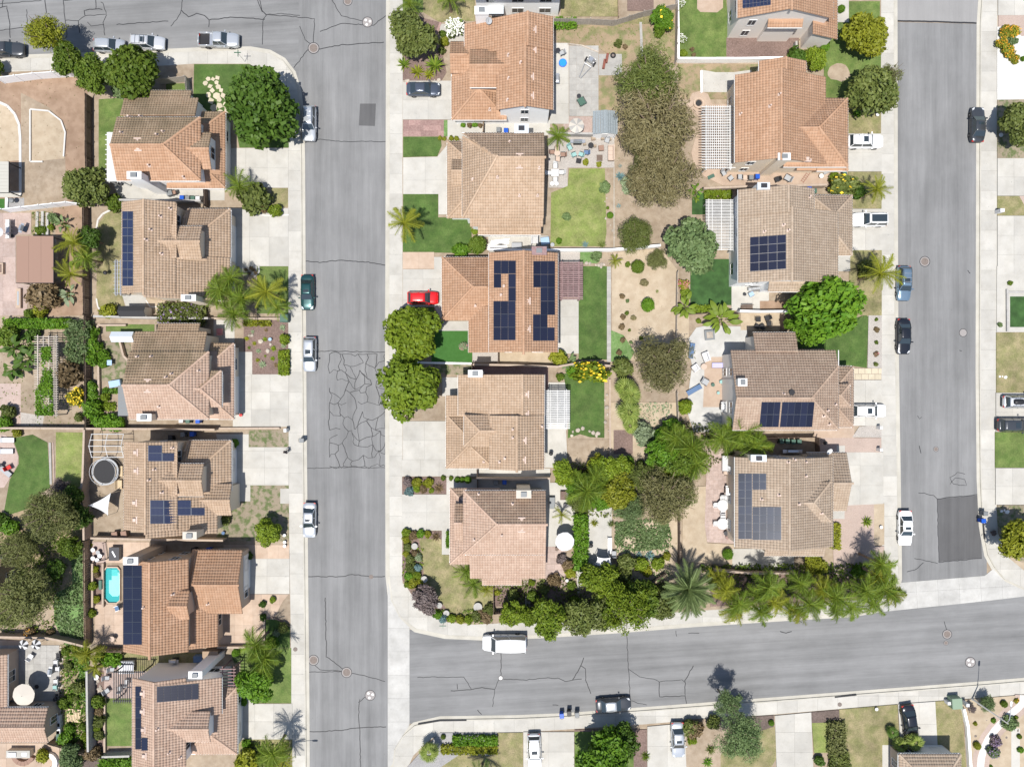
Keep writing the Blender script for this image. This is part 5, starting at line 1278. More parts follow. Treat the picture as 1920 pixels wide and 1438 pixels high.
# ---- east block
slabs('driveway','m',rect(588,-200,900,80),2.4,2.4); patch('gravel_bed','m',[(590,80),(900,80),(900,180),(700,180),(655,135),(590,135)],'gravel_pink')
patch('gravel_bed','m',[(584,135),(655,135),(700,180),(900,180),(900,480),(584,485)],'gravel_white'); patch('lawn','m',rect(585,486,900,766),'lawn_patchy')
slabs('driveway','m',rect(585,766,900,946),2.4,2.4); patch('lawn','m',[(585,947),(690,947),(719,1000),(719,1041),(585,1041)],'lawn_dry'); patch('planting_bed','m',[(690,947),(900,947),(900,1041),(719,1041),(719,1000)],'gravel_pink')
slabs('driveway','m',rect(585,1042,900,1324),2.4,2.4); patch('front_yard','n',rect(582,0,900,316),'concrete'); patch('lawn','n',rect(645,145,900,292),'turf_dark')
patch('lawn','n',rect(580,318,900,606),'lawn_dry'); slabs('driveway','n',rect(578,607,900,794),2.6,2.6); patch('lawn','n',rect(574,796,900,966),'lawn')
slabs('driveway','n',rect(576,968,900,1144),2.6,2.6); patch('lawn','n',[(585,1146),(900,1146),(900,1420),(700,1420),(640,1380),(590,1280)],'lawn_patchy')
# ---- south block
patch('gravel_bed','h',[(190,1290),(270,1200),(400,1068),(742,1068),(746,1180),(700,1204),(520,1194),(400,1290)],'gravel_grey')
patch('lawn','h',[(748,1068),(896,1066),(900,1500),(380,1500),(380,1290),(520,1196),(700,1206),(748,1184)],'lawn_dry')
slabs('driveway','h',rect(900,1062,1204,1420),2.9,2.9); patch('planting_bed','h',rect(1206,1048,1640,1420),'mulch'); patch('lawn','h',rect(1206,1060,1560,1420),'lawn')
slabs('driveway','h',[(1642,1030),(1866,1010),(1880,1420),(1642,1420)],2.9,2.9)
patch('garden_soil','l',[(102,990),(645,965),(655,1420),(112,1420)],'soil'); patch('lawn','l',[(430,1060),(645,1030),(656,1215),(540,1420),(320,1420),(320,1200)],'lawn_dry'); patch('planting_bed','l',[(520,970),(640,962),(640,1030),(545,1060)],'mulch_dark')
slabs('driveway','l',[(645,965),(862,945),(880,1420),(660,1420)],3.1,3.1); patch('planting_bed','l',[(862,944),(1028,930),(1035,1004),(866,1008)],'mulch_dark'); patch('lawn','l',[(866,1008),(968,1005),(972,1186),(880,1186)],'lawn_bright')
patch('lawn','l',[(1030,928),(1378,898),(1400,1290),(1080,1420),(1040,1290)],'lawn_dry'); patch('path','l',rect(1288,1140,1400,1400),'concrete')
slabs('driveway','l',[(1382,896),(1604,880),(1632,1420),(1410,1420)],3.0,3.0); patch('lawn','l',[(1605,880),(1762,868),(1800,1420),(1630,1420)],'lawn_dry')
patch('garden_soil','q',[(872,520),(1640,455),(2300,400),(2300,2000),(960,2000),(960,1438)],'soil_pale')
patch('path','q',rect(1535,900,1650,2000),'concrete')
arc = [(1120,1438),(1130,1300),(1170,1160),(1230,1040),(1310,930),(1400,830),(1510,720),(1610,640),(1690,560),(1700,455)]
for wd,mat,nm in ((2.6,'gravel_pink','path_edging'),(1.1,'gravel_white','garden_path')):
 V,F = ribbon([tuple(P('q',x,y)[:2]) for x,y in arc],wd*.9); z = zn(); put(nm,[(x,y,z) for x,y in V],F,MT[mat])['kind'] = 'structure'
# ---- white and concrete edgings
def edging(t,pts,wd=.14,h=.24,mat='kerb_white',name='garden_edging'): return curb(name,t,pts,wd,h,mat)
edging('a',[(0,618),(50,640),(95,690),(120,750),(127,830),(128,1000),(128,1180)],.35,.22); edging('a',[(265,975),(190,975),(190,662),(300,672),(375,730),(400,800),(390,945)],.2,.34)
edging('b',[(665,112),(620,135),(592,170),(584,220)],.25,.2); edging('b',[(583,640),(592,690),(612,715)],.2,.2); edging('b',[(880,650),(905,690),(960,690),(1040,668)],.18,.2)
edging('b',[(1555,446),(1558,480),(1530,510)],.2,.2); edging('b',[(1510,100),(1540,135),(1600,145),(1735,140)],.2,.18)
edging('e',[(1445,1000),(1445,1500)],.2,.2,'kerb'); edging('f',[(1800,700),(1795,900),(1808,940)],.15,.2,'kerb'); edging('e',[(1602,140),(1610,350)],.35,.25,'paver_grey')
edging('c',[(306,350),(312,600)],.3,.25,'paver_grey'); edging('c',[(324,350),(332,600)],.15,.22,'paver_pink')
edging('b',[(232,120),(228,255)],.35,.3,'paver_grey'); edging('b',[(266,120),(264,258)],.35,.4,'paver_grey'); edging('b',[(298,130),(297,262)],.35,.5,'paver_grey')
edging('d',[(1590,390),(1640,375),(1690,400),(1742,430)],.16,.3,'trim_brown'); edging('h',[(400,1195),(450,1150),(520,1120),(735,1120)],.1,.2,'rock')
edging('e',[(405,140),(370,240),(395,300),(415,345)],.3,.22,'paver_red'); edging('k',[(230,945),(225,840),(238,780),(228,690)],.12,.2,'paver_red'); edging('e',[(1165,270),(1250,280),(1350,320)],.16,.3,'rock')
edging('q',[(872,620),(925,850),(945,1130),(965,1438)],.35,.75,'stucco_white','low_wall')
# ---- cracks sealed with tar
for pts in [[(572,490),(600,492),(640,488),(690,492),(724,498)],[(574,660),(620,658),(724,661)],[(572,878),(640,876),(724,877)],[(574,1080),(640,1081),(660,1076),(695,1081),(722,1080)],[(574,1260),(640,1258),(700,1270),(722,1277)],[(572,268),(600,262),(640,266),(724,266)],
   [(576,1370),(600,1371),(640,1368),(675,1363),(724,1362)],[(675,1310),(672,1340),(675,1363),(676,1440)],[(487,0),(492,20),(498,28),(560,33),(590,36),(588,80),(551,128)],[(562,50),(572,75),(588,88)],[(588,95),(640,85),(720,80)],[(600,60),(640,45),(700,48),(724,30)],[(622,0),(640,30),(690,44)],
   [(610,1120),(612,1230),(650,1258)],[(690,1300),(672,1316)],[(583,1240),(600,1255),(650,1258)]]:
 crack(road_w,'p',pts,.085)
rg = random.Random(4); GX,GY = 8,12; pt = {}
for i in range(GX):
 for j in range(GY):
  pt[i,j] = (618+(i/(GX-1))*104+rg.uniform(-7,7)*(0 < i < GX-1),664+j/(GY-1)*210+rg.uniform(-10,10)*(0 < j < GY-1))
for i in range(GX):
 for j in range(GY):
  if i < GX-1 and rg.random() < .8: crack(road_w,'p',[pt[i,j],((pt[i,j][0]+pt[i+1,j][0])/2+rg.uniform(-3,3),(pt[i,j][1]+pt[i+1,j][1])/2+rg.uniform(-5,5)),pt[i+1,j]],.065)
  if j < GY-1 and rg.random() < .8: crack(road_w,'p',[pt[i,j],((pt[i,j][0]+pt[i,j+1][0])/2+rg.uniform(-4,4),(pt[i,j][1]+pt[i,j+1][1])/2+rg.uniform(-4,4)),pt[i,j+1]],.075)
for pts in [[(0,50),(40,40),(60,150),(62,230)],[(0,185),(130,170),(390,160),(440,162)],[(160,60),(165,175)],[(270,0),(280,80)],[(380,0),(385,80),(400,160),(400,230)],[(390,125),(470,125),(510,95),(640,90),(620,20),(605,15)],[(510,95),(505,65),(575,55),(615,60)],[(575,0),(575,60)],[(640,92),(620,140),(630,215)],[(525,135),(550,158),(625,150)],[(470,125),(478,200)],[(20,0),(15,45)],[(0,25),(60,20),(250,5)],[(385,5),(440,0)],
   [(700,150),(860,138),(1010,130)],[(1095,0),(1090,65),(1060,120),(1025,160)],[(1090,65),(1130,105),(1180,85),(1230,95),(1255,122),(1400,105),(1450,110),(1590,118)],[(1255,122),(1253,165)],[(1545,0),(1570,70),(1600,90),(1580,115),(1575,270)],[(1600,90),(1690,85),(1800,95)]]:
 crack(road_n,'a',pts,.085,z=.0245)
for pts in [[(765,590),(765,735)],[(780,750),(900,757),(1050,742),(1110,745),(1150,762),(1250,750)],[(752,755),(728,812),(715,915)],[(728,812),(650,800),(580,815),(465,820)],[(503,780),(505,812)],[(265,740),(545,737),(588,810)],[(1195,755),(1245,670),(1262,622)],[(1245,670),(1270,690),(1275,760),(1305,838)],[(1520,490),(1528,640),(1545,915)],[(1530,690),(1600,735),(1700,755),(1715,765),(1850,755),(1870,770)],[(1715,765),(1716,855),(1870,852),(1870,760),(1920,670)],[(1870,850),(1880,900)],[(1550,880),(1590,895),(1640,905)],[(625,935),(650,962)],[(1075,905),(1110,908)]]:
 crack(road_s,'h',pts,.085,z=.0255)
for pts in [[(1665,405),(1680,460)],[(680,465),(715,475),(750,465)],[(745,385),(810,410)],[(130,475),(195,475)],[(55,460),(60,495)]]: crack(road_s,'l',pts,.08,z=.0255)
crack(road_e,'i',[(1370,128),(1600,132),(1875,142)],.16,.02);
for pts in [[(1510,652),(1545,655),(1600,670),(1622,688)],[(1622,688),(1632,1068)],[(1622,688),(1868,662)],[(1632,1068),(1890,1045)],[(1505,190),(1515,210),(1530,198)],[(1515,370),(1525,415)],[(1440,1125),(1490,1115),(1540,1070)],[(1485,1045),(1540,1055),(1625,1075)],[(1700,600),(1730,560),(1790,570),(1800,610),(1720,600),(1700,560),(1745,530),(1790,540)]]: crack(road_e,'k',pts,.07)
for pts in [[(1805,470),(1815,480),(1820,490)],[(1755,950),(1770,955)]]: crack(road_e,'j',pts,.07)
manhole(road_w,'p',588,91,7.5,'iron manhole cover in the road by the rounded street corner')
manhole(road_w,'p',588,1237,7,'iron manhole cover near the kerb on the lower west street'); manhole(road_w,'p',650,1260,7,'iron manhole cover in the middle of the lower west street')
manhole(road_w,'p',696,1081,4,'small round cover where a sealed crack crosses the west street',ring=False); manhole(road_w,'p',652,3,6,'iron manhole cover at the top edge of the west street')
manhole(road_s,'h',764,744,10,'small pale valve lid where road cracks meet by the white van',mat='white_paint'); manhole(road_s,'l',1682,482,20,'iron manhole cover in the southern road near the side street'); manhole(road_s,'l',1675,534,10,'small valve cover beside the manhole on the southern road')
manhole(road_e,'j',1548,418,22,'iron manhole cover beside the blue car with roof rack'); manhole(road_e,'j',1778,845,17,'pale lidded manhole cover opposite the black saloon',mat='road_collar'); manhole(road_e,'k',1615,390,11,'small dark valve cover in the middle of the eastern street')
valve_group('p',689,42,'three white valve lids near the top of the west street'); valve_group('p',694,1303,'three white valve lids in the road near the bottom of the west street'); valve_group('l',1822,650,'three white valve lids by the street lamp on the southern road')
manhole(None,'d',1774,570,13,'rusty round lid in the sidewalk by the paved courtyard house',z=.153,ring=False); manhole(None,'l',1035,900,13,'rusty round lid in the southern sidewalk',z=.153,ring=False); manhole(None,'l',780,303,13,'rusty round lid in the sidewalk under the palm row',z=.153,ring=False)
# ======= HOUSES
def hs(*a,**k): return house(*a,**k)
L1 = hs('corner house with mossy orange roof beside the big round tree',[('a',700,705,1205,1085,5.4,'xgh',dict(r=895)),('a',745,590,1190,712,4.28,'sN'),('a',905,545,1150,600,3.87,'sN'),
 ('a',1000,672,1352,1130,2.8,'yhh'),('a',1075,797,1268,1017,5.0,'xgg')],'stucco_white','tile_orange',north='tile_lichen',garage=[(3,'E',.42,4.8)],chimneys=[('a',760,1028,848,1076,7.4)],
 vents=[('a',826,832,1),('a',830,905,-1)],pipes=[('a',898,996),('a',1106,1066),('a',982,794),('a',945,812),('a',846,702),('a',778,704),('a',732,800)])
L2 = hs('tan roofed house with a tall strip of blue solar panels along its west edge',[('b',733,60,1055,610,5.5,'ygg'),('b',870,395,1380,652,3.12,'sE',dict(j=0)),('b',1060,102,1384,420,2.92,'yhg',dict(r=1062)),('b',960,206,1212,404,5.3,'xgg')],
 'stucco_cream','tile_tan',garage=[(2,'E',.4,4.8)],chimneys=[('b',1085,615,1175,655,6.6)],pipes=[('b',1025,102),('b',908,228),('b',880,288),('b',972,372),('b',965,148)],
 solar=grid('b',733,116,798,564,2,9,'solar_blue','solar_frame'))
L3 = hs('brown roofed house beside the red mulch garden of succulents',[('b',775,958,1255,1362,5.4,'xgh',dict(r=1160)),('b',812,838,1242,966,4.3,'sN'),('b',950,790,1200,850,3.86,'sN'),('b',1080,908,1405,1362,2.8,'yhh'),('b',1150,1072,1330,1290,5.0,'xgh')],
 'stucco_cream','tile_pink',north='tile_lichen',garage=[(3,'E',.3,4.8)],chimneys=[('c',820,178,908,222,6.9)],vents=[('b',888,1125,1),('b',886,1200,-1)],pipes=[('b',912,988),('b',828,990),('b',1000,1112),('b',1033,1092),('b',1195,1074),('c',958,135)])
L4 = hs('tan roofed house beside the round trampoline',[('c',745,345,1064,874,5.4,'ygg'),('c',880,668,1304,893,3.55,'sE',dict(j=0)),('c',1064,338,1388,640,2.9,'yhg',dict(r=1066)),('c',1190,598,1390,786,3.5,'xgg'),('c',970,478,1222,672,5.3,'xgg')],
 'stucco_cream','tile_tan',garage=[(2,'E',.45,4.4)],chimneys=[('c',1095,886,1180,932,6.4)],cap='canvas_beige',vents=[('c',826,410,2),('c',828,520,2),('c',820,712,2),('c',822,815,2)],pipes=[('c',1038,382),('c',930,512),('c',898,575),('c',975,648)],
 solar=grid('c',888,368,972,463,1,2,'solar_blue','solar_frame')+grid('c',972,414,1057,463,1,1,'solar_blue','solar_frame')+grid('c',900,697,1146,742,3,1,'solar_blue','solar_frame')+grid('c',900,742,1228,788,4,1,'solar_blue','solar_frame')+grid('c',900,788,1066,838,2,1,'solar_blue','solar_frame'))
L5 = hs('orange roofed house beside the small turquoise pool',[('d',742,32,1130,588,5.4,'ygg'),('d',1153,-22,1455,357,3.3,'xgg'),('d',1100,280,1306,556,3.0,'sE',dict(p=.3)),('d',1020,220,1137,392,5.7,'xgg')],
 'stucco_tan','tile_orange',garage=[(1,'E',.6,4.6)],chimneys=[('c',738,1038,828,1085,7.2)],pipes=[('d',1040,240),('d',1250,298),('d',866,320)],trim='trim_brown',
 solar=grid('d',738,70,850,545,2,7,'solar_black','solar_frame_dark',.8))
L6 = hs('pinkish tan roofed house between two black slatted pergolas',[('d',795,745,1115,1276,5.5,'ygg'),('d',950,742,1330,960,4.3,'sE',dict(j=0)),('d',1110,800,1424,1200,2.9,'yhh'),('d',1000,945,1262,1125,5.4,'xgg')],
 'stucco_white','tile_pink',garage=[(2,'E',.4,4.6)],chimneys=[('d',1130,705,1213,750,7.0)],vents=[('d',866,838,2),('d',866,945,2),('d',872,1055,2),('d',878,1212,2)],pipes=[('d',948,1048),('d',1018,1188),('d',1085,1218)],
 solar=grid('d',940,797,1192,892,6,1,'solar_black','solar_frame_dark',2,sy=-.08)+grid('d',940,845,1192,846,1,1,'solar_black','solar_frame_dark',0)[:0]+grid('d',811,795,846,1172,1,6,'solar_black','solar_frame_dark',.8)+grid('d',848,1104,885,1180,1,1,'solar_black','solar_frame_dark',.8))
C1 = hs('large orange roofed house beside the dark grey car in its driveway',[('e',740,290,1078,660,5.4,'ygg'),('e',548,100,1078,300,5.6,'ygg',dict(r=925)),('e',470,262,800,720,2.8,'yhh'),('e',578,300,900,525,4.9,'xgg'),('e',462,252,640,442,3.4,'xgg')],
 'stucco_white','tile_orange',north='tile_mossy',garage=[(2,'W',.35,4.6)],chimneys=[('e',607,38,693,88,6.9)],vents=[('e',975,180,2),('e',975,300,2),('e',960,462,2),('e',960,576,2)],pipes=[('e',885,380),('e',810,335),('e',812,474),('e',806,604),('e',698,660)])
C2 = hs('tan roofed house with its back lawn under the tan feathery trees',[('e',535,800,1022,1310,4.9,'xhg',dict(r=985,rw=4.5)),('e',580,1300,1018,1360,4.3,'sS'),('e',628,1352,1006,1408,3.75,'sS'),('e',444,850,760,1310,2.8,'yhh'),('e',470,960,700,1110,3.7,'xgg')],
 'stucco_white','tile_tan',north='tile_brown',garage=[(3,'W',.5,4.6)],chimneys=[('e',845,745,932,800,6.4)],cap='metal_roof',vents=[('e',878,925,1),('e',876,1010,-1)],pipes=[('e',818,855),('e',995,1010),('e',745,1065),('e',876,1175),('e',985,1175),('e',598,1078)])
C3 = hs('orange roofed house with black solar panels on both slopes beside the red car',[('f',695,365,1106,962,5.4,'ygg'),('f',412,392,900,770,2.8,'xhg'),('f',572,690,720,964,2.8,'sW')],
 'stucco_cream','tile_orange',garage=[(1,'W',.5,4.8)],chimneys=[('f',950,328,1040,378,6.7)],cap='wood_maroon',vents=[('f',940,655,2),('f',940,822,2)],pipes=[('f',612,682),('f',768,618),('f',785,565)],
 solar=grid('f',722,412,855,491,3,1)+grid('f',722,492,767,575,1,1)+grid('f',810,492,855,655,1,2)+grid('f',720,655,853,890,3,3)+grid('f',960,415,1090,495,3,1)+grid('f',960,495,1090,573,3,1)+grid('f',1003,573,1090,738,2,2)+grid('f',958,735,1045,813,2,1)+grid('f',958,813,1088,893,3,1))
C4 = hs('tan roofed house beside the white slatted patio cover',[('f',510,1095,1026,1345,5.4,'ygg',dict(r=893,p=.28)),('f',437,1220,560,1345,3.0,'sW',dict(p=.28)),('g',697,188,1024,512,5.5,'ygg'),('g',545,185,900,374,5.0,'xhg'),('g',437,184,720,504,2.8,'yhh')],
 'stucco_white','tile_tan',garage=[(4,'W',.5,4.6)],chimneys=[('f',568,1068,655,1112,6.9)],vents=[('g',930,62,2),('g',930,180,2),('g',915,338,2),('g',912,455,2)],pipes=[('g',838,272),('g',838,322),('g',790,445),('g',758,468),('g',662,465),('f',1010,1405)])
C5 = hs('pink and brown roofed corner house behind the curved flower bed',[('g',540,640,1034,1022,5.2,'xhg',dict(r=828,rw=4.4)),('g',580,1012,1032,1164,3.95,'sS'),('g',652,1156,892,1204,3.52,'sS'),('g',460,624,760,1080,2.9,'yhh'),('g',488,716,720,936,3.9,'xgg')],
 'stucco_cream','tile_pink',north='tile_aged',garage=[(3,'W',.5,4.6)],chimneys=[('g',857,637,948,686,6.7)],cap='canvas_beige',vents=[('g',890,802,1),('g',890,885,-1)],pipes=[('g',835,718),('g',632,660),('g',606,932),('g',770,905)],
 solar=[('g',[(512,680),(550,680),(550,715),(512,715)],'solar_black','solar_frame_dark',.1)])
R0 = hs('grey walled house with orange roof at the top edge beside a square lawn',[('i',425,-330,1000,112,5.6,'ygg',dict(r=705)),('i',605,70,814,166,4.7,'sS'),('i',850,-150,1022,236,3.2,'sE')],'stucco_grey','tile_orange',solar=grid('i',455,-20,625,52,8,3,'solar_blue','solar_frame',1,sy=-.12))
R1 = hs('bright orange roofed house beside the white lattice pergola',[('i',410,462,952,985,4.5,'ygg',dict(r=642)),('i',555,366,835,480,5.0,'ygg'),('i',700,592,1085,1002,4.2,'xgh'),('i',900,650,1087,1026,2.9,'yhh'),('i',780,985,1085,1024,2.7,'sS')],
 'stucco_cream','tile_orange',garage=[(3,'E',.45,4.6)],chimneys=[('i',668,918,744,962,7.0)],pipes=[('i',442,688),('i',675,570),('i',618,640),('i',855,965)],vents=[('i',845,968,-1)])
R2 = hs('grey tan roofed house with a square solar array behind the white car',[('j',430,120,1026,548,5.0,'ygg',dict(r=702)),('j',430,-22,884,135,6.15,'ygg',dict(r=702)),('j',860,20,1112,382,3.0,'yhh'),('j',745,125,1010,400,4.8,'xgh'),('j',608,528,830,598,4.4,'sS'),('j',820,530,900,590,4.0,'sS')],
 'stucco_white','tile_grey',garage=[(2,'E',.5,4.6)],chimneys=[('i',545,1095,620,1138,7.0)],cap='metal_roof',pipes=[('j',728,232),('j',700,200),('j',585,240),('j',855,30)],
 solar=grid('j',500,272,717,478,4,4,'solar_black','solar_frame',1.5,sy=-.075))
R3 = hs('taupe roofed house with two black solar arrays by the big bright green tree',[('j',395,950,1030,1427,5.4,'xgh',dict(r=1235)),('j',518,843,772,962,4.0,'sN'),('j',810,955,956,1052,3.6,'xgg'),('j',850,1046,1120,1410,3.0,'yhh'),('j',880,1150,1100,1290,4.3,'xgh')],
 'stucco_grey','tile_taupe',garage=[(3,'E',.4,4.6)],sky=[('j',748,1202,.42)],pipes=[('j',700,1212),('k',938,192),('k',962,158),('k',1008,122),('k',972,240)],
 chimneys=[('j',428,1118,484,1166,7.3)],solar=grid('k',570,108,685,258,3,2,'solar_black','solar_frame_dark',.8,skew=-.09)+grid('k',694,108,888,258,5,2,'solar_black','solar_frame_dark',.8,skew=-.1))
R4 = hs('grey tan roofed house with a large L shaped blue grey solar array',[('k',410,437,996,976,5.0,'ygg',dict(r=690)),('k',840,412,1080,760,3.1,'xgg'),('k',730,585,982,826,5.6,'xgh'),('k',585,968,946,1030,4.4,'sS')],
 'stucco_cream','tile_grey',garage=[(1,'E',.5,4.6)],chimneys=[('k',505,425,600,466,6.9)],cap='metal_roof',pipes=[('k',727,468),('k',832,466),('k',765,452),('k',832,550),('k',672,665),('k',568,690),('k',790,718),('k',925,772)],
 solar=grid('k',430,537,513,930,2,8,'solar_pale','solar_frame',1.5)+grid('k',515,537,598,634,2,2,'solar_pale','solar_frame',1.5)+grid('k',515,737,688,935,4,4,'solar_pale','solar_frame',1.5))
hs('white walled house at the top edge above the large orange roof',[('e',600,-330,1135,-12,5.3,'xgg')],'stucco_white','tile_orange')
hs('low pink roofed house beside the octagonal beige umbrella',[('d',-140,922,288,1127,3.0,'xgg'),('d',-140,604,44,916,2.9,'sE',dict(p=.2))],'stucco_tan','tile_pink')
hs('grey tan roofed house at the bottom edge behind the black car',[('l',1392,1200,1764,1560,3.2,'xhh')],'stucco_tan','tile_grey',garage=[(0,'N',.65,4.6)])
hs('house at the left edge beyond the grey olive trees',[('c',-260,1046,14,1292,3.2,'xgg')],'stucco_tan','tile_brown')
# ======= TREES AND PLANTS
T,B = tree,shrub
# ---- north west
T('a',1570,655,212,'dark','large dense round green tree on the corner lawn beside the silver SUV','dense',ht=1.6)
T('a',815,440,160,'mid','broad green tree over the sidewalk behind the silver wagon','dense',ht=1.6)
T('a',565,450,112,'mid','green tree at the end of the white vinyl fence','loose',ht=1.6); T('a',415,360,95,'mid','thin green tree leaning over the sidewalk by the white fence','loose',ht=2.2)
T('a',285,215,125,'yellow','yellow green tree top reaching out over the northern road','airy',ht=3.0); T('a',-10,410,48,'mid','green tree cut by the left edge beside the dark grey car','loose')
T('a',525,1130,118,'moss','dark bushy tree beside the dirt yard fence','dense',ht=1.1)
B('a',690,1215,55,'mid','loose shrub at the back corner of the blue panelled house'); B('a',735,540,60,'grey','grey green shrub under the broad sidewalk tree')
palm('a',1440,1120,95,'palm','feathery palm at the driveway edge of the mossy orange corner house','arch',2.6,14); B('a',1530,1185,95,'moss','wide dark shrub in the bed below the corner house driveway'); B('a',1655,1265,42,'lime','small lime shrub beside the sidewalk below the corner driveway')
B('a',1585,1255,30,'rust','low rusty plant in the bed below the corner driveway')
# ---- west gardens
banana('b',365,190,62,'grey','grey leaved banana clump above the brown patio roof',12,1.4); palm('b',450,305,95,'gold','yellowing palm beside the brown patio roof','robust',3.4,16); palm('b',525,400,92,'palm','green palm at the fence beside the brown patio roof','arch',3.2,16)
T('b',548,285,72,'dark','dark conical tree at the fence of the blue panelled house','loose',ht=2.0); banana('b',445,400,70,'palm','leafy green clump right of the brown patio roof',12,1.2)
palm('b',430,495,85,'gold','small yellow palm below the brown patio roof','robust',2.6,13); banana('b',400,612,72,'pale','pale leaved bird of paradise clump on the bank',10,1.3)
B('b',275,620,95,'rust','brown green bush below the brown patio roof'); B('b',255,712,48,'yellow','yellow green shrub on the bank below the brown bush'); B('b',182,735,32,'mid','small dark green shrub at the pink paved corner')
for x,y,r,l in ((240,235,26,'mid'),(330,160,34,'grey'),(265,225,24,'mid'),(310,215,20,'lime')): B('b',x,y,r,l,'small plant on the stepped bank below the white vinyl fence',group='plants on the stepped bank')
B('b',655,720,52,'yellow','yellow green shrub left of the small dark shed'); hedge('b',960,680,1215,785,'moss','rambling dark vine bush over the wall right of the small dark shed',h=1.5,name='climbing_shrub',rnd=.35,flower=('flower_purple',120))
for x,y,r,lf,h in ((1320,590,105,'palm',4.2),(1385,520,95,'palm',4.6),(1450,640,110,'palm',4.0),(1405,730,95,'palm',3.4)): palm('b',x,y,r,lf,'green feather palm in the clump in front of the blue panelled house','queen',h,18,group='front yard palm clump')
palm('b',1600,600,110,'gold','yellow hearted palm nearest the sidewalk in the front yard palm clump','robust',4.4,18); palm('b',1665,690,80,'palm','low palm at the sidewalk corner of the front yard palm clump','robust',2.4,14)
for k,(x,y) in enumerate([(1480,470),(1500,490),(1525,470),(1540,490),(1510,460)]): rosette('b',x,y,20,'rust','rusty succulent at the curved edge of the wide driveway',14,.13,.6,'succulent',group='rusty driveway succulents')
for x,y,r,lf in [(1520,840,16,'pale'),(1595,885,20,'lime'),(1530,910,18,'yellow'),(1555,955,20,'pale'),(1645,940,24,'lime'),(1705,925,22,'pale'),(1550,1010,18,'yellow'),(1640,1000,20,'lime'),(1580,1035,30,'pale'),(1660,1040,20,'rust'),(1600,830,16,'rust'),(1700,815,26,'pale'),(1498,935,14,'mid'),(1595,985,12,'lime'),(1485,880,20,'yellow'),(1625,795,16,'yellow')]:
 rosette('b',x,y,r,lf,'small succulent in the red mulch front garden',16,.16,.8,'succulent',group='succulents in the red mulch garden')
B('b',1710,885,34,'lime','bright green bush at the sidewalk edge of the red mulch garden'); hedge('b',1675,955,1730,1095,'lime','clipped yellow green hedge along the sidewalk by the red mulch garden',h=.8); hedge('b',1465,770,1620,800,'yellow','low yellow green hedge at the top of the red mulch garden',h=.5)
rockrow('boulder','b',[(1500,830),(1560,920),(1640,960),(1660,1000)],5,.35,'pale boulder in the red mulch garden',spread=1.0)
hedge('b',30,765,420,815,'vivid','long green hedge along the fence below the pink paved yard',h=1.3); hedge('b',410,785,530,1010,'grey','grey green rambling shrub mass inside the dark fence',h=1.6,name='climbing_shrub',rnd=.35)
for x,y,r in ((60,930,90),(140,1000,90),(60,1060,85),(150,920,75)): banana('b',x,y,r,'dark','dark broad leaved clump beside the vine covered arbour',18,2.4,group='dark banana grove')
B('b',60,860,70,'mid','green shrub under the long hedge at the left edge'); B('b',205,860,48,'dark','dark shrub at the top of the vine covered arbour'); B('b',415,1095,80,'rust','round reddish brown shrub right of the vine covered arbour','shrub'); B('b',465,1228,58,'yellow','loose shrub covered in yellow flowers by the dark fence','bloom',flower=('flower_yellow',230))
B('b',423,945,18,'yellow','tiny yellow flowering plant by the dark fence','bloom',flower=('flower_yellow',90))
for x,y,r in ((560,850,42),(565,930,52),(560,1000,48),(625,985,38),(625,1030,30),(550,1165,38),(545,1265,35)): B('b',x,y,r,'vivid','green creeper growing along the fence of the brown roofed house',group='creepers on the inner fence')
for x,y,r in ((560,150,62),(605,225,50),(660,228,55),(715,240,45),(560,60,40)): B('c',x,y,r,'vivid','leafy green bush in the lower back corner of the brown roofed house',group='back corner bushes')
B('c',638,82,28,'lime','lime green plant in the vegetable corner'); hedge('c',612,112,690,155,'lime','low lime vegetable bed behind the brown roofed house',h=.35,name='vegetable_bed'); hedge('c',620,30,712,54,'vivid','row of green vegetables below the blue tarpaulin',h=.3,name='vegetable_bed')
B('c',60,160,45,'moss','dark shrub by the pink paving left of the vine arbour'); B('c',35,235,50,'vivid','green shrub at the left edge above the lush lawn'); B('c',475,200,28,'moss','small dark shrub below the yellow flowers'); B('c',110,290,28,'yellow','yellow shrub at the top of the lush curved lawn')
T('c',300,775,155,'olive','large olive grey tree right of the lush curved lawn','feathery',ht=3.2); T('c',450,680,70,'dark','dark green tree above the olive grey tree','loose',ht=1.6); T('c',480,800,80,'dark','dark tree between the olive tree and the tan fence','loose',ht=1.4)
T('c',370,620,58,'plum','purplish shrub at the top of the olive tree','airy',ht=.8); B('c',70,860,55,'vivid','bright green shrub at the foot of the lush lawn'); B('c',15,810,40,'dark','dark shrub at the left edge by the lush lawn')
T('c',120,985,110,'olive','grey olive tree with drooping fronds beside the path','feathery',ht=2.2); T('d',150,265,170,'olive','wide olive tree in the bottom left garden','feathery',ht=3.0); T('d',40,360,85,'moss','olive tree at the left edge above the black and white umbrellas','feathery',ht=2.6)
T('c',345,1110,62,'dark','tall dark tree in the shadow right of the olive trees','loose',ht=1.4)
B('d',305,470,26,'rust','round brown plant by the dark fence'); B('d',190,470,40,'rust','red flowering shrub by the dark fence','bloom',flower=('flower_orange',80))
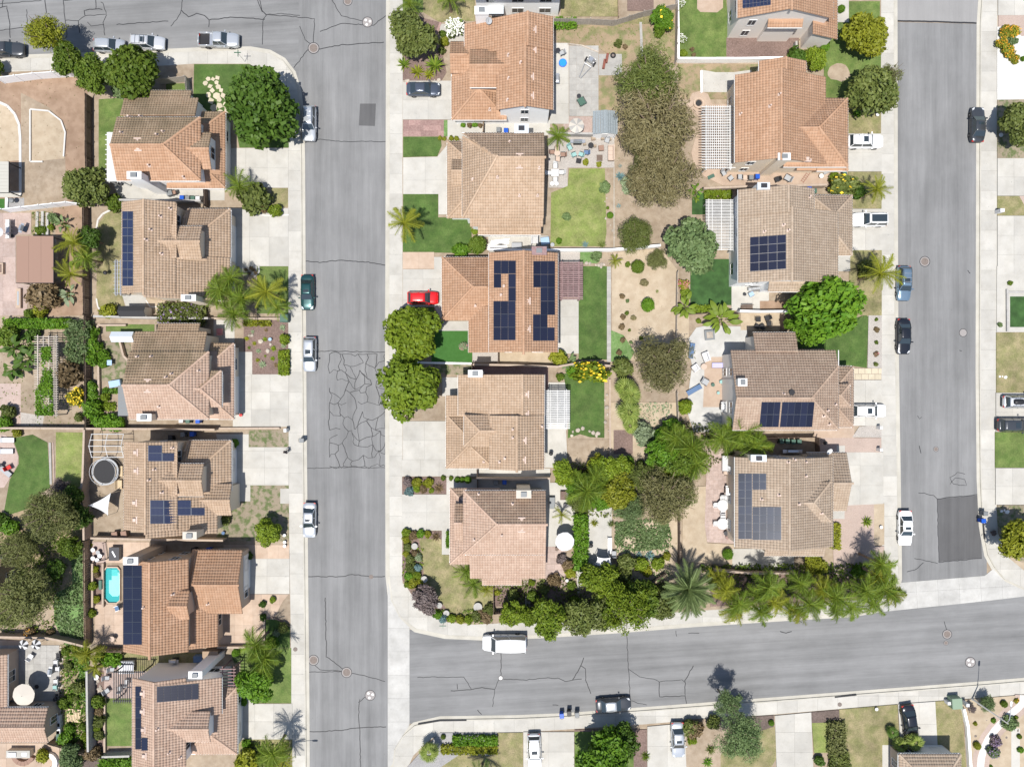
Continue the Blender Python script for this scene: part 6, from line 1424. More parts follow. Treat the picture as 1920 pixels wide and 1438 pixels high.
# ---- lower west
T('c',1615,885,80,'lime','small round bright green tree on the patchy front lawn','dense',ht=.9); B('c',1415,355,28,'vivid','round green bush at the porch of the trampoline house'); B('c',1350,808,40,'moss','dark shrub under the eave of the trampoline house'); B('d',1495,10,26,'dark','dark potted shrub at the corner of the orange garage')
rosette('c',545,962,26,'yellow','spiky yellow green plant in the corner by the grey planter'); B('c',580,1110,22,'yellow','small yellow plant in the pool planter'); B('c',562,1207,30,'lime','lime green plant in the pool planter'); B('c',585,1140,20,'rust','rusty plant in the pool planter'); B('d',587,270,24,'yellow','yellow plant at the lower end of the pool planter'); B('d',555,355,28,'lime','lime green shrub below the pool planter')
B('d',1640,275,22,'lime','small green plant in the curved black edged planter'); B('d',1578,298,22,'dark','dark clipped pot plant at the courtyard entrance'); B('d',1580,378,22,'dark','dark clipped pot plant below the courtyard entrance'); B('d',1700,440,35,'moss','shrub in the round courtyard garden'); B('d',1640,530,40,'vivid','green plant at the bottom of the round courtyard garden'); B('d',1660,475,24,'pale','pale plant in the round courtyard garden')
palm('d',1535,545,95,'palm','tall feather palm between courtyard and front lawn','queen',4.6,16); palm('d',1590,620,100,'palm','feather palm above the round bright green tree','queen',4.0,16); T('d',1540,770,112,'vivid','round bright green tree on the lower front lawn','dense',ht=1.8)
B('d',1418,588,28,'vivid','round clipped bush beside the brown wall','ball'); B('d',1420,625,25,'grey','grey green shrub below the round clipped bush'); B('d',1465,885,24,'vivid','small green plant beside the garage of the black pergola house')
palm('d',1640,1195,95,'palm','palm casting its shadow over the sidewalk at the bottom left','arch',4.6,16); palm('d',1700,1235,80,'gold','yellow palm at the bottom left sidewalk','robust',2.8,14); B('d',1490,1240,80,'yellow','yellow green shrub mass below the black pergola house driveway'); B('d',1590,1270,60,'moss','dark shrub at the bottom edge by the west sidewalk'); B('d',1480,1135,28,'vivid','green plant at the lower garage corner')
palm('d',530,595,85,'gold','golden feather palm at the corner of the grey wall','queen',2.8,15); palm('d',575,680,65,'gold','small golden palm beside the grey wall','robust',1.4,12)
B('d',680,620,55,'vivid','bright green bush behind the orange roofed house'); B('d',610,615,40,'mid','green shrub beside the golden palm')
for x,y,r,l in ((600,880,45,'mid'),(605,1000,40,'moss'),(600,940,30,'rust'),(605,1080,34,'moss'),(590,1030,30,'lime')): B('d',x,y,r,l,'shrub in the bed between grey wall and back lawn',group='shrubs along the grey wall')
for x,y,r,l in ((400,580,28,'mid'),(420,670,28,'moss'),(480,790,42,'moss'),(450,560,26,'mid'),(390,890,36,'mid'),(430,860,24,'mid'),(420,1045,34,'vivid'),(398,1100,46,'vivid'),(520,1090,28,'lime'),(500,1030,24,'mid'),(465,860,20,'moss'),(475,1140,26,'rust')): B('d',x,y,r,l,'shrub on the weedy bank beside the grey wall',group='shrubs on the weedy bank')
B('d',262,1205,42,'yellow','bright yellow bush in the round white planter'); T('d',430,1215,75,'grey','grey green shrub mass at the bottom left corner','loose',ht=.4); hedge('d',600,1225,800,1290,'vivid','leafy green hedge at the bottom edge behind the black pergola house',h=1.2,rnd=.3); B('d',560,1190,50,'rust','reddish dark shrub at the foot of the grey wall')
tufts('weeds','d',[(370,545),(540,560),(545,1180),(370,1130)],1300,'mid',.13); tufts('ground_cover','c',[(430,950),(512,940),(520,1700),(420,1620),(330,1420),(330,1260),(440,1200)],2600,'grey',.15)
tufts('weeds','c',[(-60,900),(430,860),(330,1300),(-60,1300)],1500,'moss',.14); tufts('weeds','b',[(195,120),(320,120),(320,258),(195,258)],200,'mid',.12)
# ---- middle block, north
T('e',230,225,140,'moss','loose green tree in the front bed beside the west street','loose',ht=1.8); palm('e',215,25,75,'palm','palm at the top edge by the west street','robust',3.0,14); palm('e',455,-5,85,'palm','palm on the lawn at the top edge above the white flowers','arch',3.2,14)
rosette('e',185,395,55,'palm','spiky palm plant at the lower left of the front bed',26,.07,.8,'yucca'); rosette('e',370,400,75,'palm','largest spiky palm plant in the front bed above the grey car',34,.06,.8,'yucca',ht=.5); rosette('e',265,440,58,'yellow','spiky yellow green plant in the middle of the front bed',26,.07,.8,'yucca'); rosette('e',335,455,48,'yellow','small spiky plant nearest the grey car',24,.07,.8,'yucca')
B('e',485,170,62,'mid','bush covered in white flowers by the large orange roof','bloom',flower=('flower_white',700)); B('e',425,255,30,'yellow','yellow green shrub inside the brick edged bed'); B('e',415,210,24,'mid','green shrub at the top of the brick edged bed'); B('e',410,310,24,'moss','dark shrub at the bottom of the brick edged bed')
T('e',1735,115,72,'vivid','bright green citrus tree in the sloping back garden','loose',ht=.9,flower=('flower_yellow',22)); B('e',1715,195,40,'mid','green shrub under the citrus tree')
for y,r in ((25,26),(235,30)): B('e',1846,y,r,'mid','bush of white flowers along the lawn fence','bloom',group='white flowering fence bushes',flower=('flower_white',260))
B('e',1855,330,22,'lime','small lime plant at the lawn corner by the white fence'); B('e',1465,265,26,'moss','dark low shrub on the dry slope'); B('e',1510,285,16,'rust','dead rusty shrub on the dry slope'); hedge('e',1082,118,1215,165,'vivid','green creeper on the back fence of the large orange house',h=.7,name='creeper',rnd=.25)
T('e',1655,480,185,'moss','dark olive feathery tree at the top of the tree row behind the gardens','feathery',ht=3.0,twig=True); T('e',1700,770,235,'tan','largest tan feathery tree with pale radiating twigs','feathery',ht=2.8,twig=True); T('e',1745,1075,200,'tan','tan feathery tree with pale twigs below the largest one','feathery',ht=2.6,twig=True); T('e',1650,950,120,'olive','small olive tree between the two tan feathery trees','feathery',ht=1.8)
palm('e',1105,820,70,'palm','bushy palm on the patio beside the grey shed','sago',1.2,22); rosette('e',1478,1065,40,'blue','blue agave beside the white garden kerb',24,.11,.8); B('e',1525,1115,55,'pale','pale grey green shrub below the blue agave'); B('e',1388,1128,38,'grey','dark grey shrub on the bright lawn'); B('e',1272,975,22,'yellow','small yellow shrub at the bottom edge of the crowded patio'); B('e',1355,990,18,'gold','small golden plant at the bottom edge of the crowded patio'); rosette('e',1470,1240,20,'blue','small blue agave in the strip below the pale shrub'); rosette('e',1478,1000,16,'blue','smallest blue agave above the large one')
for x,y,r,l in ((540,752,16,'vivid'),(578,755,18,'rust'),(610,752,18,'vivid'),(640,758,16,'rust')): B('e',x,y,r,l,'small flowering plant along the white side wall',group='plants along the white side wall')
for x,y,r in ((400,832,14),(425,838,14),(470,832,16),(500,835,16)): B('e',x,y,r,'yellow','small plant at the corner of the lush front lawn',group='plants at the lawn corner')
palm('f',185,190,112,'gold','palm with long shadow on the front lawn by the west street','robust',4.8,17); B('f',625,320,64,'mid','round clipped bush at the corner of the front lawn','ball'); B('f',525,355,52,'vivid','bright loose bush left of the round clipped bush'); B('f',606,240,22,'lime','small lime shrub at the wall of the tan roofed house')
T('f',228,850,172,'lime','large bright yellow green tree below the red car','dense',ht=1.5); T('f',222,1165,188,'sun','large round green tree on the west sidewalk below the bright one','dense',ht=1.7)
B('f',1420,143,23,'vivid','round green bush in the strip beside the bright lawn','ball'); B('f',1405,98,12,'mid','tiny green bush in the strip beside the bright lawn','ball'); B('f',1113,296,20,'vivid','small green bush at the corner of the bright lawn'); B('f',1160,150,28,'grey','grey weed clump on the bright lawn'); rosette('f',1368,320,36,'moss','spiky plant at the bottom corner of the bright lawn',26,.06,.6,'yucca'); rosette('f',1270,318,28,'blue','blue spiky plant at the bottom of the bright lawn',20,.09,.6)
palm('f',1450,415,46,'gold','small golden palm behind the black panelled house','robust',1.6,14); B('f',1335,385,34,'grey','grey spiky shrub on the narrow ground cover bed')
B('f',1586,452,45,'mid','clipped dome bush at the top of the sandy garden','ball'); B('f',1647,680,47,'vivid','clipped dome bush in the middle of the sandy garden','ball'); T('f',1700,410,62,'olive','olive bush at the top right of the sandy garden','feathery',ht=.4); T('f',1575,255,105,'moss','olive shrub tree at the foot of the tan feathery trees','feathery',ht=1.2)
for x,y,r,l in ((1490,628,18,'rust'),(1495,752,18,'rust'),(1490,810,20,'rust'),(1495,887,18,'rust'),(1475,962,18,'rust'),(1520,728,14,'mid'),(1560,755,18,'tan'),(1525,655,12,'grey'),(1535,830,10,'mid'),(1545,902,12,'grey'),(1606,877,14,'mid'),(1525,437,18,'mid'),(1625,545,26,'tan')): B('f',x,y,r,l,'small dry garden plant in the sandy garden',group='dry plants in the sandy garden')
for x,y,r in ((1700,598,15),(1522,730,13)): rosette('f',x,y,r,'mid','small green agave in the sandy garden',18,.14,.7,group='green agaves in the sandy garden')
B('f',1112,990,55,'yellow','yellow green bush at the corner of the concrete patio'); banana('f',1170,1015,75,'grey','spiky grey leaved clump beside the yellow green bush',16,1.0); B('f',1310,1078,110,'lime','wide bush with yellow flowers behind the gardens','bloom',squash=(1.05,.68),flower=('flower_yellow',110)); B('f',1195,1085,45,'vivid','bright green shrub left of the yellow flowering bush'); B('f',1120,1108,26,'mid','small dark bush by the wall below the yellow green bush'); B('f',1495,1055,65,'moss','dark shrub in shade right of the yellow flowering bush'); B('f',540,925,28,'pale','pale flowering shrub on the artificial turf','bloom',flower=('flower_pink',30))
T('f',1735,1030,170,'umber','brown olive tree between the sandy garden and the palms','feathery',ht=2.8,twig=True); fan_palm('f',1515,1180,88,'fan','fan palm at the top of the row behind the tan roofed house',2.4,18); fan_palm('g',1545,60,88,'fan','middle fan palm of the row behind the tan roofed house',2.6,18); fan_palm('g',1535,170,92,'fan','large fan palm of the row behind the tan roofed house',2.6,18); fan_palm('g',1540,250,65,'fan','lowest fan palm of the row behind the tan roofed house',1.8,14)
# ---- middle block, south
B('g',1760,310,85,'vivid','bright green bush beside the dirt garden path'); B('g',1610,300,72,'pale','silvery pale shrub left of the bright green bush'); B('g',1870,130,42,'lime','yellow green shrub by the garden fence post'); T('g',1145,540,82,'lime','bright yellow green tree at the patio corner','loose',ht=1.2); T('g',1390,520,85,'lime','bright tree behind the pink and brown house','loose',ht=1.6); B('g',1525,465,44,'vivid','round green bush in the dirt garden','ball'); B('g',1600,475,26,'mid','small round clipped bush in the dirt garden','ball')
T('g',1450,640,112,'yellow','yellow green tree beside the dark olive tree','loose',ht=1.6); palm('g',1280,640,110,'palm','tall palm behind the pink and brown house','queen',4.2,17); palm('g',1330,560,80,'palm','second palm above the tall palm behind the pink and brown house','queen',3.8,15)
T('g',1750,670,165,'umber','dark brown olive tree at the end of the dirt garden','feathery',ht=2.6,twig=True); T('g',1545,740,95,'grey','soft grey shrub tree left of the dark brown olive tree','feathery',ht=1.0); tufts('ground_cover','g',[(1450,830),(1760,800),(1800,980),(1560,1000),(1450,960)],4200,'grey',.17); tufts('ground_cover','g',[(1440,110),(1800,110),(1720,330),(1560,330)],900,'pale',.13)
rosette('g',1655,1022,38,'blue','larger blue agave near the diagonal boards',26,.12,.9); rosette('g',1590,1017,28,'blue','smaller blue agave left of the larger one',22,.12,.9); B('g',1600,1078,48,'lime','lime bush below the smaller blue agave'); B('g',1705,1070,44,'lime','lime bush right of the larger blue agave'); B('g',1642,1118,34,'yellow','yellow bush below the two blue agaves'); B('g',1760,1030,26,'yellow','yellow plant by the dark fence near the agaves'); B('g',1520,1060,60,'moss','brown green shrub left of the agaves'); B('g',1490,1080,30,'grey','grey plant beside the white shade cloth')
hedge('g',1212,790,1280,1115,'vivid','narrow green hedge between the two umbrella patios',h=1.3,rnd=.25); rosette('g',1425,835,34,'moss','spiky yucca on the concrete below the yellow green tree',28,.06,.9,'yucca'); rosette('g',1325,830,34,'yellow','spiky golden yucca on the concrete path',24,.07,.9,'yucca'); palm('g',1130,785,60,'gold','drooping golden palm over the patio of the pink and brown house','robust',1.8,9)
for k,(x,y,r,l) in enumerate([(205,585,32,'plum'),(215,640,30,'blue'),(262,588,32,'yellow'),(262,625,26,'lime'),(330,588,32,'yellow'),(300,628,26,'rust'),(350,640,18,'lime')]): B('g',x,y,r,l,'flowering plant in the upper front bed of the corner house',group='plants in the upper front bed')
rosette('g',395,622,44,'rust','bronze spiky flax in the upper front bed',34,.06,.9,'flax'); rosette('g',378,912,40,'rust','bronze spiky flax at the driveway of the pink and brown house',34,.06,.9,'flax')
for x,y,r,l in [(200,885,30,'lime'),(240,905,28,'rust'),(285,895,28,'vivid'),(330,900,24,'yellow'),(200,930,26,'yellow'),(205,975,28,'moss'),(250,1010,24,'rust'),(200,1015,22,'gold'),(220,1050,30,'moss'),(270,1035,26,'pale'),(225,1100,34,'moss'),(265,1100,28,'blue'),(215,1150,30,'vivid'),(260,1140,30,'lime'),(240,1190,34,'yellow'),(210,1200,26,'lime'),(285,1180,22,'yellow')]: B('g',x,y,r,l,'plant in the curved flower bed along the west sidewalk',group='plants in the curved flower bed')
for i,(x,r) in enumerate(((503,20),(533,20),(568,26))): B('g',x,573,r,'vivid','clipped round bush of the row of three by the shaded alley','ball',group='three clipped bushes by the alley')
for x,y,r in ((420,562,17),(468,565,16)): B('g',x,y,r,'mid','small dark bush beside the clipped row',group='small bushes by the clipped row')
hedge('g',442,885,462,975,'vivid','slim green bush at the wall of the pink and brown house',h=.9); palm('g',560,1120,95,'palm','upper feathery palm at the pink roof corner','sago',1.6,20); palm('g',600,1200,80,'palm','lower feathery palm at the pink roof corner','sago',1.2,18); palm('g',680,1230,60,'yellow','yellowish small palm beside the dark fence','sago',1.0,16)
T('h',320,265,85,'plum','purple leaved shrub tree at the rounded street corner','loose',ht=.8);
for x,y,r,l in [(385,365,30,'vivid'),(420,385,28,'blue'),(470,385,30,'lime'),(520,390,30,'yellow'),(570,395,28,'lime'),(620,370,34,'moss'),(680,380,38,'rust'),(700,330,36,'moss'),(640,345,24,'rust')]: B('h',x,y,r,l,'plant in the bed along the southern sidewalk corner',group='plants along the southern corner')
for x,y,r,l in [(745,230,20,'yellow'),(1085,160,42,'rust'),(840,245,40,'moss'),(960,250,38,'mid'),(1020,215,34,'moss'),(1180,110,36,'yellow'),(1165,60,38,'rust'),(1185,190,28,'mid'),(1130,30,34,'plum'),(880,175,20,'lime'),(950,170,22,'lime')]: B('h',x,y,r,l,'shrub in the garden south of the pink roof',group='shrubs south of the pink roof')
T('h',840,360,78,'lime','bright green tree left of the two over the southern sidewalk','loose',ht=2.2); T('h',1060,380,112,'sun','bright green tree reaching over the kerb near the white van','loose',ht=2.6); T('h',1360,335,120,'moss','dark leafy shrub tree beside the southern sidewalk','loose',ht=1.6); T('h',1520,330,148,'lime','large bright tree leaning out over the southern road','airy',ht=3.0); T('h',1355,150,108,'lime','bright citrus tree beside the white shade cloth','loose',ht=1.4)
B('h',1490,130,60,'moss','dark shrub right of the citrus tree'); B('h',1210,290,40,'lime','yellow green shrub above the southern sidewalk'); hedge('h',1640,200,1790,360,'moss','dense dark shrubs left of the date palm',h=1.0,name='shrub_bed',rnd=.3)
palm('h',1885,205,178,'date','big date palm with stiff grey green fronds above the southern sidewalk','date',3.6,46); palm('h',1895,290,90,'date','smaller date palm crown below the big one','date',1.8,24)
# ---- east side
T('i',1190,215,122,'yellow','round yellow green tree on the lawn at the top right','dense',ht=1.4); T('i',1215,545,150,'moss','olive green tree in front of the orange roofed house','loose',ht=1.8); T('i',1330,460,72,'olive','spreading branch crown over the eastern sidewalk','airy',ht=3.2)
T('i',895,355,68,'lime','lime green bush between the two orange roofs','loose',ht=.5); B('i',775,350,62,'dark','dark bush left of the lime green bush'); B('i',1043,60,26,'vivid','clipped bush by the path at the top right','ball'); B('i',945,288,32,'vivid','round clipped bush by the grey wall','ball'); rosette('i',1135,690,45,'vivid','spiky green plant at the foot of the olive green tree',24,.07,.7,'yucca')
palm('i',1255,1140,95,'gold','bright golden palm between two eastern driveways','robust',3.8,18); B('i',1060,1118,82,'moss','wide flowering bush beside the golden palm','bloom',squash=(1.35,.8),flower=('flower_yellow',30)); B('i',1140,1150,50,'dark','dark bush under the golden palm'); banana('i',175,1140,60,'vivid','green bird of paradise by the white slatted pergola',12,1.2); banana('i',175,1190,34,'lime','low broad leaved plant above the dark turf',8,.5); hedge('i',232,1148,385,1186,'lime','clipped lime hedge above the white slatted pergola',h=.9); B('i',100,325,24,'lime','lime shrub in the lawn corner at the top'); B('i',1000,1072,36,'lime','lime bush at the bin corner of the bright orange house')
for x,y in ((150,300),(160,335)): B('i',x,y,14,'rust','small brown bush in the lawn corner',group='brown lawn corner bushes')
T('j',155,325,150,'grey','fresh green tree left of the white slatted pergola','dense',ht=1.6); T('j',960,685,235,'vivid','huge bright green tree between the two eastern houses','loose',ht=1.5,squash=(1.0,.78)); T('j',850,760,140,'vivid','lower left bough crown beside the huge bright green tree','loose',ht=1.2); palm('j',1275,490,128,'gold','tall palm leaning over the blue car','robust',5.4,18); B('j',1190,470,60,'moss','dark fan shrub under the tall palm')
banana('j',115,690,85,'palm','large banana clump at the sandy garden edge',18,1.8); banana('j',330,760,115,'palm','largest banana clump below the dark turf',22,2.0); hedge('j',165,685,272,722,'lime','lime hedge below the dark turf',h=.7); B('j',95,560,38,'yellow','pink flowering bush at the edge of the dark turf','bloom',flower=('flower_pink',160)); B('j',108,600,30,'lime','lime bush below the pink flowering bush'); B('j',97,920,23,'rust','round brown bush by the curved patio','ball'); B('j',190,775,17,'lime','small lime bush by the banana clump')
for x,y,r,l in ((1255,767,12,'mid'),(1255,828,18,'rust'),(1255,903,13,'mid'),(1250,1034,15,'moss')): B('j',x,y,r,l,'small bush in the gravel strip beside the black saloon',group='bushes in the gravel strip')
B('j',1252,972,18,'rust','red bush in the gravel strip beside the black saloon','bloom',flower=('flower_pink',60))
for x,y,r in ((330,330,100),(440,290,105),(520,360,95)): palm('k',x,y,r,'palm','feather palm in the clump behind the two eastern houses','queen',4.4,17,group='palm clump between the eastern houses')
palm('k',565,375,75,'gold','golden frond palm at the wall of the eastern palm clump','queen',3.0,8)
for x,y,r in ((145,380,120),(60,330,90),(170,480,95)): palm('k',x,y,r,'palm','feather palm at the left of the tiled patio','queen',4.0,16,group='palms left of the tiled patio')
B('k',40,270,70,'vivid','bright green bush at the foot of the garden palms'); B('k',112,140,45,'lime','lime shrub at the curved patio end'); T('k',60,640,110,'moss','dark olive tree left of the tiled patio','feathery',ht=2.4); B('k',80,530,50,'gold','golden bush above the dark olive tree')
hedge('k',995,840,1035,985,'gold','golden shrub along the wall of the blue grey panelled house',h=.9); rosette('k',1192,822,46,'palm','spiky green fan plant in the pink gravel yard',26,.08,.9,'yucca'); B('k',365,1018,38,'vivid','round bright green bush at the back patio corner','ball'); B('k',1150,1120,42,'vivid','green plant below the palm shadow')
for i,(x,y,r) in enumerate([(350,215,95),(430,300,100),(610,200,95),(640,290,100),(800,180,100),(850,300,95),(930,220,95),(1010,260,95),(1190,220,105),(1260,130,110),(1300,210,105),(1280,60,80)]): palm('l',x,y,r,'palm' if i % 3 else 'gold','feather palm in the row along the southern sidewalk','queen',4.6+.4*(i%3),18,group='palm row along the southern sidewalk')
palm('l',310,150,75,'gold','upright golden palm beside the date palm','queen',3.6,12); T('l',880,60,70,'yellow','yellow green bush behind the palm row','loose',ht=.6)
tufts('weeds','l',[(200,70),(1200,60),(1150,170),(260,190)],900,'moss',.14)
# ---- south block
T('l',440,1095,140,'grey','soft grey green tree in the southern front yard','feathery',ht=2.8); T('l',365,900,85,'grey','thin grey tree top above the southern kerb','airy',ht=3.4); B('l',165,1040,58,'rust','round brown green shrub by the silver saloon driveway'); B('l',150,1110,30,'lime','lime plant below the round brown shrub'); rosette('l',258,1165,42,'moss','dark yucca on the southern soil bed',28,.08,.8,'yucca'); rosette('l',240,1240,42,'vivid','green yucca at the bottom of the soil bed',26,.08,.8,'yucca'); B('l',275,1000,45,'moss','dark shrub left of the grey green tree'); B('l',625,1010,20,'vivid','small green bush in the dark mulch corner','ball')
hedge('l',976,1020,1065,1190,'olive','overgrown brown green hedge on the southern lawn, upper half',h=1.1,rnd=.25); hedge('l',990,1192,1088,1420,'moss','overgrown green hedge on the southern lawn, lower half',h=1.1,rnd=.25)
fan_palm('l',1405,1150,62,'fan','left fan palm beside the black car',1.4,16); fan_palm('l',1492,1130,66,'fan','right fan palm in front of the black car',1.6,16); fan_palm('l',1352,1068,48,'dark','dark small fan palm by the black car',1.0,14); B('l',1440,1105,18,'yellow','orange flowering plant between the fan palms','bloom',flower=('flower_orange',60)); B('l',915,1235,34,'dark','dark bush in the driveway shade at the bottom')
hedge('h',410,1150,740,1195,'yellow','curved yellow green hedge along the grey gravel bed',h=.7); hedge('h',480,1095,740,1145,'vivid','green hedge behind the yellow green one',h=.8); fan_palm('h',335,1190,78,'fan','fan palm at the left of the grey gravel bed',2.0,18); B('h',420,1094,18,'mid','small round plant on the grey gravel bed','ball'); palm('h',650,1330,110,'dark','palm at the bottom edge on the southern lawn','robust',3.0,16)
T('h',1390,1215,160,'vivid','bright tree in front of the southern house by the bins','loose',ht=1.6); T('h',1480,1130,105,'dark','dark tree behind the bright southern tree','loose',ht=1.2); rosette('h',1630,1205,40,'palm','spiky round plant beside the southern driveway',40,.06,.9,'yucca'); B('h',1900,1030,55,'moss','shrub right of the silver saloon on the southern driveway')
for x,y,r,l,k_,lab in ((1215,570,118,'grey','airy','spiky grey green bush under the street lamp'),(1445,577,52,'mid','ball','round green barrel bush right of the street lamp'),(1300,795,38,'vivid','shrub','small green bush by the curved garden path'),(1520,840,100,'grey','shrub','grey bush beyond the curved garden path'),(1328,1082,80,'plum','bloom','purple flowering bush beside the curved garden path'),(1285,1225,86,'grey','shrub','grey green bush below the purple flowering bush'),(1083,1138,58,'yellow','ball','yellow green barrel bush left of the curved garden path'),(1010,645,58,'plum','airy','dark thorny bush beside the white post'),(1605,755,32,'lime','shrub','small lime bush at the bend of the garden path'),(1650,1015,38,'mid','ball','round bush by the white concrete path'),(1665,1195,45,'vivid','shrub','green bush at the lower white concrete path'),(1265,1415,26,'vivid','shrub','small green bush at the bottom of the garden path'),(1060,840,30,'gold','shrub','small yellow plant in the sandy corner garden'),(1610,530,38,'gold','bloom','orange plant at the end of the garden path')):
 B('q',x,y,r,l,lab,k_,flower=('flower_purple',260) if 'purple' in lab else (('flower_orange',70) if 'orange' in lab else None))
for x,y,r,l,lab in ((625,155,32,'gold','orange flowering shrub at the left of the white gravel yard'),(660,160,34,'gold','orange flowering shrub at the top of the white gravel yard'),(605,215,30,'gold','orange flowering shrub at the kerb side of the white gravel yard'),(640,250,34,'gold','lowest orange flowering shrub in the white gravel yard')): B('m',x,y,r,l,lab,'bloom',flower=('flower_orange',170))
B('m',655,205,26,'grey','grey green shrub among the orange flowering shrubs'); B('m',670,290,24,'gold','tan flowering plant below the orange shrubs','bloom',flower=('flower_orange',60)); B('m',710,287,14,'vivid','small green cushion plant in the white gravel yard','ball')
for x,y in ((665,395),(685,400),(690,420),(670,425)): rosette('m',x,y,9,'rust','small dry plant in the white gravel yard',12,.18,.6,'succulent',group='dry plants in the white gravel yard')
T('m',695,595,100,'moss','dense round tree at the right edge beside the white gravel yard','dense',ht=1.5); T('n',700,1300,105,'yellow','olive yellow tree at the lower right street corner','loose',ht=2.0); B('n',570,1280,14,'plum','small purple plant on the corner sidewalk')
B('n',648,80,13,'mid','small green plant on the pale front yard'); B('n',600,280,13,'grey','small grey plant at the corner of the pale front yard')
for t_,q_,n_,l_,s_ in (('e',[(1090,130),(1440,135),(1820,60),(1820,380),(1490,400),(1350,290),(1100,260)],700,'mid',.10),('g',[(1165,332),(1830,330),(1830,545),(1165,505)],260,'tan',.09),('f',[(1430,370),(1720,340),(1830,480),(1815,1010),(1430,1010)],420,'tan',.08),('i',[(70,392),(560,392),(560,600),(70,600)],300,'tan',.09),('g',[(1450,850),(1830,780),(1835,1200),(1450,1180)],420,'moss',.10),('a',[(0,480),(440,440),(530,560),(530,1240),(0,1260)],260,'tan',.07),('e',[(1445,830),(1560,830),(1560,1490),(1445,1490)],240,'grey',.09),('l',[(102,990),(645,965),(655,1420),(112,1420)],260,'tan',.09),('b',[(322,100),(508,90),(508,742),(185,745),(215,560),(370,545)],260,'tan',.08),('b',[(0,800),(520,800),(520,1400),(0,1400)],700,'mid',.10),('c',[(555,280),(760,280),(760,905),(555,905)],160,'tan',.08),('q',[(872,520),(1640,455),(1700,455),(1700,1438),(960,1438)],160,'tan',.06),('k',[(95,620),(235,610),(225,840),(240,950),(400,960),(400,1080),(90,1060)],120,'tan',.07)): tufts('weeds',t_,q_,n_,l_,s_,hgt=.05)
for i,(x,y,r) in enumerate([(400,330,90),(540,250,85),(560,350,80),(740,330,80),(790,350,75),(1010,330,80),(1110,320,80),(1230,300,85),(1350,240,75)]): palm('l',x,y,r,'palm' if i % 4 else 'gold','full feather palm among the row on the southern sidewalk','queen',4.0+.5*(i%3),18,group='palm row along the southern sidewalk')
for t_,x,y,r,l,k_,h_,lb in (('g',1480,500,85,'lime','loose',1.3,'lime tree beside the round bush of the dirt garden'),('g',1330,480,60,'yellow','loose',1.0,'yellow green tree by the bare dirt pad corner'),('g',1230,590,80,'vivid','loose',1.2,'vivid green tree left of the tall feather palm'),('g',1400,600,90,'lime','loose',1.5,'lime tree right of the tall feather palm'),('g',1500,590,80,'moss','loose',1.4,'mossy tree between lime trees and brown olive tree'),('g',1620,560,95,'moss','feathery',1.8,'feathery tree on the dark fence by the brown olive'),('g',1230,690,70,'moss','loose',.8,'mossy bush tree by the raised planter'),('g',1360,700,60,'vivid','loose',.8,'low vivid tree over the concrete path'),('h',930,370,70,'sun','loose',1.4,'small green tree between the two bright sidewalk trees'),('h',1230,360,110,'moss','loose',1.4,'mossy tree hanging over the southern sidewalk'),('h',1440,240,110,'lime','loose',1.8,'lime tree below the citrus tree'),('h',1620,250,110,'mid','loose',1.4,'green tree by the diagonal dark boards'),('h',1720,300,90,'moss','loose',.8,'mossy bush left of the date palm'),('g',1740,420,110,'vivid','loose',1.4,'vivid tree below the bright green garden bush'),('g',1850,480,110,'mid','loose',1.8,'green tree at the fence left of the tiled patio palms'),('k',60,520,90,'yellow','loose',1.4,'yellow green tree above the dark olive by the patio'),('c',430,980,70,'mid','loose',1.2,'green tree at the top of the ground cover strip')): T(t_,x,y,r,l,lb,k_,ht=h_)
for t_,q_,n_,l_,s_,h_ in (('l',[(200,60),(1240,50),(1380,130),(1330,250),(260,260)],2600,'mid',.17,.7),('g',[(1180,470),(1480,470),(1500,800),(1230,790)],1200,'moss',.16,.6),('h',[(740,180),(1250,120),(1780,160),(1780,350),(1250,320),(760,360)],2600,'moss',.16,.6),('g',[(1440,860),(1760,860),(1800,1180),(1460,1180)],1000,'grey',.13,.4),('d',[(400,545),(540,560),(545,1180),(400,1130)],1600,'vivid',.14,.4),('c',[(0,860),(430,860),(330,1500),(0,1500)],1800,'mid',.15,.5),('k',[(20,200),(230,250),(560,310),(520,390),(90,560),(20,600)],1400,'moss',.16,.6),('d',[(1460,1120),(1740,1120),(1740,1290),(1460,1290)],700,'mid',.15,.5),('g',[(175,880),(300,880),(300,1150),(420,1290),(330,1370),(175,1170)],700,'lime',.13,.4),('h',[(370,330),(700,330),(720,420),(400,400)],500,'mid',.13,.4)): tufts('undergrowth',t_,q_,n_,l_,s_,hgt=h_)
MT['rust_red'] = M('rust_red',(.20,.07,.05),rough=.7)
MT['pale_blue'] = M('pale_blue',(.30,.42,.55),rough=.6)
MT['green_util'] = M('green_util',(.20,.27,.19),rough=.6)
MT['pink_paint'] = M('pink_paint',(.50,.20,.20),rough=.6)
# ======= VEHICLES
car('a',45,303,0,'grey','suv','dark grey SUV cut by the left edge of the northern road',cat='car'); car('a',658,277,-2,'silver','hatch','silver hatchback parked beside the leaning street tree')
car('a',888,260,-3,'light','wagon','pale silver wagon with roof rails on the northern road',rack=True,sunroof=True); car('a',1316,246,-1,'silver','pickup','silver pickup truck with an empty dark bed',cat='pickup truck')
car('a',1858,745,-91,'silver','suv','silver SUV in the shade of the big round corner tree',rack=True); car('b',1846,604,-90,'green','sedan','dark green car parked by the palm clump',sunroof=True); car('b',1860,974,-91,'silver','wagon','silver wagon parked opposite the bright yellow green tree',sunroof=True)
car('c',1858,815,-91,'silver','sedan','silver saloon with a sunroof parked by the small round tree',sunroof=True); car('e',302,541,0,'slate','coupe','slate grey car in the driveway of the large orange house'); car('f',299,638,0,'red','hatch','bright red car in a driveway on the west street')
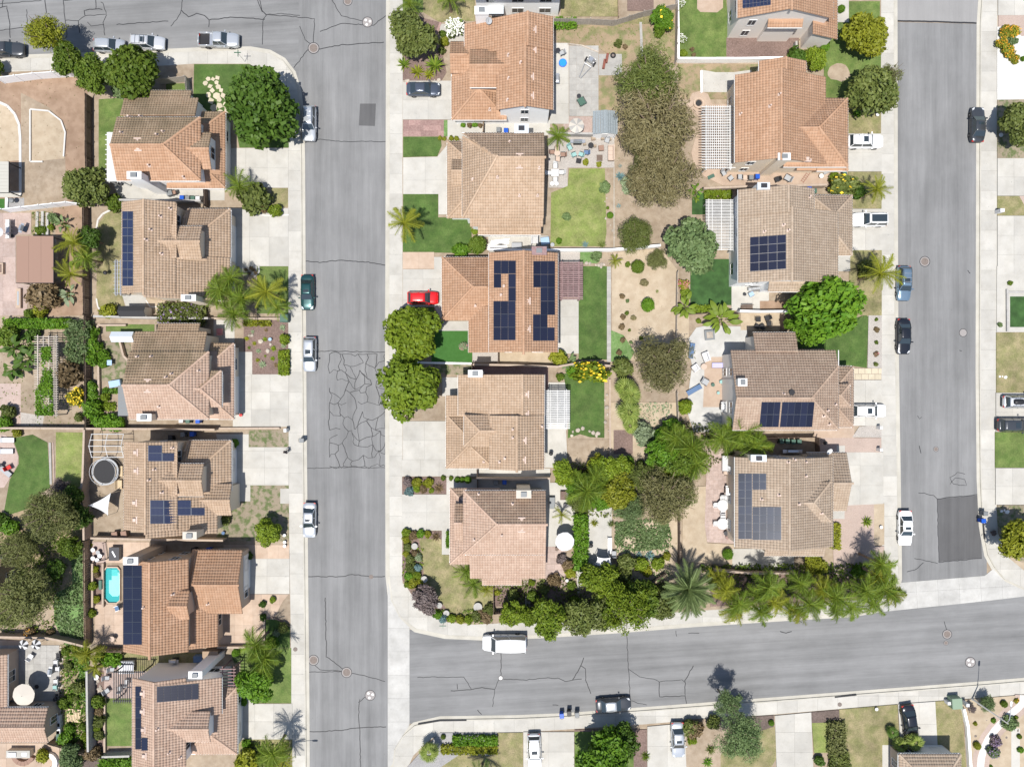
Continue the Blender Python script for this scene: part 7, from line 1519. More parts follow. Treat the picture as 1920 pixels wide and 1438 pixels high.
car('h',788,530,180,'white','van','long white van on the southern road',L=6.0,cat='van'); car('h',1440,902,4,'grey','sedan','dark grey saloon with a silver roof parked at the southern kerb near the bins',roof='silver'); car('h',966,1178,-88,'white','suv','white SUV with roof bars in the southern driveway',rack=True,sunroof=True); car('h',1825,1110,-88,'silver','sedan','silver saloon in the southern driveway right of the bright tree',sunroof=True)
car('l',1452,1005,-81,'black','sedan','black car in the driveway beside the two fan palms'); car('i',1183,855,0,'white','suv','white SUV with roof bars at the bright orange roofed house',rack=True,sunroof=True); car('i',1862,750,89,'grey','sedan','dark grey saloon on the right side of the eastern street',sunroof=True)
car('j',1210,170,180,'white','suv','white SUV with a black glass roof in an eastern driveway',roof='glass'); car('j',1420,550,-91,'blue','wagon','blue wagon with roof rails under the leaning palm',rack=True,sunroof=True); car('j',1418,868,-90,'black','sedan','black saloon parked by the gravel strip')
car('k',1205,160,0,'white','wagon','white wagon in the driveway of the taupe roofed house',sunroof=True); car('k',1428,862,-90,'white','sedan','white saloon parked near the dark asphalt patch',sunroof=True); car('n',694,650,0,'light','wagon','pale wagon with a black roof box at the right edge',pod=True,rack=True); car('n',668,761,0,'grey','suv','grey SUV at the right edge below the wagon with roof box',sunroof=True)
# ======= FENCES AND WALLS
F_ = fence
F_('a',[(0,482),(220,455),(440,440)],1.9,'white vinyl fence along the northern sidewalk','vinyl'); F_('s',[(70,882),(520,830),(850,795),(1020,815)],1.9,'white vinyl fence across the bottom of the dirt yard','vinyl')
F_('a',[(528,575),(528,860),(530,1035)],1.8,'brown board fence between dirt yard and narrow lawn','darkwood'); F_('b',[(512,90),(515,420),(517,740)],1.8,'brown board fence left of the blue panelled house','darkwood')
F_('a',[(940,490),(1120,472)],1.8,'pale board fence at the top of the corner house','greywood'); F_('a',[(1122,472),(1128,560)],1.7,'short grey fence return beside the corner lawn','greywood')
F_('b',[(575,748),(900,757),(1260,760)],1.5,'grey block wall between the blue panelled house and its brown roofed neighbour','grey','garden_wall','wall'); F_('b',[(1260,760),(1690,762)],.7,'low pale wall above the red mulch garden','tan','garden_wall','wall')
F_('a',[(590,1205),(1215,1212)],1.4,'pale wall below the bins of the corner house','grey','garden_wall','wall'); F_('a',[(1232,1130),(1235,1240)],1.7,'dark wooden side gate fence of the corner house','darkwood')
F_('b',[(522,745),(524,1000),(526,1422)],1.8,'dark board fence beside the green creepers','darkwood'); F_('b',[(592,800),(598,1240)],.6,'low salmon kerb wall inside the creeper fence','tan','garden_wall','wall'); F_('b',[(592,800),(760,800)],.6,'low salmon wall at the top of the brown roofed house garden','tan','garden_wall','wall')
F_('b',[(725,900),(748,985),(775,1010),(765,1100)],.8,'low curved tan wall at the back of the brown roofed house','tan','garden_wall','wall')
F_('c',[(0,263),(260,264),(520,266)],1.5,'tan block wall above the lush curved lawn','tan','garden_wall','wall'); F_('c',[(522,266),(900,268),(1300,272)],1.6,'tan block wall between the brown roofed house and the trampoline house','tan','garden_wall','wall'); F_('c',[(1300,266),(1680,264)],.5,'low tan wall above the trampoline house driveway','tan','garden_wall','wall')
F_('c',[(523,272),(515,560),(502,650),(520,760),(522,930)],1.8,'tan wall curving around the trampoline yard','tan','garden_wall','wall'); F_('c',[(560,918),(900,926),(1350,932)],1.6,'tan block wall between the trampoline house and the pool house','tan','garden_wall','wall')
F_('c',[(517,940),(520,1300),(526,1568)],1.8,'brown board fence left of the pool','wood'); F_('d',[(-20,488),(300,495),(400,515),(522,545)],1.6,'brown wall above the black and white umbrellas','tan','garden_wall','wall'); F_('d',[(560,572),(745,580)],1.7,'brown board fence below the pool patio','wood')
F_('d',[(1308,556),(1480,556)],.9,'low brown wall below the paved courtyard','tan','garden_wall','wall'); F_('d',[(1587,392),(1587,548)],.5,'low kerb wall of the round courtyard garden','tan','garden_wall','wall')
F_('d',[(541,690),(543,930),(548,1170)],1.9,'smooth grey wall left of the black pergola house','grey','garden_wall','wall'); F_('d',[(300,1128),(500,1190),(620,1215)],1.5,'brown fence at the bottom left gardens','wood'); F_('d',[(625,1205),(790,1200)],1.4,'grey wall at the foot of the small back lawn','grey','garden_wall','wall')
F_('d',[(560,55),(560,318)],.7,'brown planter wall along the pool','tan','planter_wall','wall'); F_('d',[(622,55),(622,318)],.6,'inner planter wall beside the pool','tan','planter_wall','wall'); F_('c',[(625,950),(640,1050),(555,1072)],.9,'dark railing around the corner of pots','iron')
F_('e',[(1078,128),(1300,130),(1445,138),(1620,85),(1820,38)],1.7,'weathered grey board fence zigzagging across the top gardens','greywood'); F_('e',[(1822,-20),(1820,180),(1815,370)],1.7,'weathered grey fence along the top lawn','greywood'); F_('e',[(1468,-20),(1470,105)],.9,'wooden edging fence beside the red mulch bed','wood')
F_('i',[(66,362),(400,362),(690,358)],1.3,'cream garden wall above the orange roofed house','white','garden_wall','wall'); F_('i',[(62,0),(66,200),(66,362)],1.2,'cream garden wall beside the top lawn','white','garden_wall','wall'); F_('i',[(782,255),(785,320)],1.6,'short side gate by the grey walled house','wood','garden_gate','gate')
F_('i',[(205,430),(207,560)],.6,'low white wall at the small concrete court','white','garden_wall','wall'); F_('i',[(215,1138),(520,1125),(950,1118)],1.6,'tan wall between the bright orange and the grey tan roofed houses','tan','garden_wall','wall')
F_('e',[(1100,808),(1250,810),(1440,815)],1.3,'pale garden wall above the crowded patio','grey','garden_wall','wall'); F_('e',[(660,735),(658,800)],1.7,'narrow side gate beside the white wall','wood','garden_gate','gate')
F_('f',[(692,350),(900,354),(1100,352),(1430,350),(1720,325)],1.5,'white wall between bright lawn and black panelled house','white','garden_wall','wall'); F_('f',[(1822,480),(1818,740),(1815,1010)],1.1,'grey timber edge along the sandy garden','greywood'); F_('i',[(62,980),(64,1090)],1.2,'short pale fence under the tan trees','greywood')
F_('f',[(598,1036),(850,1040),(1110,1050)],1.6,'tan wall between the black panelled house and the tan roofed house','tan','garden_wall','wall'); F_('f',[(590,1030),(595,1110)],1.5,'brown gate at the courtyard of the tan roofed house','darkwood','garden_gate','gate'); F_('f',[(180,1022),(590,1030)],.3,'pale kerb at the bottom of the artificial turf','white','garden_kerb','kerb'); F_('f',[(748,960),(748,1030)],1.6,'dark side gate beside the gravel bed','darkwood','garden_gate','gate')
F_('f',[(1110,1048),(1240,1025),(1420,1045)],1.5,'brown wall beside the spiky grey plant','tan','garden_wall','wall'); F_('g',[(1418,-30),(1420,330),(1422,500)],.5,'low pale kerb wall along the dirt garden','tan','garden_wall','wall')
F_('g',[(620,562),(850,566),(1060,562)],1.6,'brown wall in the alley above the pink and brown house','tan','garden_wall','wall'); F_('g',[(1220,505),(1350,512),(1830,560)],1.4,'dark board fence across the dirt garden','darkwood'); F_('g',[(622,510),(626,640)],1.6,'dark gate of the shaded alley','darkwood','garden_gate','gate')
F_('g',[(1832,790),(1835,1090)],1.5,'dark board fence beside the dark olive tree','darkwood'); F_('g',[(1590,1240),(1750,1135)],1.4,'diagonal dark boards beside the date palm','darkwood'); F_('g',[(1820,50),(1828,280)],1.3,'grey post fence right of the bright green bush','greywood')
F_('h',[(720,195),(722,355),(960,340),(1250,312)],1.5,'dark board fence along the southern sidewalk','darkwood')
F_('j',[(430,716),(560,720),(715,718)],1.6,'white wall above the dark garden chairs','white','garden_wall','wall'); F_('j',[(692,735),(696,830)],1.7,'brown slatted gate beside the huge bright green tree','darkwood','garden_gate','gate'); F_('j',[(130,735),(240,728),(430,730)],1.2,'dark board fence behind the banana clumps','darkwood')
F_('k',[(220,332),(540,322),(890,318)],1.7,'dark brown fence above the green bins','darkwood'); F_('k',[(905,322),(908,405)],1.6,'brown side gate beside the pink gravel','darkwood','garden_gate','gate'); F_('k',[(280,1110),(500,1128),(760,1128)],1.6,'tan wall behind the palm row','tan','garden_wall','wall'); F_('k',[(75,780),(72,1080)],1.5,'dark board fence left of the back sand','darkwood'); F_('k',[(1108,1080),(1300,1180)],.6,'low dark edging by the palm shadow','darkwood')
F_('n',[(635,110),(636,312)],.5,'low pale wall of the dark turf rectangle','grey','garden_wall','wall'); F_('n',[(640,124),(719,124)],.4,'low pale wall at the top of the dark turf rectangle','grey','garden_wall','wall')
F_('a',[(45,1190),(42,1250)],.4,'low white kerb by the putting turf','white','garden_kerb','kerb'); F_('d',[(630,860),(632,1200)],.5,'low tan wall beside the small back lawn','tan','garden_wall','wall'); F_('i',[(770,258),(772,318)],1.2,'short grey wall stub by the maroon gravel','grey','garden_wall','wall')
# ======= COVERS, PERGOLAS, SHEDS
pergola('a',645,797,728,1092,2.7,'white solid patio cover with projecting rafter ends','white_worn',10,solid=True); patio_cover('b',98,265,320,545,2.8,'flat brown patio roof over the pink paved yard','canvas_brown',3); patio_cover('a',-110,970,52,1156,2.6,'beige ribbed patio roof at the left edge','roof_beige',9,'y')
pergola('g',1040,36,1168,270,2.7,'white slatted patio cover behind the tan roofed house','white_worn',22,'x',sw=.14,dens2=3); pergola('f',1120,420,1246,648,2.6,'maroon slatted patio cover beside the black solar panels','wood_maroon',20,'x',sw=.16,dens2=4)
pergola('i',228,636,392,1016,2.8,'weathered white lattice pergola beside the bright orange roof','white_worn',24,'x',sw=.09,dens2=13,over=.45); pergola('j',244,46,410,352,2.7,'white slatted pergola beside the fresh green tree','white_worn',34,'x',sw=.09,dens2=3)
pergola('d',678,702,864,892,2.7,'black slatted pergola at the back of the bottom house','dark_metal',14,'y',sw=.07,over=.05); pergola('d',1325,680,1412,796,2.9,'brown open porch pergola with few beams','wood_maroon',6,'x',sw=.11,over=.1)
pergola('b',686,410,732,618,2.3,'thin open metal arbour beside the blue panel strip','steel',9,'x',sw=.04,over=.1,dens2=3); pergola('b',215,862,345,1345,2.4,'long weathered arbour overgrown with grass green vines','wood_grey',34,'x',sw=.08,over=.15,dens2=4,name='vine_arbour')
tufts('vines','b',[(255,930),(310,930),(330,1340),(222,1340),(222,1200),(260,1100)],3400,'vivid',.14,hgt=.35,zb=2.35); patio_cover('e',692,10,782,86,2.6,'pale blue metal patio roof at the top edge','metal_roof',6,'y'); patio_cover('c',708,8,772,190,2.5,'grey metal cover at the back of the brown roofed house','grey_plastic',4,'y')
shed('b',714,684,872,748,'small dark grey roofed shed behind the blue panelled house','stucco_grey','canvas_black',2.1,'x'); shed('e',1318,668,1466,806,'grey shingled garden shed with pale walls','stucco_white','shingle',2.2,'y'); shed('b',668,838,802,900,'small grey gabled greenhouse','steel','metal_roof',1.9,'x','greenhouse')
# ======= POOL AND PLAY
def pool(t,pts,label):
 root = empty('swimming_pool',P(t,*pts[0]),label,'swimming pool'); w_ = [P(t,x,y) for x,y in pts]; c = sum(w_,Vector())/len(w_); z = .30
 g = G(); g.prism([p[:2] for p in w_],z+.004,z+.012)
 inn = [c+(p-c)*.93 for p in w_]; n = len(w_); V = [(*p[:2],z+.10) for p in [c+(q-c)*1.05 for q in w_]]+[(*p[:2],z+.10) for p in inn]; g = G()
 for k in range(n):
  a,b = w_[k],w_[(k+1)%n]; o1,o2 = c+(a-c)*1.06,c+(b-c)*1.06; i1,i2 = c+(a-c)*.985,c+(b-c)*.985
  q = G(); q.prism([o1[:2],o2[:2],i2[:2],i1[:2]],.1,z+.10); q.put('coping',MT['paver'],root)
 g = G(); g.prism([p[:2] for p in w_],.16,.19); g.put('basin',MT['pool_deep'],root)
 g = G(); i = [c+(p-c)*.68+Vector((.3,.1,0)) for p in w_]; g.prism([p[:2] for p in i],.191,.215); g.put('shallow_floor',MT['pool_shell'],root)
 a = P(t,690,110); g = G(); g.cbox(a.x,a.y,.216,1.0,.9,.02); g.put('step',MT['pool_step'],root); a = P(t,668,120); g = G(); g.cbox(a.x,a.y,.216,.35,1.6,.03); g.put('step',MT['pool_deep'],root)
 g = G(); g.prism([(c+(p-c)*.985)[:2] for p in w_],.262,.27); g.put('water',MT['pool_water'],root)
MT['pool_deep'] = M('pool_deep',(.06,.38,.40),rough=.6); MT['pool_step'] = M('pool_step',(.20,.55,.55),rough=.6)
m_,n_,b_ = nodes('pool_water'); tr_ = n_.nodes.new("ShaderNodeBsdfTransparent"); tr_.inputs[0].default_value = (.80,.97,.96,1); gl_ = n_.nodes.new("ShaderNodeBsdfGlossy"); gl_.inputs['Roughness'].default_value = .03; mx_ = n_.nodes.new("ShaderNodeMixShader"); mx_.inputs[0].default_value = .05
n_.links.new(tr_.outputs[0],mx_.inputs[1]); n_.links.new(gl_.outputs[0],mx_.inputs[2]); n_.links.new(mx_.outputs[0],n_.nodes["Material Output"].inputs[0]); MT['pool_water'] = m_
pool('d',[(650,78),(712,78),(728,98),(728,272),(708,290),(660,290),(630,258),(630,105)],'small turquoise pool with cut corners beside the orange roof')
root = thing('trampoline','c',636,524,'round black trampoline with a grey safety frame','trampoline',zc=.8); R_ = U('c',80)
g = G(); g.lathe(0,0,[(R_*.86,.80),(R_*.86,.815)],28); g.put('jumping_mat',MT['canvas_black'],root)
g = G(); g.v = []; [g.add([(R_*.87*math.cos(a),R_*.87*math.sin(a),.83),(R_*math.cos(a),R_*math.sin(a),.83),(R_*math.cos(b),R_*math.sin(b),.83),(R_*.87*math.cos(b),R_*.87*math.sin(b),.83)],[(0,1,2,3)]) for a,b in ((2*math.pi*k/28,2*math.pi*(k+1)/28) for k in range(28))]; g.put('spring_pad',MT['canvas_grey'],root)
for k in range(6):
 a = k*math.pi/3+.3; g = G(); g.tube([(R_*math.cos(a),R_*math.sin(a),0),(R_*math.cos(a),R_*math.sin(a),1.1),(R_*.96*math.cos(a),R_*.96*math.sin(a),1.45)],.03,6); g.put('net_pole',MT['steel'],root)
for z_ in (.8,1.45): g = G(); g.tube([(R_*(1 if z_ < 1 else .96)*math.cos(2*math.pi*k/28),R_*(1 if z_ < 1 else .96)*math.sin(2*math.pi*k/28),z_) for k in range(29)],.03,6); g.put('ring',MT['steel'],root)
root = thing('carport_frame','c',642,370,'bare white tubular frame of a garden canopy','canopy frame',zc=2.2)
for i in range(3):
 x_ = (-1+i)*2.15; g = G(); g.tube([(x_,-1.55,0),(x_,-1.55,1.9),(x_,0,2.5),(x_,1.55,1.9),(x_,1.55,0)],.045,6); g.put('arch',MT['white_plastic'],root)
for y_,z_ in ((-1.55,1.92),(-.78,2.22),(0,2.53),(.78,2.22),(1.55,1.92)): g = G(); g.tube([(-2.2,y_,z_),(2.2,y_,z_)],.045,6); g.put('purlin',MT['white_plastic'],root)
def sail(t,pts,hs_,label,mat='canvas_white',name='shade_sail',posts=True):
 c0 = P(t,sum(p[0] for p in pts)/len(pts),sum(p[1] for p in pts)/len(pts),2.3); root = empty(name,(c0.x,c0.y,.15),label,'shade sail'); ps = [P(t,x,y,h_) for (x,y),h_ in zip(pts,hs_)]; c = sum(ps,Vector())/len(ps)-Vector((0,0,.25)); n = len(ps); V = [c]; Fc = []; k = 6
 for i in range(n):
  a,b = ps[i],ps[(i+1)%n]
  for j in range(k): f = j/k; e = a.lerp(b,f); V.append(e.lerp(c,.5*math.sin(math.pi*f)*.28))
 m = n*k
 for i in range(m): Fc.append((0,1+i,1+(i+1)%m))
 V2 = [v-Vector((0,0,.01)) for v in V]; put('sail_cloth',V+V2,Fc+[tuple(j+m+1 for j in reversed(f)) for f in Fc],MT[mat],root)
 for p in ps: g = G(); g.cyl(p.x,p.y,.1,p.z+.08,.04,n=8); g.put('post',MT['steel'],root)
sail('c',[(533,728),(664,655),(648,786)],(2.3,2.4,2.2),'white triangular shade sail in the trampoline yard'); sail('g',[(1326,1078),(1345,1038),(1420,1042),(1440,1095),(1395,1112)],(2.2,2.5,2.5,2.2,2.3),'white shade cloth above the citrus tree')
umbrella('d',147,843,67,'large octagonal beige umbrella on the grey paving',['canvas_beige'],8,2.5); umbrella('d',147,542,30,'left black and white striped umbrella',['canvas_white','canvas_black'],8,2.2); umbrella('d',222,541,30,'right black and white striped umbrella',['canvas_white','canvas_black'],8,2.2); umbrella('g',1148,943,58,'white hexagonal umbrella on the concrete patio',['canvas_white'],6,2.4); umbrella('s',-10,1150,62,'white umbrella cut by the left edge',['canvas_white'],8,2.4); umbrella('e',1218,758,46,'faded grey umbrella on the pink paving beside the shed',['canvas_beige','paver_grey'],10,2.2)
# ======= BINS, BOXES, LAMPS
for t,x,y,m,lab in [('a',1095,1190,'blue_plastic','blue bin at the side of the mossy orange corner house'),('a',1128,1191,'grey_plastic','grey bin next to the blue one at the corner house'),('a',1160,1193,'green_plastic','green bin at the side of the corner house'),('a',1190,1195,'white_plastic','white box bin at the end of the corner house row'),('c',1090,218,'white_plastic','round white bin behind the brown roofed house'),('c',1130,220,'green_plastic','green bin behind the brown roofed house'),('c',1190,221,'blue_plastic','blue bin behind the brown roofed house'),
 ('e',752,782,'grey_plastic','grey bin in the passage of the large orange house'),('e',796,787,'blue_plastic','blue bin in the passage of the large orange house'),('i',505,1068,'grey_plastic','grey bin by the cream wall of the bright orange house'),('i',543,1062,'blue_plastic','blue bin by the cream wall of the bright orange house'),('i',1065,1048,'green_plastic','dark green bin at the driveway corner of the bright orange house'),('i',853,1138,'blue_plastic','blue bin against the grey tan roofed house'),('i',884,1148,'green_plastic','green bin against the grey tan roofed house'),
 ('k',688,343,'green_plastic','first green bin from the palms in the row of four'),('k',723,343,'green_plastic','second green bin from the palms in the row of four'),('k',758,345,'green_plastic','third green bin from the palms in the row of four'),('k',793,345,'green_plastic','last green bin of the row of four by the brown gate'),('g',735,587,'grey_plastic','grey bin in the shaded alley'),('g',787,587,'blue_plastic','blue bin in the shaded alley'),
 ('c',1025,320,'black_plastic','black bin in the alley of the trampoline house'),('c',1100,302,'grey_plastic','grey bin in the alley of the trampoline house'),('c',1155,300,'blue_plastic','blue bin in the alley of the trampoline house'),('c',1255,994,'blue_plastic','blue bin in the shaded alley of the pool house'),('c',1165,994,'black_plastic','black bin in the shaded alley of the pool house')]:
 bin_(t,x,y,90,lab,m)
for t,x,y,rz,m,lab in [('h',1130,968,95,'blue_plastic','blue bin standing at the southern kerb'),('h',1175,953,92,'black_plastic','black bin between blue bin and dark bin at the southern kerb'),('h',1222,962,92,'grey_plastic','dark grey bin nearest the saloon at the southern kerb'),('n',530,1187,0,'grey_plastic','grey bin at the kerb by the dark asphalt patch'),('n',520,1222,0,'blue_plastic','blue bin at the kerb by the dark asphalt patch'),('c',1812,337,0,'grey_plastic','grey bin at the kerb near the walking person')]: bin_(t,x,y,rz,lab,m,z=.16)
box_thing('utility_box','b',1705,757,0,1.1,1.1,1.0,'green grey utility box at the sidewalk by the red mulch garden','utility box','green_plastic'); box_thing('utility_box','q',820,578,4,1.4,1.5,1.2,'green transformer box on a pad at the corner rock garden','utility box','green_util'); box_thing('utility_pedestal','q',710,572,4,.45,.45,.9,'grey service pedestal beside the green transformer box','utility box','white_plastic'); box_thing('mailbox','c',1712,278,0,.4,.5,1.1,'white mailbox post at the end of the low tan wall','mailbox','white_plastic'); box_thing('mailbox','k',1285,262,0,.4,.45,1.1,'white mailbox post beside the pebble bed','mailbox','white_plastic'); box_thing('mailbox','k',1285,395,0,.4,.45,1.1,'white mailbox post at the pink gravel strip','mailbox','white_plastic'); box_thing('mailbox','q',960,597,0,.45,.45,1.2,'white post box above the dark thorny bush','mailbox','white_plastic'); box_thing('mailbox','m',612,1014,0,.6,.5,1.1,'pale mailbox on the dry lawn at the right edge','mailbox','white_plastic')
street_lamp('l',1832,870,87,'concrete street lamp leaning over the rock garden corner'); street_lamp('p',541,1418,0,'street lamp hidden by palms at the bottom of the west street')
def sign_post(t,x,y,label):
 root = thing('street_sign',t,x,y,label,'street sign'); g = G(); g.cyl(0,0,0,2.6,.03,n=8); g.put('pole',MT['steel'],root)
 for a,z_ in ((0,2.45),(90,2.25)): g = G(); g.cbox(0,0,z_,.9,.03,.2,math.radians(a)); g.put('sign_plate',MT['sign_green'],root)
MT['sign_green'] = M('sign_green',(.02,.16,.08),rough=.4); sign_post('h',428,392,'street name sign on a pole at the rounded corner'); sign_post('a',1470,372,'street name sign at the northern corner lawn')
for t,pts,lab in (('l',[(1005,856),(1135,842)],'dark storm drain slot in the southern kerb'),('p',[(1841,970),(1845,1010)],'dark storm drain slot in the eastern kerb'),('h',[(270,1018),(400,996),(560,994)],'dark drain slot along the curved southern kerb')):
 pl_ = [P(t,x,y) for x,y in pts]; root = empty('storm_drain',pl_[0],lab,'storm drain')
 for i in range(len(pl_)-1): a,b = pl_[i],pl_[i+1]; g = G(); d_ = b-a; g.cbox((a.x+b.x)/2,(a.y+b.y)/2,.11,d_.length,.20,.062,math.atan2(d_.y,d_.x)); g.put('slot',MT['canvas_black'],root)
# ======= GARDEN FURNITURE
def dish(t,x,y,z,label,mat='canvas_grey'):
 p = P(t,x,y,z); root = empty('satellite_dish',(p.x,p.y,z),label,'satellite dish',local=True); g = G(); g.lathe(0,0,[(.02,.12),(.25,.16),(.42,.28),(.43,.29),(.25,.19),(.03,.14)],14); o = g.put('reflector',MT[mat],root); o.rotation_euler = (.5,.3,0); g = G(); g.tube([(0,0,-.3),(0,0,.15)],.03,6); g.put('mast',MT['steel'],root); g = G(); g.tube([(0,-.3,.2),(.02,-.05,.7)],.015,5); g.put('arm',MT['steel'],root)
dish('e',690,126,5.6,'satellite dish on the large orange roof by its white chimney'); dish('k',970,398,3.5,'satellite dish at the eave of the blue grey panelled house','white_plastic')
def kettle(t,x,y,label,mat='black_plastic',r=.29):
 root = thing('kettle_grill',t,x,y,label,'barbecue','barbecues'); g = G(); g.lathe(0,0,[(r*.4,.52),(r*.95,.68),(r,.76)],14); g.put('bowl',MT[mat],root); g = G(); g.lathe(0,0,[(r*1.02,.765),(r*.9,.92),(r*.4,1.0),(.03,1.02)],14); g.put('lid',MT[mat],root)
 for k in range(3): a = k*2.09; g = G(); g.tube([(r*.5*math.cos(a),r*.5*math.sin(a),.58),(r*math.cos(a),r*math.sin(a),0)],.015,5); g.put('leg',MT['steel'],root)
kettle('g',1302,960,'black kettle grill on the concrete path'); kettle('g',1064,413,'black kettle grill beside the tan roofed house path'); kettle('k',936,350,'round dark grill at the brown side gate'); kettle('b',652,490,'black kettle grill under the small arbour'); kettle('d',355,855,'dark kettle grill at the edge of the grey paving')
def grill(t,x,y,rz,label,mat='dark_metal',w_=1.3):
 root = thing('gas_grill',t,x,y,label,'barbecue','barbecues',rz); g = G(); g.cbox(0,0,.08,w_*.55,.5,.75); g.put('cabinet',MT[mat],root); g = G(); g.add([(-w_*.28,-.28,.84),(w_*.28,-.28,.84),(w_*.28,.28,.84),(-w_*.28,.28,.84),(-w_*.27,-.1,1.12),(w_*.27,-.1,1.12),(w_*.27,.2,1.08),(-w_*.27,.2,1.08)],[(4,5,6,7),(0,1,5,4),(1,2,6,5),(2,3,7,6),(3,0,4,7)]); g.put('lid',MT['steel'],root)
 for s in (-1,1): g = G(); g.cbox(s*w_*.4,0,.82,w_*.22,.46,.04); g.put('side_shelf',MT['steel'],root)
grill('e',1103,488,90,'gas grill against the large orange house'); grill('e',1223,862,0,'wide black covered grill on the crowded patio','canvas_black',2.0); grill('k',352,632,90,'steel grill by the wall of the tiled patio'); grill('d',325,690,80,'covered barbecue on the grey paving','grey_plastic'); grill('b',155,225,70,'blue grey covered grill on the pink paving','cushion_blue'); grill('k',740,400,0,'large black covered grill in the alley by the green bins','canvas_black',2.6); grill('j',520,588,5,'black grill on the concrete beside the dark turf','canvas_black',1.9)
sofa('e',1424,925,180,2.1,'beige outdoor sofa at the right of the crowded patio','cushion_tan'); table('e',1355,955,20,'brown fire table before the beige sofa','wood_dark',round_=False,w_=.8,d_=.8,h=.5); box_thing('ottoman','e',1367,890,5,.75,.75,.45,'brown square ottoman beside the beige sofa','ottoman','wood_dark','canvas_brown'); table('e',1301,885,17,'small black covered table on the crowded patio','canvas_black',h=.8)
table('e',1102,930,18,'round table with four chairs by the house wall','cushion_tan')
for x,y,rz,m,lab in ((1072,922,0,'canvas_brown','brown chair left of the round patio table'),(1136,937,180,'canvas_brown','brown chair right of the round patio table'),(1100,902,270,'cushion_tan','tan chair above the round patio table'),(1105,962,90,'cushion_tan','tan chair below the round patio table'),(1176,895,300,'cushion_teal','teal chair below the black covered grill'),(1203,936,20,'cushion_teal','teal chair left of the pair on the crowded patio'),(1243,935,160,'cushion_teal','teal chair right of the pair on the crowded patio'),(1275,924,180,'cushion_blue','blue chair right of the teal chairs'),(1230,972,80,'canvas_black','small black chair at the bottom of the crowded patio'),(1400,850,250,'canvas_grey','grey chair by the pale garden wall')): chair('e',x,y,rz,lab,m)
table('e',1088,1047,20,'white square table with four white chairs','white_plastic',round_=False,w_=1.0,d_=1.0)
for x,y,rz,lab in ((1090,1003,270,'white chair above the white square table'),(1052,1046,0,'white chair left of the white square table'),(1128,1042,180,'white chair right of the white square table'),(1090,1084,90,'white chair below the white square table')): chair('e',x,y,rz,lab,'white_plastic')
for x,lab in ((1072,'left round white stool near the white table'),(1098,'right round white stool near the white table')): table('e',x,1109,13,lab,'white_plastic',h=.5)
for x,y,w_,lab in ((1320,832,.6,'pale storage crate by the pale garden wall'),(1375,832,.45,'small planter box by the pale garden wall'),(1418,835,.5,'grey planter box at the corner of the crowded patio'),(1330,878,.4,'small side table on the crowded patio'),(1268,866,.4,'round planter beside the black covered grill')): box_thing('planter_box','e',x,y,7,w_,w_*.8,.5,lab,'planter','cushion_tan' if w_ > .55 else 'rock','soil')
def ring_pool(t,x,y,r,label):
 root = thing('paddling_pool',t,x,y,label,'paddling pool'); R = U(t,r); g = G(); g.lathe(0,0,[(R*.9,.0),(R,.08),(R,.28),(R*.92,.30)],20); g.put('wall',MT['pool_blue'],root); g = G(); g.lathe(0,0,[(R*.86,.302),(R*.86,.305)],20); g.put('water',MT['pool_blue2'],root)
MT['pool_blue'] = M('pool_blue',(.02,.14,.62),rough=.4); MT['pool_blue2'] = M('pool_blue2',(.03,.25,.66),rough=.1,spec=.6); ring_pool('e',1136,383,24,'round bright blue paddling pool')
root = thing('boat_trailer','e',1278,412,'pale metal trailer frame on the grey paving','trailer',rz=57)
for s in (-1,1): g = G(); g.tube([(-1.7,s*.12,.35),(.3,s*.5,.4),(1.5,s*.45,.4)],.04,6); g.put('rail',MT['steel'],root); g = G(); g.cbox(.9,s*.68,.0,.55,.18,.55); g.put('wheel',MT['black_plastic'],root)
for x_ in (.3,1.0,1.5): g = G(); g.cbox(x_,0,.40,.12,1.1,.06); g.put('cross_member',MT['white_plastic'],root)
g = G(); g.cbox(1.1,0,.47,.8,.75,.35,0,0,.7); g.put('winch_box',MT['steel'],root)
chair('e',1246,618,120,'olive green lounge chair on the grey paving','green_plastic',w_=.95); table('e',1232,584,13,'round black fire bowl beside the olive green chair','dark_metal',h=.4); table('e',1106,318,14,'round dark table at the corner of the large orange house','dark_metal'); chair('e',1130,330,200,'pale chair beside the round dark table','canvas_grey')
for x,y,lab in ((1385,385,'rusty red garden cart by the dry slope'),(1402,350,'rusty red ladder frame by the dry slope')): box_thing('garden_cart','e',x,y,80,1.3,.35,.5,lab,'cart','rust_red')
root = thing('old_tyre','e',1438,336,'black tyre lying by the dry slope','tyre'); g = G(); g.lathe(0,0,[(.22,.02),(.38,0),(.40,.1),(.36,.2),(.24,.2),(.20,.1)],16); g.put('tread',MT['black_plastic'],root); g = G(); g.lathe(0,0,[(.19,.09),(.19,.11)],12); g.put('hub',MT['iron_rust'],root)
box_thing('cabinet','f',860,325,0,1.4,.9,1.0,'grey outdoor cabinet behind the white wall','cabinet','white_plastic','canvas_grey'); box_thing('cooler','f',1030,295,8,1.2,1.0,.5,'pale blue covered box by the bright lawn','storage box','pale_blue'); table('f',1073,322,12,'round grey lid table beside the pale blue box','canvas_grey',h=.6)
root = thing('louvred_rack','f',965,297,'white slatted rack beside the white chimney wall','rack')
for s in (-1,1): g = G(); g.cbox(s*.42,0,0,.06,1.4,1.9); g.put('side',MT['white_plastic'],root)
for k in range(9): g = G(); g.cbox(0,-.62+k*.155,1.85,.8,.09,.04); g.put('slat',MT['white_plastic'],root)
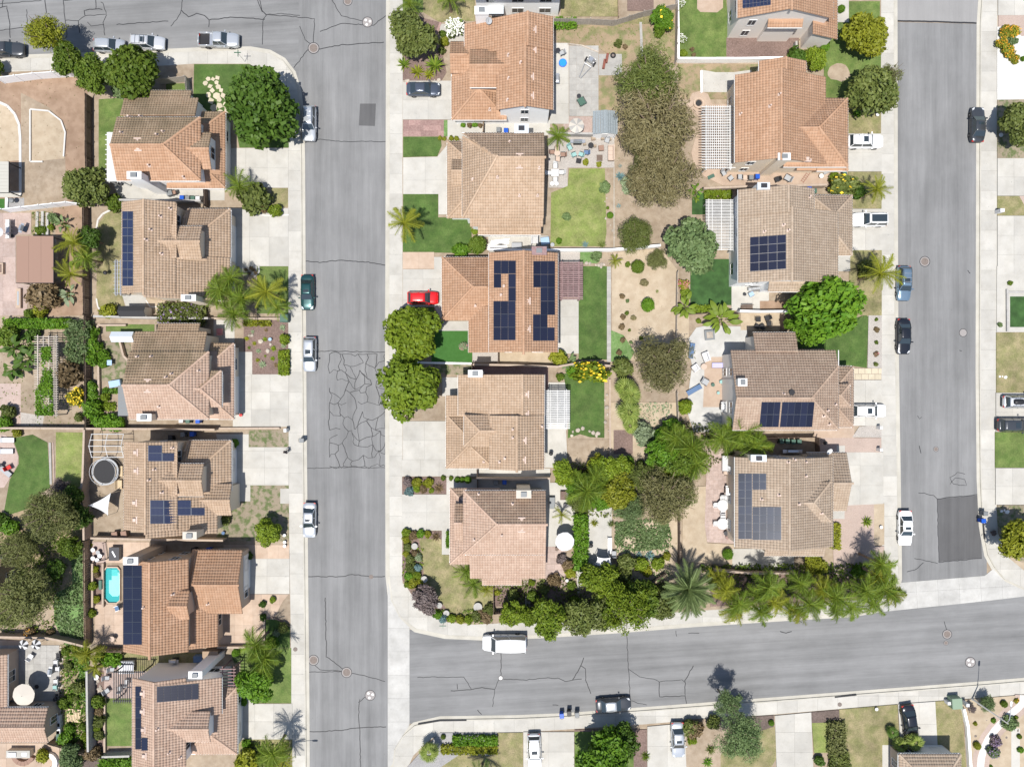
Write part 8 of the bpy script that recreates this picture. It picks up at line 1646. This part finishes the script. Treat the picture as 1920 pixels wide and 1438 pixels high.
for x,y,rz,w_,lab in ((760,305,8,2.6,'white planks stacked behind the white wall'),(740,330,3,2.8,'longer white planks against the white wall')):
 root = thing('plank_stack','f',x,y,lab,'planks',rz=rz)
 for k in range(6): g = G(); g.cbox(random.uniform(-.15,.15),-.35+k*.14,.02+.05*(k%2),w_,.12,.05,random.uniform(-.04,.04)); g.put('plank',MT['white_paint'],root)
box_thing('storage_chest','g',1073,712,90,1.6,.75,.7,'grey storage chest by the pink and brown house','chest','grey_plastic'); box_thing('raised_planter','g',1140,668,0,.85,1.2,.6,'dark raised planter with rusty soil','planter','wood_dark','mulch'); table('g',1150,725,13,'round dark pot beside the drooping golden palm','dark_metal',h=.5); table('g',1100,985,11,'round dark pot at the end of the hexagonal umbrella patio','wood_dark',h=.5); table('h',1160,155,9,'white pot in the garden south of the pink roof','white_plastic',h=.5)
def bench(t,x,y,rz,label,mat='wood_grey',L=1.6):
 root = thing('garden_bench',t,x,y,label,'bench','benches',rz)
 for k in range(4): g = G(); g.cbox(0,-.2+k*.14,.42,L,.11,.035); g.put('seat_slat',MT[mat],root)
 for k in range(3): g = G(); g.cbox(0,.33+.03*k,.55+k*.14,L,.03,.10); g.put('back_slat',MT[mat],root)
 for s in (-1,1): g = G(); g.cbox(s*L*.45,.05,0,.06,.5,.42); g.put('leg',MT[mat],root)
bench('g',1418,965,90,'pale slatted bench on the concrete below the spiky yucca','white_paint',2.2); bench('j',475,697,0,'dark slatted bench on the concrete by the white wall','wood_dark'); bench('h',930,280,90,'grey wooden bench beside the dark fence'); bench('c',735,520,90,'pale bench beside the trampoline','wood_pale',1.4); bench('c',730,600,90,'tan bench below the trampoline','wood_pale',1.2)
table('k',328,722,34,'upper round white table on the tiled patio','white_worn'); table('k',327,832,34,'lower round white table on the tiled patio','white_worn')
for x,y,rz,lab in ((328,682,270,'white chair above the upper round white table'),(290,722,0,'white chair left of the upper round white table'),(330,764,90,'white chair below the upper round white table'),(290,832,0,'white chair left of the lower round white table'),(330,792,270,'white chair above the lower round white table'),(362,838,180,'white chair right of the lower round white table')): chair('k',x,y,rz,lab,'white_plastic','white_plastic')
box_thing('storage_chest','k',350,475,90,2.2,.85,.8,'long pale counter at the top of the tiled patio','counter','steel'); chair('k',350,530,0,'wicker chair below the pale counter','cushion_tan','wood_dark'); sofa('k',360,690,180,1.1,'small white sofa against the blue grey panelled house','canvas_white'); table('k',350,890,14,'dark pot stand at the end of the tiled patio','dark_metal',h=.5); table('k',358,915,10,'terracotta pot at the end of the tiled patio','paver_red',h=.5)
root = thing('fire_pit','i',190,623,'round fire pit with a dark bowl on the curved patio','fire pit'); g = G(); g.lathe(0,0,[(.75,0),(.75,.3),(.5,.3),(.45,.1)],18); g.put('ring',MT['paver'],root); g = G(); g.lathe(0,0,[(.42,.12),(.42,.2)],14); g.put('bowl',MT['canvas_black'],root)
for x,y,rz,m,lab in ((335,1047,300,'canvas_grey','grey chair at the foot of the lattice pergola'),(378,1076,40,'canvas_grey','wire chair beside the grey one at the lattice pergola'),(432,1068,90,'canvas_grey','grey chair left of the bins by the cream wall'),(462,1073,90,'cushion_tan','tan chair nearest the bins by the cream wall'),(655,1085,200,'canvas_black','small black chair by the cream wall'),(718,1076,150,'canvas_grey','white grey hanging chair by the cream wall')): chair('i',x,y,rz,lab,m,w_=.8 if '718' in str(x) else .58)
root = thing('ladder','i',840,1052,'red ladder lying by the cream wall','ladder',rz=55)
for s in (-1,1): g = G(); g.cbox(0,s*.2,.04,2.4,.05,.07); g.put('rail',MT['rust_red'],root)
for k in range(8): g = G(); g.cbox(-1.05+k*.3,0,.05,.04,.36,.04); g.put('rung',MT['rust_red'],root)
table('i',975,1066,11,'orange pot near the driveway of the bright orange house','paver_red',h=.45); table('i',920,1062,14,'white pot near the driveway of the bright orange house','white_plastic',h=.45); box_thing('storage_bench','i',965,1028,20,1.3,.6,.6,'grey white bench box by the low orange roof','storage box','white_plastic','canvas_grey'); box_thing('doormat_box','i',265,1062,25,1.0,.5,.12,'dark green mat by the lattice pergola','mat','green_plastic')
root = thing('fire_table','j',252,860,'square grey fire table on the curved patio','fire table',rz=5); g = G(); g.cbox(0,0,0,1.25,1.25,.45); g.put('base',MT['concrete_grey'],root); g = G(); g.cbox(0,0,.452,1.35,1.35,.06); g.put('top',MT['grey_plastic'],root); g = G(); g.cbox(0,0,.514,.85,.85,.03); g.put('burner',MT['rock'],root)
sofa('j',230,990,200,1.3,'large white lounge chair on the curved patio','canvas_white'); sofa('j',167,1056,215,.9,'small white lounge chair on the curved patio','canvas_white'); table('j',218,1048,18,'round tan side table between the white lounge chairs','cushion_tan',h=.5); lounger('j',312,1040,180,'lilac sun lounger by the taupe roofed house','cushion_lilac'); lounger('j',146,952,80,'blue and white sun lounger on the curved patio','cushion_blue'); lounger('j',158,1188,210,'blue sun lounger beside the brown olive tree','cushion_blue'); chair('j',226,1140,330,'dark grey armchair on the curved patio','canvas_grey','dark_metal',w_=.8)
table('j',322,1139,11,'teal stool by the taupe roofed house','cushion_teal',h=.45); table('j',273,1157,11,'round dark green planter on the curved patio','green_plastic',h=.4); table('j',305,1205,9,'small pale green planter on the curved patio','cushion_teal',h=.4); grill('k',325,135,90,'black covered grill against the taupe roofed house','canvas_black')
for x,y,rz,lab in ((543,766,0,'dark square chair at the top of the sandy seating area'),(596,760,200,'dark round chair right of the dark square one'),(608,792,100,'dark round fire bowl chair in the sandy seating area'),(536,808,60,'left dark chair of the lower pair'),(562,808,120,'right dark chair of the lower pair')): chair('j',x,y,rz,lab,'canvas_black')
table('j',463,616,10,'round black pot beside the concrete grill patio','dark_metal',h=.4); chair('j',502,616,30,'pale blue plastic chair below the black grill','pale_blue','steel')
for i,(y,lab) in enumerate(((1040,'topmost white folding chair of the four at the left edge'),(1088,'second white folding chair from the top at the left edge'),(1138,'third white folding chair from the top at the left edge'),(1205,'lowest white folding chair of the four at the left edge'))): chair('s',130,y,180,lab,'white_plastic','white_plastic')
root = thing('fire_trough','b',122,640,'long salmon fire trough on the pink paving','fire pit'); g = G(); g.box(-.33,-1.35,0,.33,1.35,.42); g.put('base',MT['paver'],root); g = G(); g.box(-.13,-.95,.422,.13,.95,.45); g.put('burner',MT['canvas_grey'],root)
root = thing('square_planter','b',8,462,'salmon square planter at the left edge','planter'); g = G(); g.box(-.55,-.75,0,.55,.75,.45); g.put('rim',MT['paver'],root); g = G(); g.box(-.38,-.58,.452,.38,.58,.47); g.put('soil',MT['mulch'],root)
chair('b',1328,838,90,'pink garden chair on the small concrete patio','pink_paint','pink_paint',w_=.7)
table('b',675,1025,15,'pale blue square table on the patchy back lawn','pale_blue',round_=False,w_=.65,d_=.7); box_thing('covered_heap','b',690,1150,10,1.6,.95,.6,'pale blue tarpaulin covered heap by the brown roofed house','tarpaulin','pale_blue')
root = thing('planter_cabinet','c',705,1010,'dark grey open planter cabinet by the pool wall','cabinet'); g = G(); g.box(-.65,-.85,0,.65,.85,.75); g.put('body',MT['grey_plastic'],root); g = G(); g.box(-.7,-.9,.752,.7,.9,.82); g.put('lid',MT['dark_metal'],root); g = G(); g.cbox(0,0,.83,.2,.9,.05,.5); g.put('handle',MT['steel'],root)
for x,y,m,lab in ((570,990,'white_plastic','white pot in the corner by the pool'),(600,1005,'canvas_grey','grey pot in the corner by the pool'),(570,1040,'white_plastic','second white pot lower in the pool corner'),(595,1050,'white_plastic','large white pot at the pool corner railing'),(610,1025,'steel','steel pot at the pool corner railing')): table('c',x,y,13,lab,m,h=.5)
chair('d',715,320,200,'blue grey chair at the lower end of the pool','cushion_blue','steel'); table('d',690,500,16,'pale round side table in the palm shadow by the pool','cushion_tan'); box_thing('pool_heater','d',605,185,0,.4,1.3,.7,'dark green pump box in the pool planter','pump box','green_plastic')
for x,y,m,lab in ((52,335,'canvas_white','white lounger at the top of the pink paved terrace'),(45,402,'canvas_white','second white lounger on the pink paved terrace')): lounger('c',x,y,0,lab,m)
chair('c',68,498,30,'red chair on the pink paved terrace','red_plastic','dark_metal'); lounger('c',40,520,320,'grey white lounger beside the red chair','canvas_grey'); table('c',22,482,12,'small dark table on the pink paved terrace','dark_metal')
chair('d',200,608,60,'white deck chair on the grey paving','white_plastic','white_plastic'); table('d',185,630,8,'small red parasol base on the grey paving','red_plastic',h=.2)
for x,y,m,lab in ((365,600,'canvas_black','black chair at the top of the grey paving row'),(350,640,'canvas_white','white chair near the top of the grey paving row'),(360,680,'canvas_white','white cushioned chair beside the covered barbecue'),(350,755,'canvas_white','white chair in the middle of the grey paving row'),(345,790,'cushion_teal','pale teal chair low in the grey paving row'),(360,830,'canvas_black','black chair at the bottom of the grey paving row')): chair('d',x,y,180,lab,m)
root = thing('wood_pallet','d',450,965,'pale wooden pallet lying on the weedy bank','pallet',rz=-5)
for k in range(9): g = G(); g.cbox(-.82+k*.205,0,.22,.13,1.75,.03); g.put('slat',MT['wood_pale'],root)
for y_ in (-.8,0,.8): g = G(); g.cbox(0,y_,.02,1.8,.09,.195); g.put('bearer',MT['wood_pale'],root)
root = thing('outdoor_kitchen','d',137,1180,'cream outdoor kitchen with a steel grill top','outdoor kitchen'); g = G(); g.box(-1.55,-.45,0,1.55,.45,.85); g.put('counter',MT['stucco_cream'],root); g = G(); g.box(-1.62,-.5,.852,1.62,.5,.92); g.put('worktop',MT['concrete'],root); g = G(); g.box(-1.3,-.3,.922,-.2,.3,1.05); g.put('grill_top',MT['steel'],root); g = G(); g.box(.5,-.25,.922,1.2,.25,.94); g.put('sink',MT['steel'],root)
def curved(t,x,y,r,a0,a1,label,mat,hgt=.45,wd=.6):
 root = thing('curved_bench',t,x,y,label,'bench','benches'); R = U(t,r); n = 7
 for k in range(n):
  a,b = math.radians(a0+(a1-a0)*k/n),math.radians(a0+(a1-a0)*(k+1)/n-1); g = G(); g.prism([(R*math.cos(a),R*math.sin(a)),((R+wd)*math.cos(a),(R+wd)*math.sin(a)),((R+wd)*math.cos(b),(R+wd)*math.sin(b)),(R*math.cos(b),R*math.sin(b))],0,hgt); g.put('seat_block',MT[mat],root)
curved('d',150,1190,45,200,340,'curved brown cushioned bench at the bottom left','canvas_brown'); curved('d',295,1245,35,-80,110,'curved white seat wall at the bottom left','stucco_white')
for x,y,w_,m,lab in ((352,1000,.5,'white_plastic','white box on the narrow strip by the pink roof'),(354,1045,.55,'white_plastic','second white box on the narrow strip by the pink roof'),(352,1090,.5,'green_plastic','green box on the narrow strip by the pink roof')): box_thing('storage_box','d',x,y,90,1.6,w_,.6,lab,'storage box',m)
table('d',590,728,18,'round white lantern table at the top of the grey wall','white_plastic',h=.6)
table('d',775,680,30,'white striped outdoor table beside the black pergola','canvas_white',round_=False,w_=2.0,d_=1.2); sofa('d',770,650,270,2.2,'pale sofa above the white striped table','canvas_grey')
for x,y,rz,lab in ((685,685,0,'dark chair left of the white striped table'),(655,812,30,'grey chair left of the black pergola'),(655,735,0,'small dark chair at the pergola corner'),(730,800,90,'dark chair under the black pergola'),(770,760,90,'pale chair under the black pergola')): chair('d',x,y,rz,lab,'canvas_white' if 'pale' in lab else 'canvas_grey')
grill('d',1060,630,0,'dark barbecue in the passage of the black pergola house'); box_thing('garden_chest','d',1190,630,5,1.3,.9,.9,'dark blue chest in the passage of the black pergola house','chest','cushion_blue'); box_thing('brick_pier','d',1262,610,0,2.1,1.3,1.6,'brown tiled cabinet by the tall chimney wall','cabinet','wood_dark','tile_brown')
for x,y,r,lab in ((250,968,19,'round grey stone basin in the curved flower bed'),(308,1165,20,'round stone disc at the lower curved flower bed')): table('g',x,y,r,lab,'paver_grey',h=.5)
for x,y,r,lab in ((398,303,17,'round stone disc beside the purple shrub tree'),(440,350,18,'round stone disc by the street name sign'),(628,313,26,'large round stone fountain basin near the dark fence')): table('h',x,y,r,lab,'paver_grey',h=.5)
chair('g',1440,1010,90,'grey chair beside the white shade cloth','canvas_grey'); table('a',730,1106,13,'coiled dark hose stand by the white patio cover','dark_metal',h=.4); chair('a',1050,1165,200,'rusty chair beside the bins of the corner house','canvas_brown'); box_thing('crate','a',1018,1160,20,.8,.7,.7,'dark crate beside the bins of the corner house','crate','grey_plastic'); kettle('a',95,1212,'dark grill on the small gravel square','grey_plastic',.36)
for t,x,y,m,lab in (('c',1450,185,'red_plastic','red pot at the garage corner of the brown roofed house'),('c',1345,890,'cushion_blue','blue grey pot under the trampoline house eave'),('c',1710,903,'white_plastic','white lamp pot near the small round tree'),('c',1712,945,'white_plastic','upper white ball pot at the driveway edge'),('c',1712,968,'white_plastic','lower white ball pot at the driveway edge'),('b',1625,885,'pale_blue','pale blue pot in the red mulch garden'),('i',1258,695,'white_plastic','small white pot by the olive green tree'),('k',1280,855,'white_plastic','white meter lid on the bare planting strip'),('l',1252,925,'white_plastic','pale lid on the dry southern lawn'),('m',600,655,'white_plastic','pale ball at the foot of the dense round tree')): table(t,x,y,10 if t != 'q' else 25,lab,m,h=.35)
for t,x,y,lab in (('c',690,905,'rusty brown heap box in the lower trampoline yard'),('c',745,900,'second rusty box in the lower trampoline yard')): box_thing('firewood_box',t,x,y,10,.8,.9,.8,lab,'box','wood_dark','canvas_brown')
rr_ = random.Random(11)
root = empty('stone_path',P('a',1300,580),'winding path of pale flagstones across the corner lawn','stone path')
def stones(t,pts,wd,r,root,mat='flag',nm='flagstone'):
 done = []
 for _ in range(900):
  f = rr_.random()*(len(pts)-1); k = int(f); a,b = pts[k],pts[min(k+1,len(pts)-1)]; x = a[0]+(b[0]-a[0])*(f-k)+rr_.uniform(-wd,wd); y = a[1]+(b[1]-a[1])*(f-k)+rr_.uniform(-wd*.5,wd*.5); s = r*rr_.uniform(.6,1.2)
  if any(math.hypot(x-q[0],y-q[1]) < (s+q[2])*.8 for q in done): continue
  done.append((x,y,s))
 for x,y,s in done:
  c = P(t,x,y); R = U(t,s); n = rr_.randint(4,6); a0 = rr_.random()*6; g = G(); g.prism([(c.x+R*rr_.uniform(.8,1.2)*math.cos(a0+2*math.pi*k/n),c.y+R*rr_.uniform(.8,1.12)*math.sin(a0+2*math.pi*k/n)) for k in range(n)],.14,.245+rr_.uniform(0,.012)); g.put(nm,MT[mat],root)
stones('a',[(1270,475),(1285,520),(1300,570),(1330,620),(1325,665)],44,24,root)
rockrow('edging_stone','g',[(1180,310),(1225,285),(1260,270),(1310,290),(1360,300)],9,.32,'pale stone edging the back lawn of the tan roofed house'); rockrow('garden_rock','g',[(760,1210),(900,1190),(1010,1160)],14,.22,'brown garden rock south of the pink roof'); rockrow('edging_stone','f',[(1240,432),(1290,440),(1395,438)],10,.26,'pale stone edging the narrow ground cover bed'); rockrow('edging_stone','g',[(1400,40),(1400,200),(1405,300)],6,.28,'pale stone along the dirt garden kerb'); rockrow('wall_stone','d',[(370,545),(378,700),(370,860),(362,960)],34,.2,'small stone edging the weedy bank',spread=.2); rockrow('edging_stone','f',[(1398,20),(1402,90),(1405,180),(1440,280)],8,.2,'small stone beside the bright lawn'); rockrow('garden_rock','d',[(590,745),(600,800),(610,850)],14,.25,'brown rock behind the grey wall'); rockrow('garden_stone','q',[(1150,705),(1210,795),(1160,935),(1010,975),(1350,1320),(1460,1190),(1440,1020),(1680,850)],8,.2,'small dark stone in the corner rock garden','iron_rust'); rockrow('driveway_stone','e',[(180,492),(215,494)],3,.25,'pale stone at the corner of the front bed by the grey car',spread=.1); rockrow('driveway_stone','e',[(340,492),(405,488)],3,.25,'pale stone by the bonnet of the slate grey car',spread=.1)
rockrow('garden_stone','n',[(590,528),(612,530),(630,535)],3,.24,'white stepping stone on the dry lawn at the right edge','white_paint',spread=.05); rockrow('garden_stone','n',[(598,1175),(622,1172),(637,1183)],3,.3,'white stone at the lower right lawn corner','white_paint',spread=.05)
# ======= PERSON
def person(t,x,y,rz,label):
 p = P(t,x,y); root = empty('person',(p.x,p.y,.165),label,'person',None,math.radians(rz),local=True)
 J = [(0,0,.93,.145),(0,0,1.18,.135),(0,0,1.40,.15),(.01,0,1.50,.065),(.02,0,1.58,.075),(.02,0,1.68,.10),(.01,0,1.76,.075)]; E = [(0,1),(1,2),(2,3),(3,4),(4,5),(5,6)]
 def chain(root_i,pts):
  k = root_i
  for q in pts: J.append(q); E.append((k,len(J)-1)); k = len(J)-1
 chain(2,[(0,.19,1.40,.07),(-.10,.24,1.14,.05),(.02,.25,.92,.038),(.06,.25,.82,.035)]); chain(2,[(0,-.19,1.40,.07),(.08,-.24,1.14,.05),(.26,-.23,.98,.038),(.33,-.22,.93,.035)])
 chain(0,[(0,.10,.86,.10),(.20,.11,.48,.07),(.30,.11,.09,.05),(.42,.12,.045,.04)]); chain(0,[(0,-.10,.86,.10),(-.10,-.11,.48,.07),(-.36,-.11,.14,.05),(-.28,-.12,.045,.04)])
 me = bpy.data.meshes.new('person_body'); me.from_pydata([j[:3] for j in J],E,[]); o = link(bpy.data.objects.new('body',me),root); me.materials.append(MT['clothes'])
 md = o.modifiers.new('skin','SKIN')
 for v,j in zip(me.skin_vertices[0].data if me.skin_vertices else [],J): v.radius = (j[3],j[3])
 if not me.skin_vertices:
  bm = bmesh.new(); bm.from_mesh(me); ly = bm.verts.layers.skin.verify(); bm.verts.ensure_lookup_table()
  for i,j in enumerate(J): bm.verts[i][ly].radius = (j[3],j[3]); bm.verts[i][ly].use_root = i == 0
  bm.to_mesh(me); bm.free()
 s = o.modifiers.new('smooth','SUBSURF'); s.levels = 1; s.render_levels = 2
 for sy in (-1,1):
  hx,hz = ((.06,.82) if sy > 0 else (.33,.93))
  for k in range(5): g = G(); a = -.035+.0175*k; g.tube([(hx,sy*.25+a*.8,hz),(hx+.04,sy*.25+a,hz-.05),(hx+.06,sy*.25+a,hz-.10+.012*abs(k-2))],[.011,.010,.008],5); g.put('finger',MT['skin_tone'],root)
 g = G(); g.lathe(.02,0,[(.10,1.66),(.112,1.72),(.10,1.78),(.05,1.815)],12); g.put('hair',MT['hair'],root)
 for s_ in (-1,1): g = G(); g.cbox(.108,s_*.035,1.665,.012,.022,.014); g.put('eye',MT['canvas_black'],root)
MT['clothes'] = M('clothes',(.05,.04,.05),rough=.9); MT['skin_tone'] = M('skin_tone',(.42,.25,.18),rough=.6); MT['hair'] = M('hair',(.03,.02,.015),rough=.6)
person('c',1733,402,215,'person in dark clothes walking on the sidewalk near the kerb bin')
# ------- tell alike things apart by their order
ORD = 'first second third fourth fifth sixth seventh eighth ninth tenth eleventh twelfth thirteenth fourteenth fifteenth sixteenth seventeenth eighteenth'.split()
same = {}
for o in bpy.data.objects:
 if o.parent is None and o.get('category') and o.get('label'): same.setdefault(o['label'],[]).append(o)
for lb,os_ in same.items():
 if not 1 < len(os_) <= 18: continue
 xs,ys = [o.location.x for o in os_],[o.location.y for o in os_]; hor = max(xs)-min(xs) > max(ys)-min(ys)
 os_.sort(key=lambda o: o.location.x if hor else -o.location.y)
 for i,o in enumerate(os_): o['label'] = lb+', '+(ORD[i] if i < len(os_)-1 or i < 2 else 'last')+(' from left' if hor else ' from top')
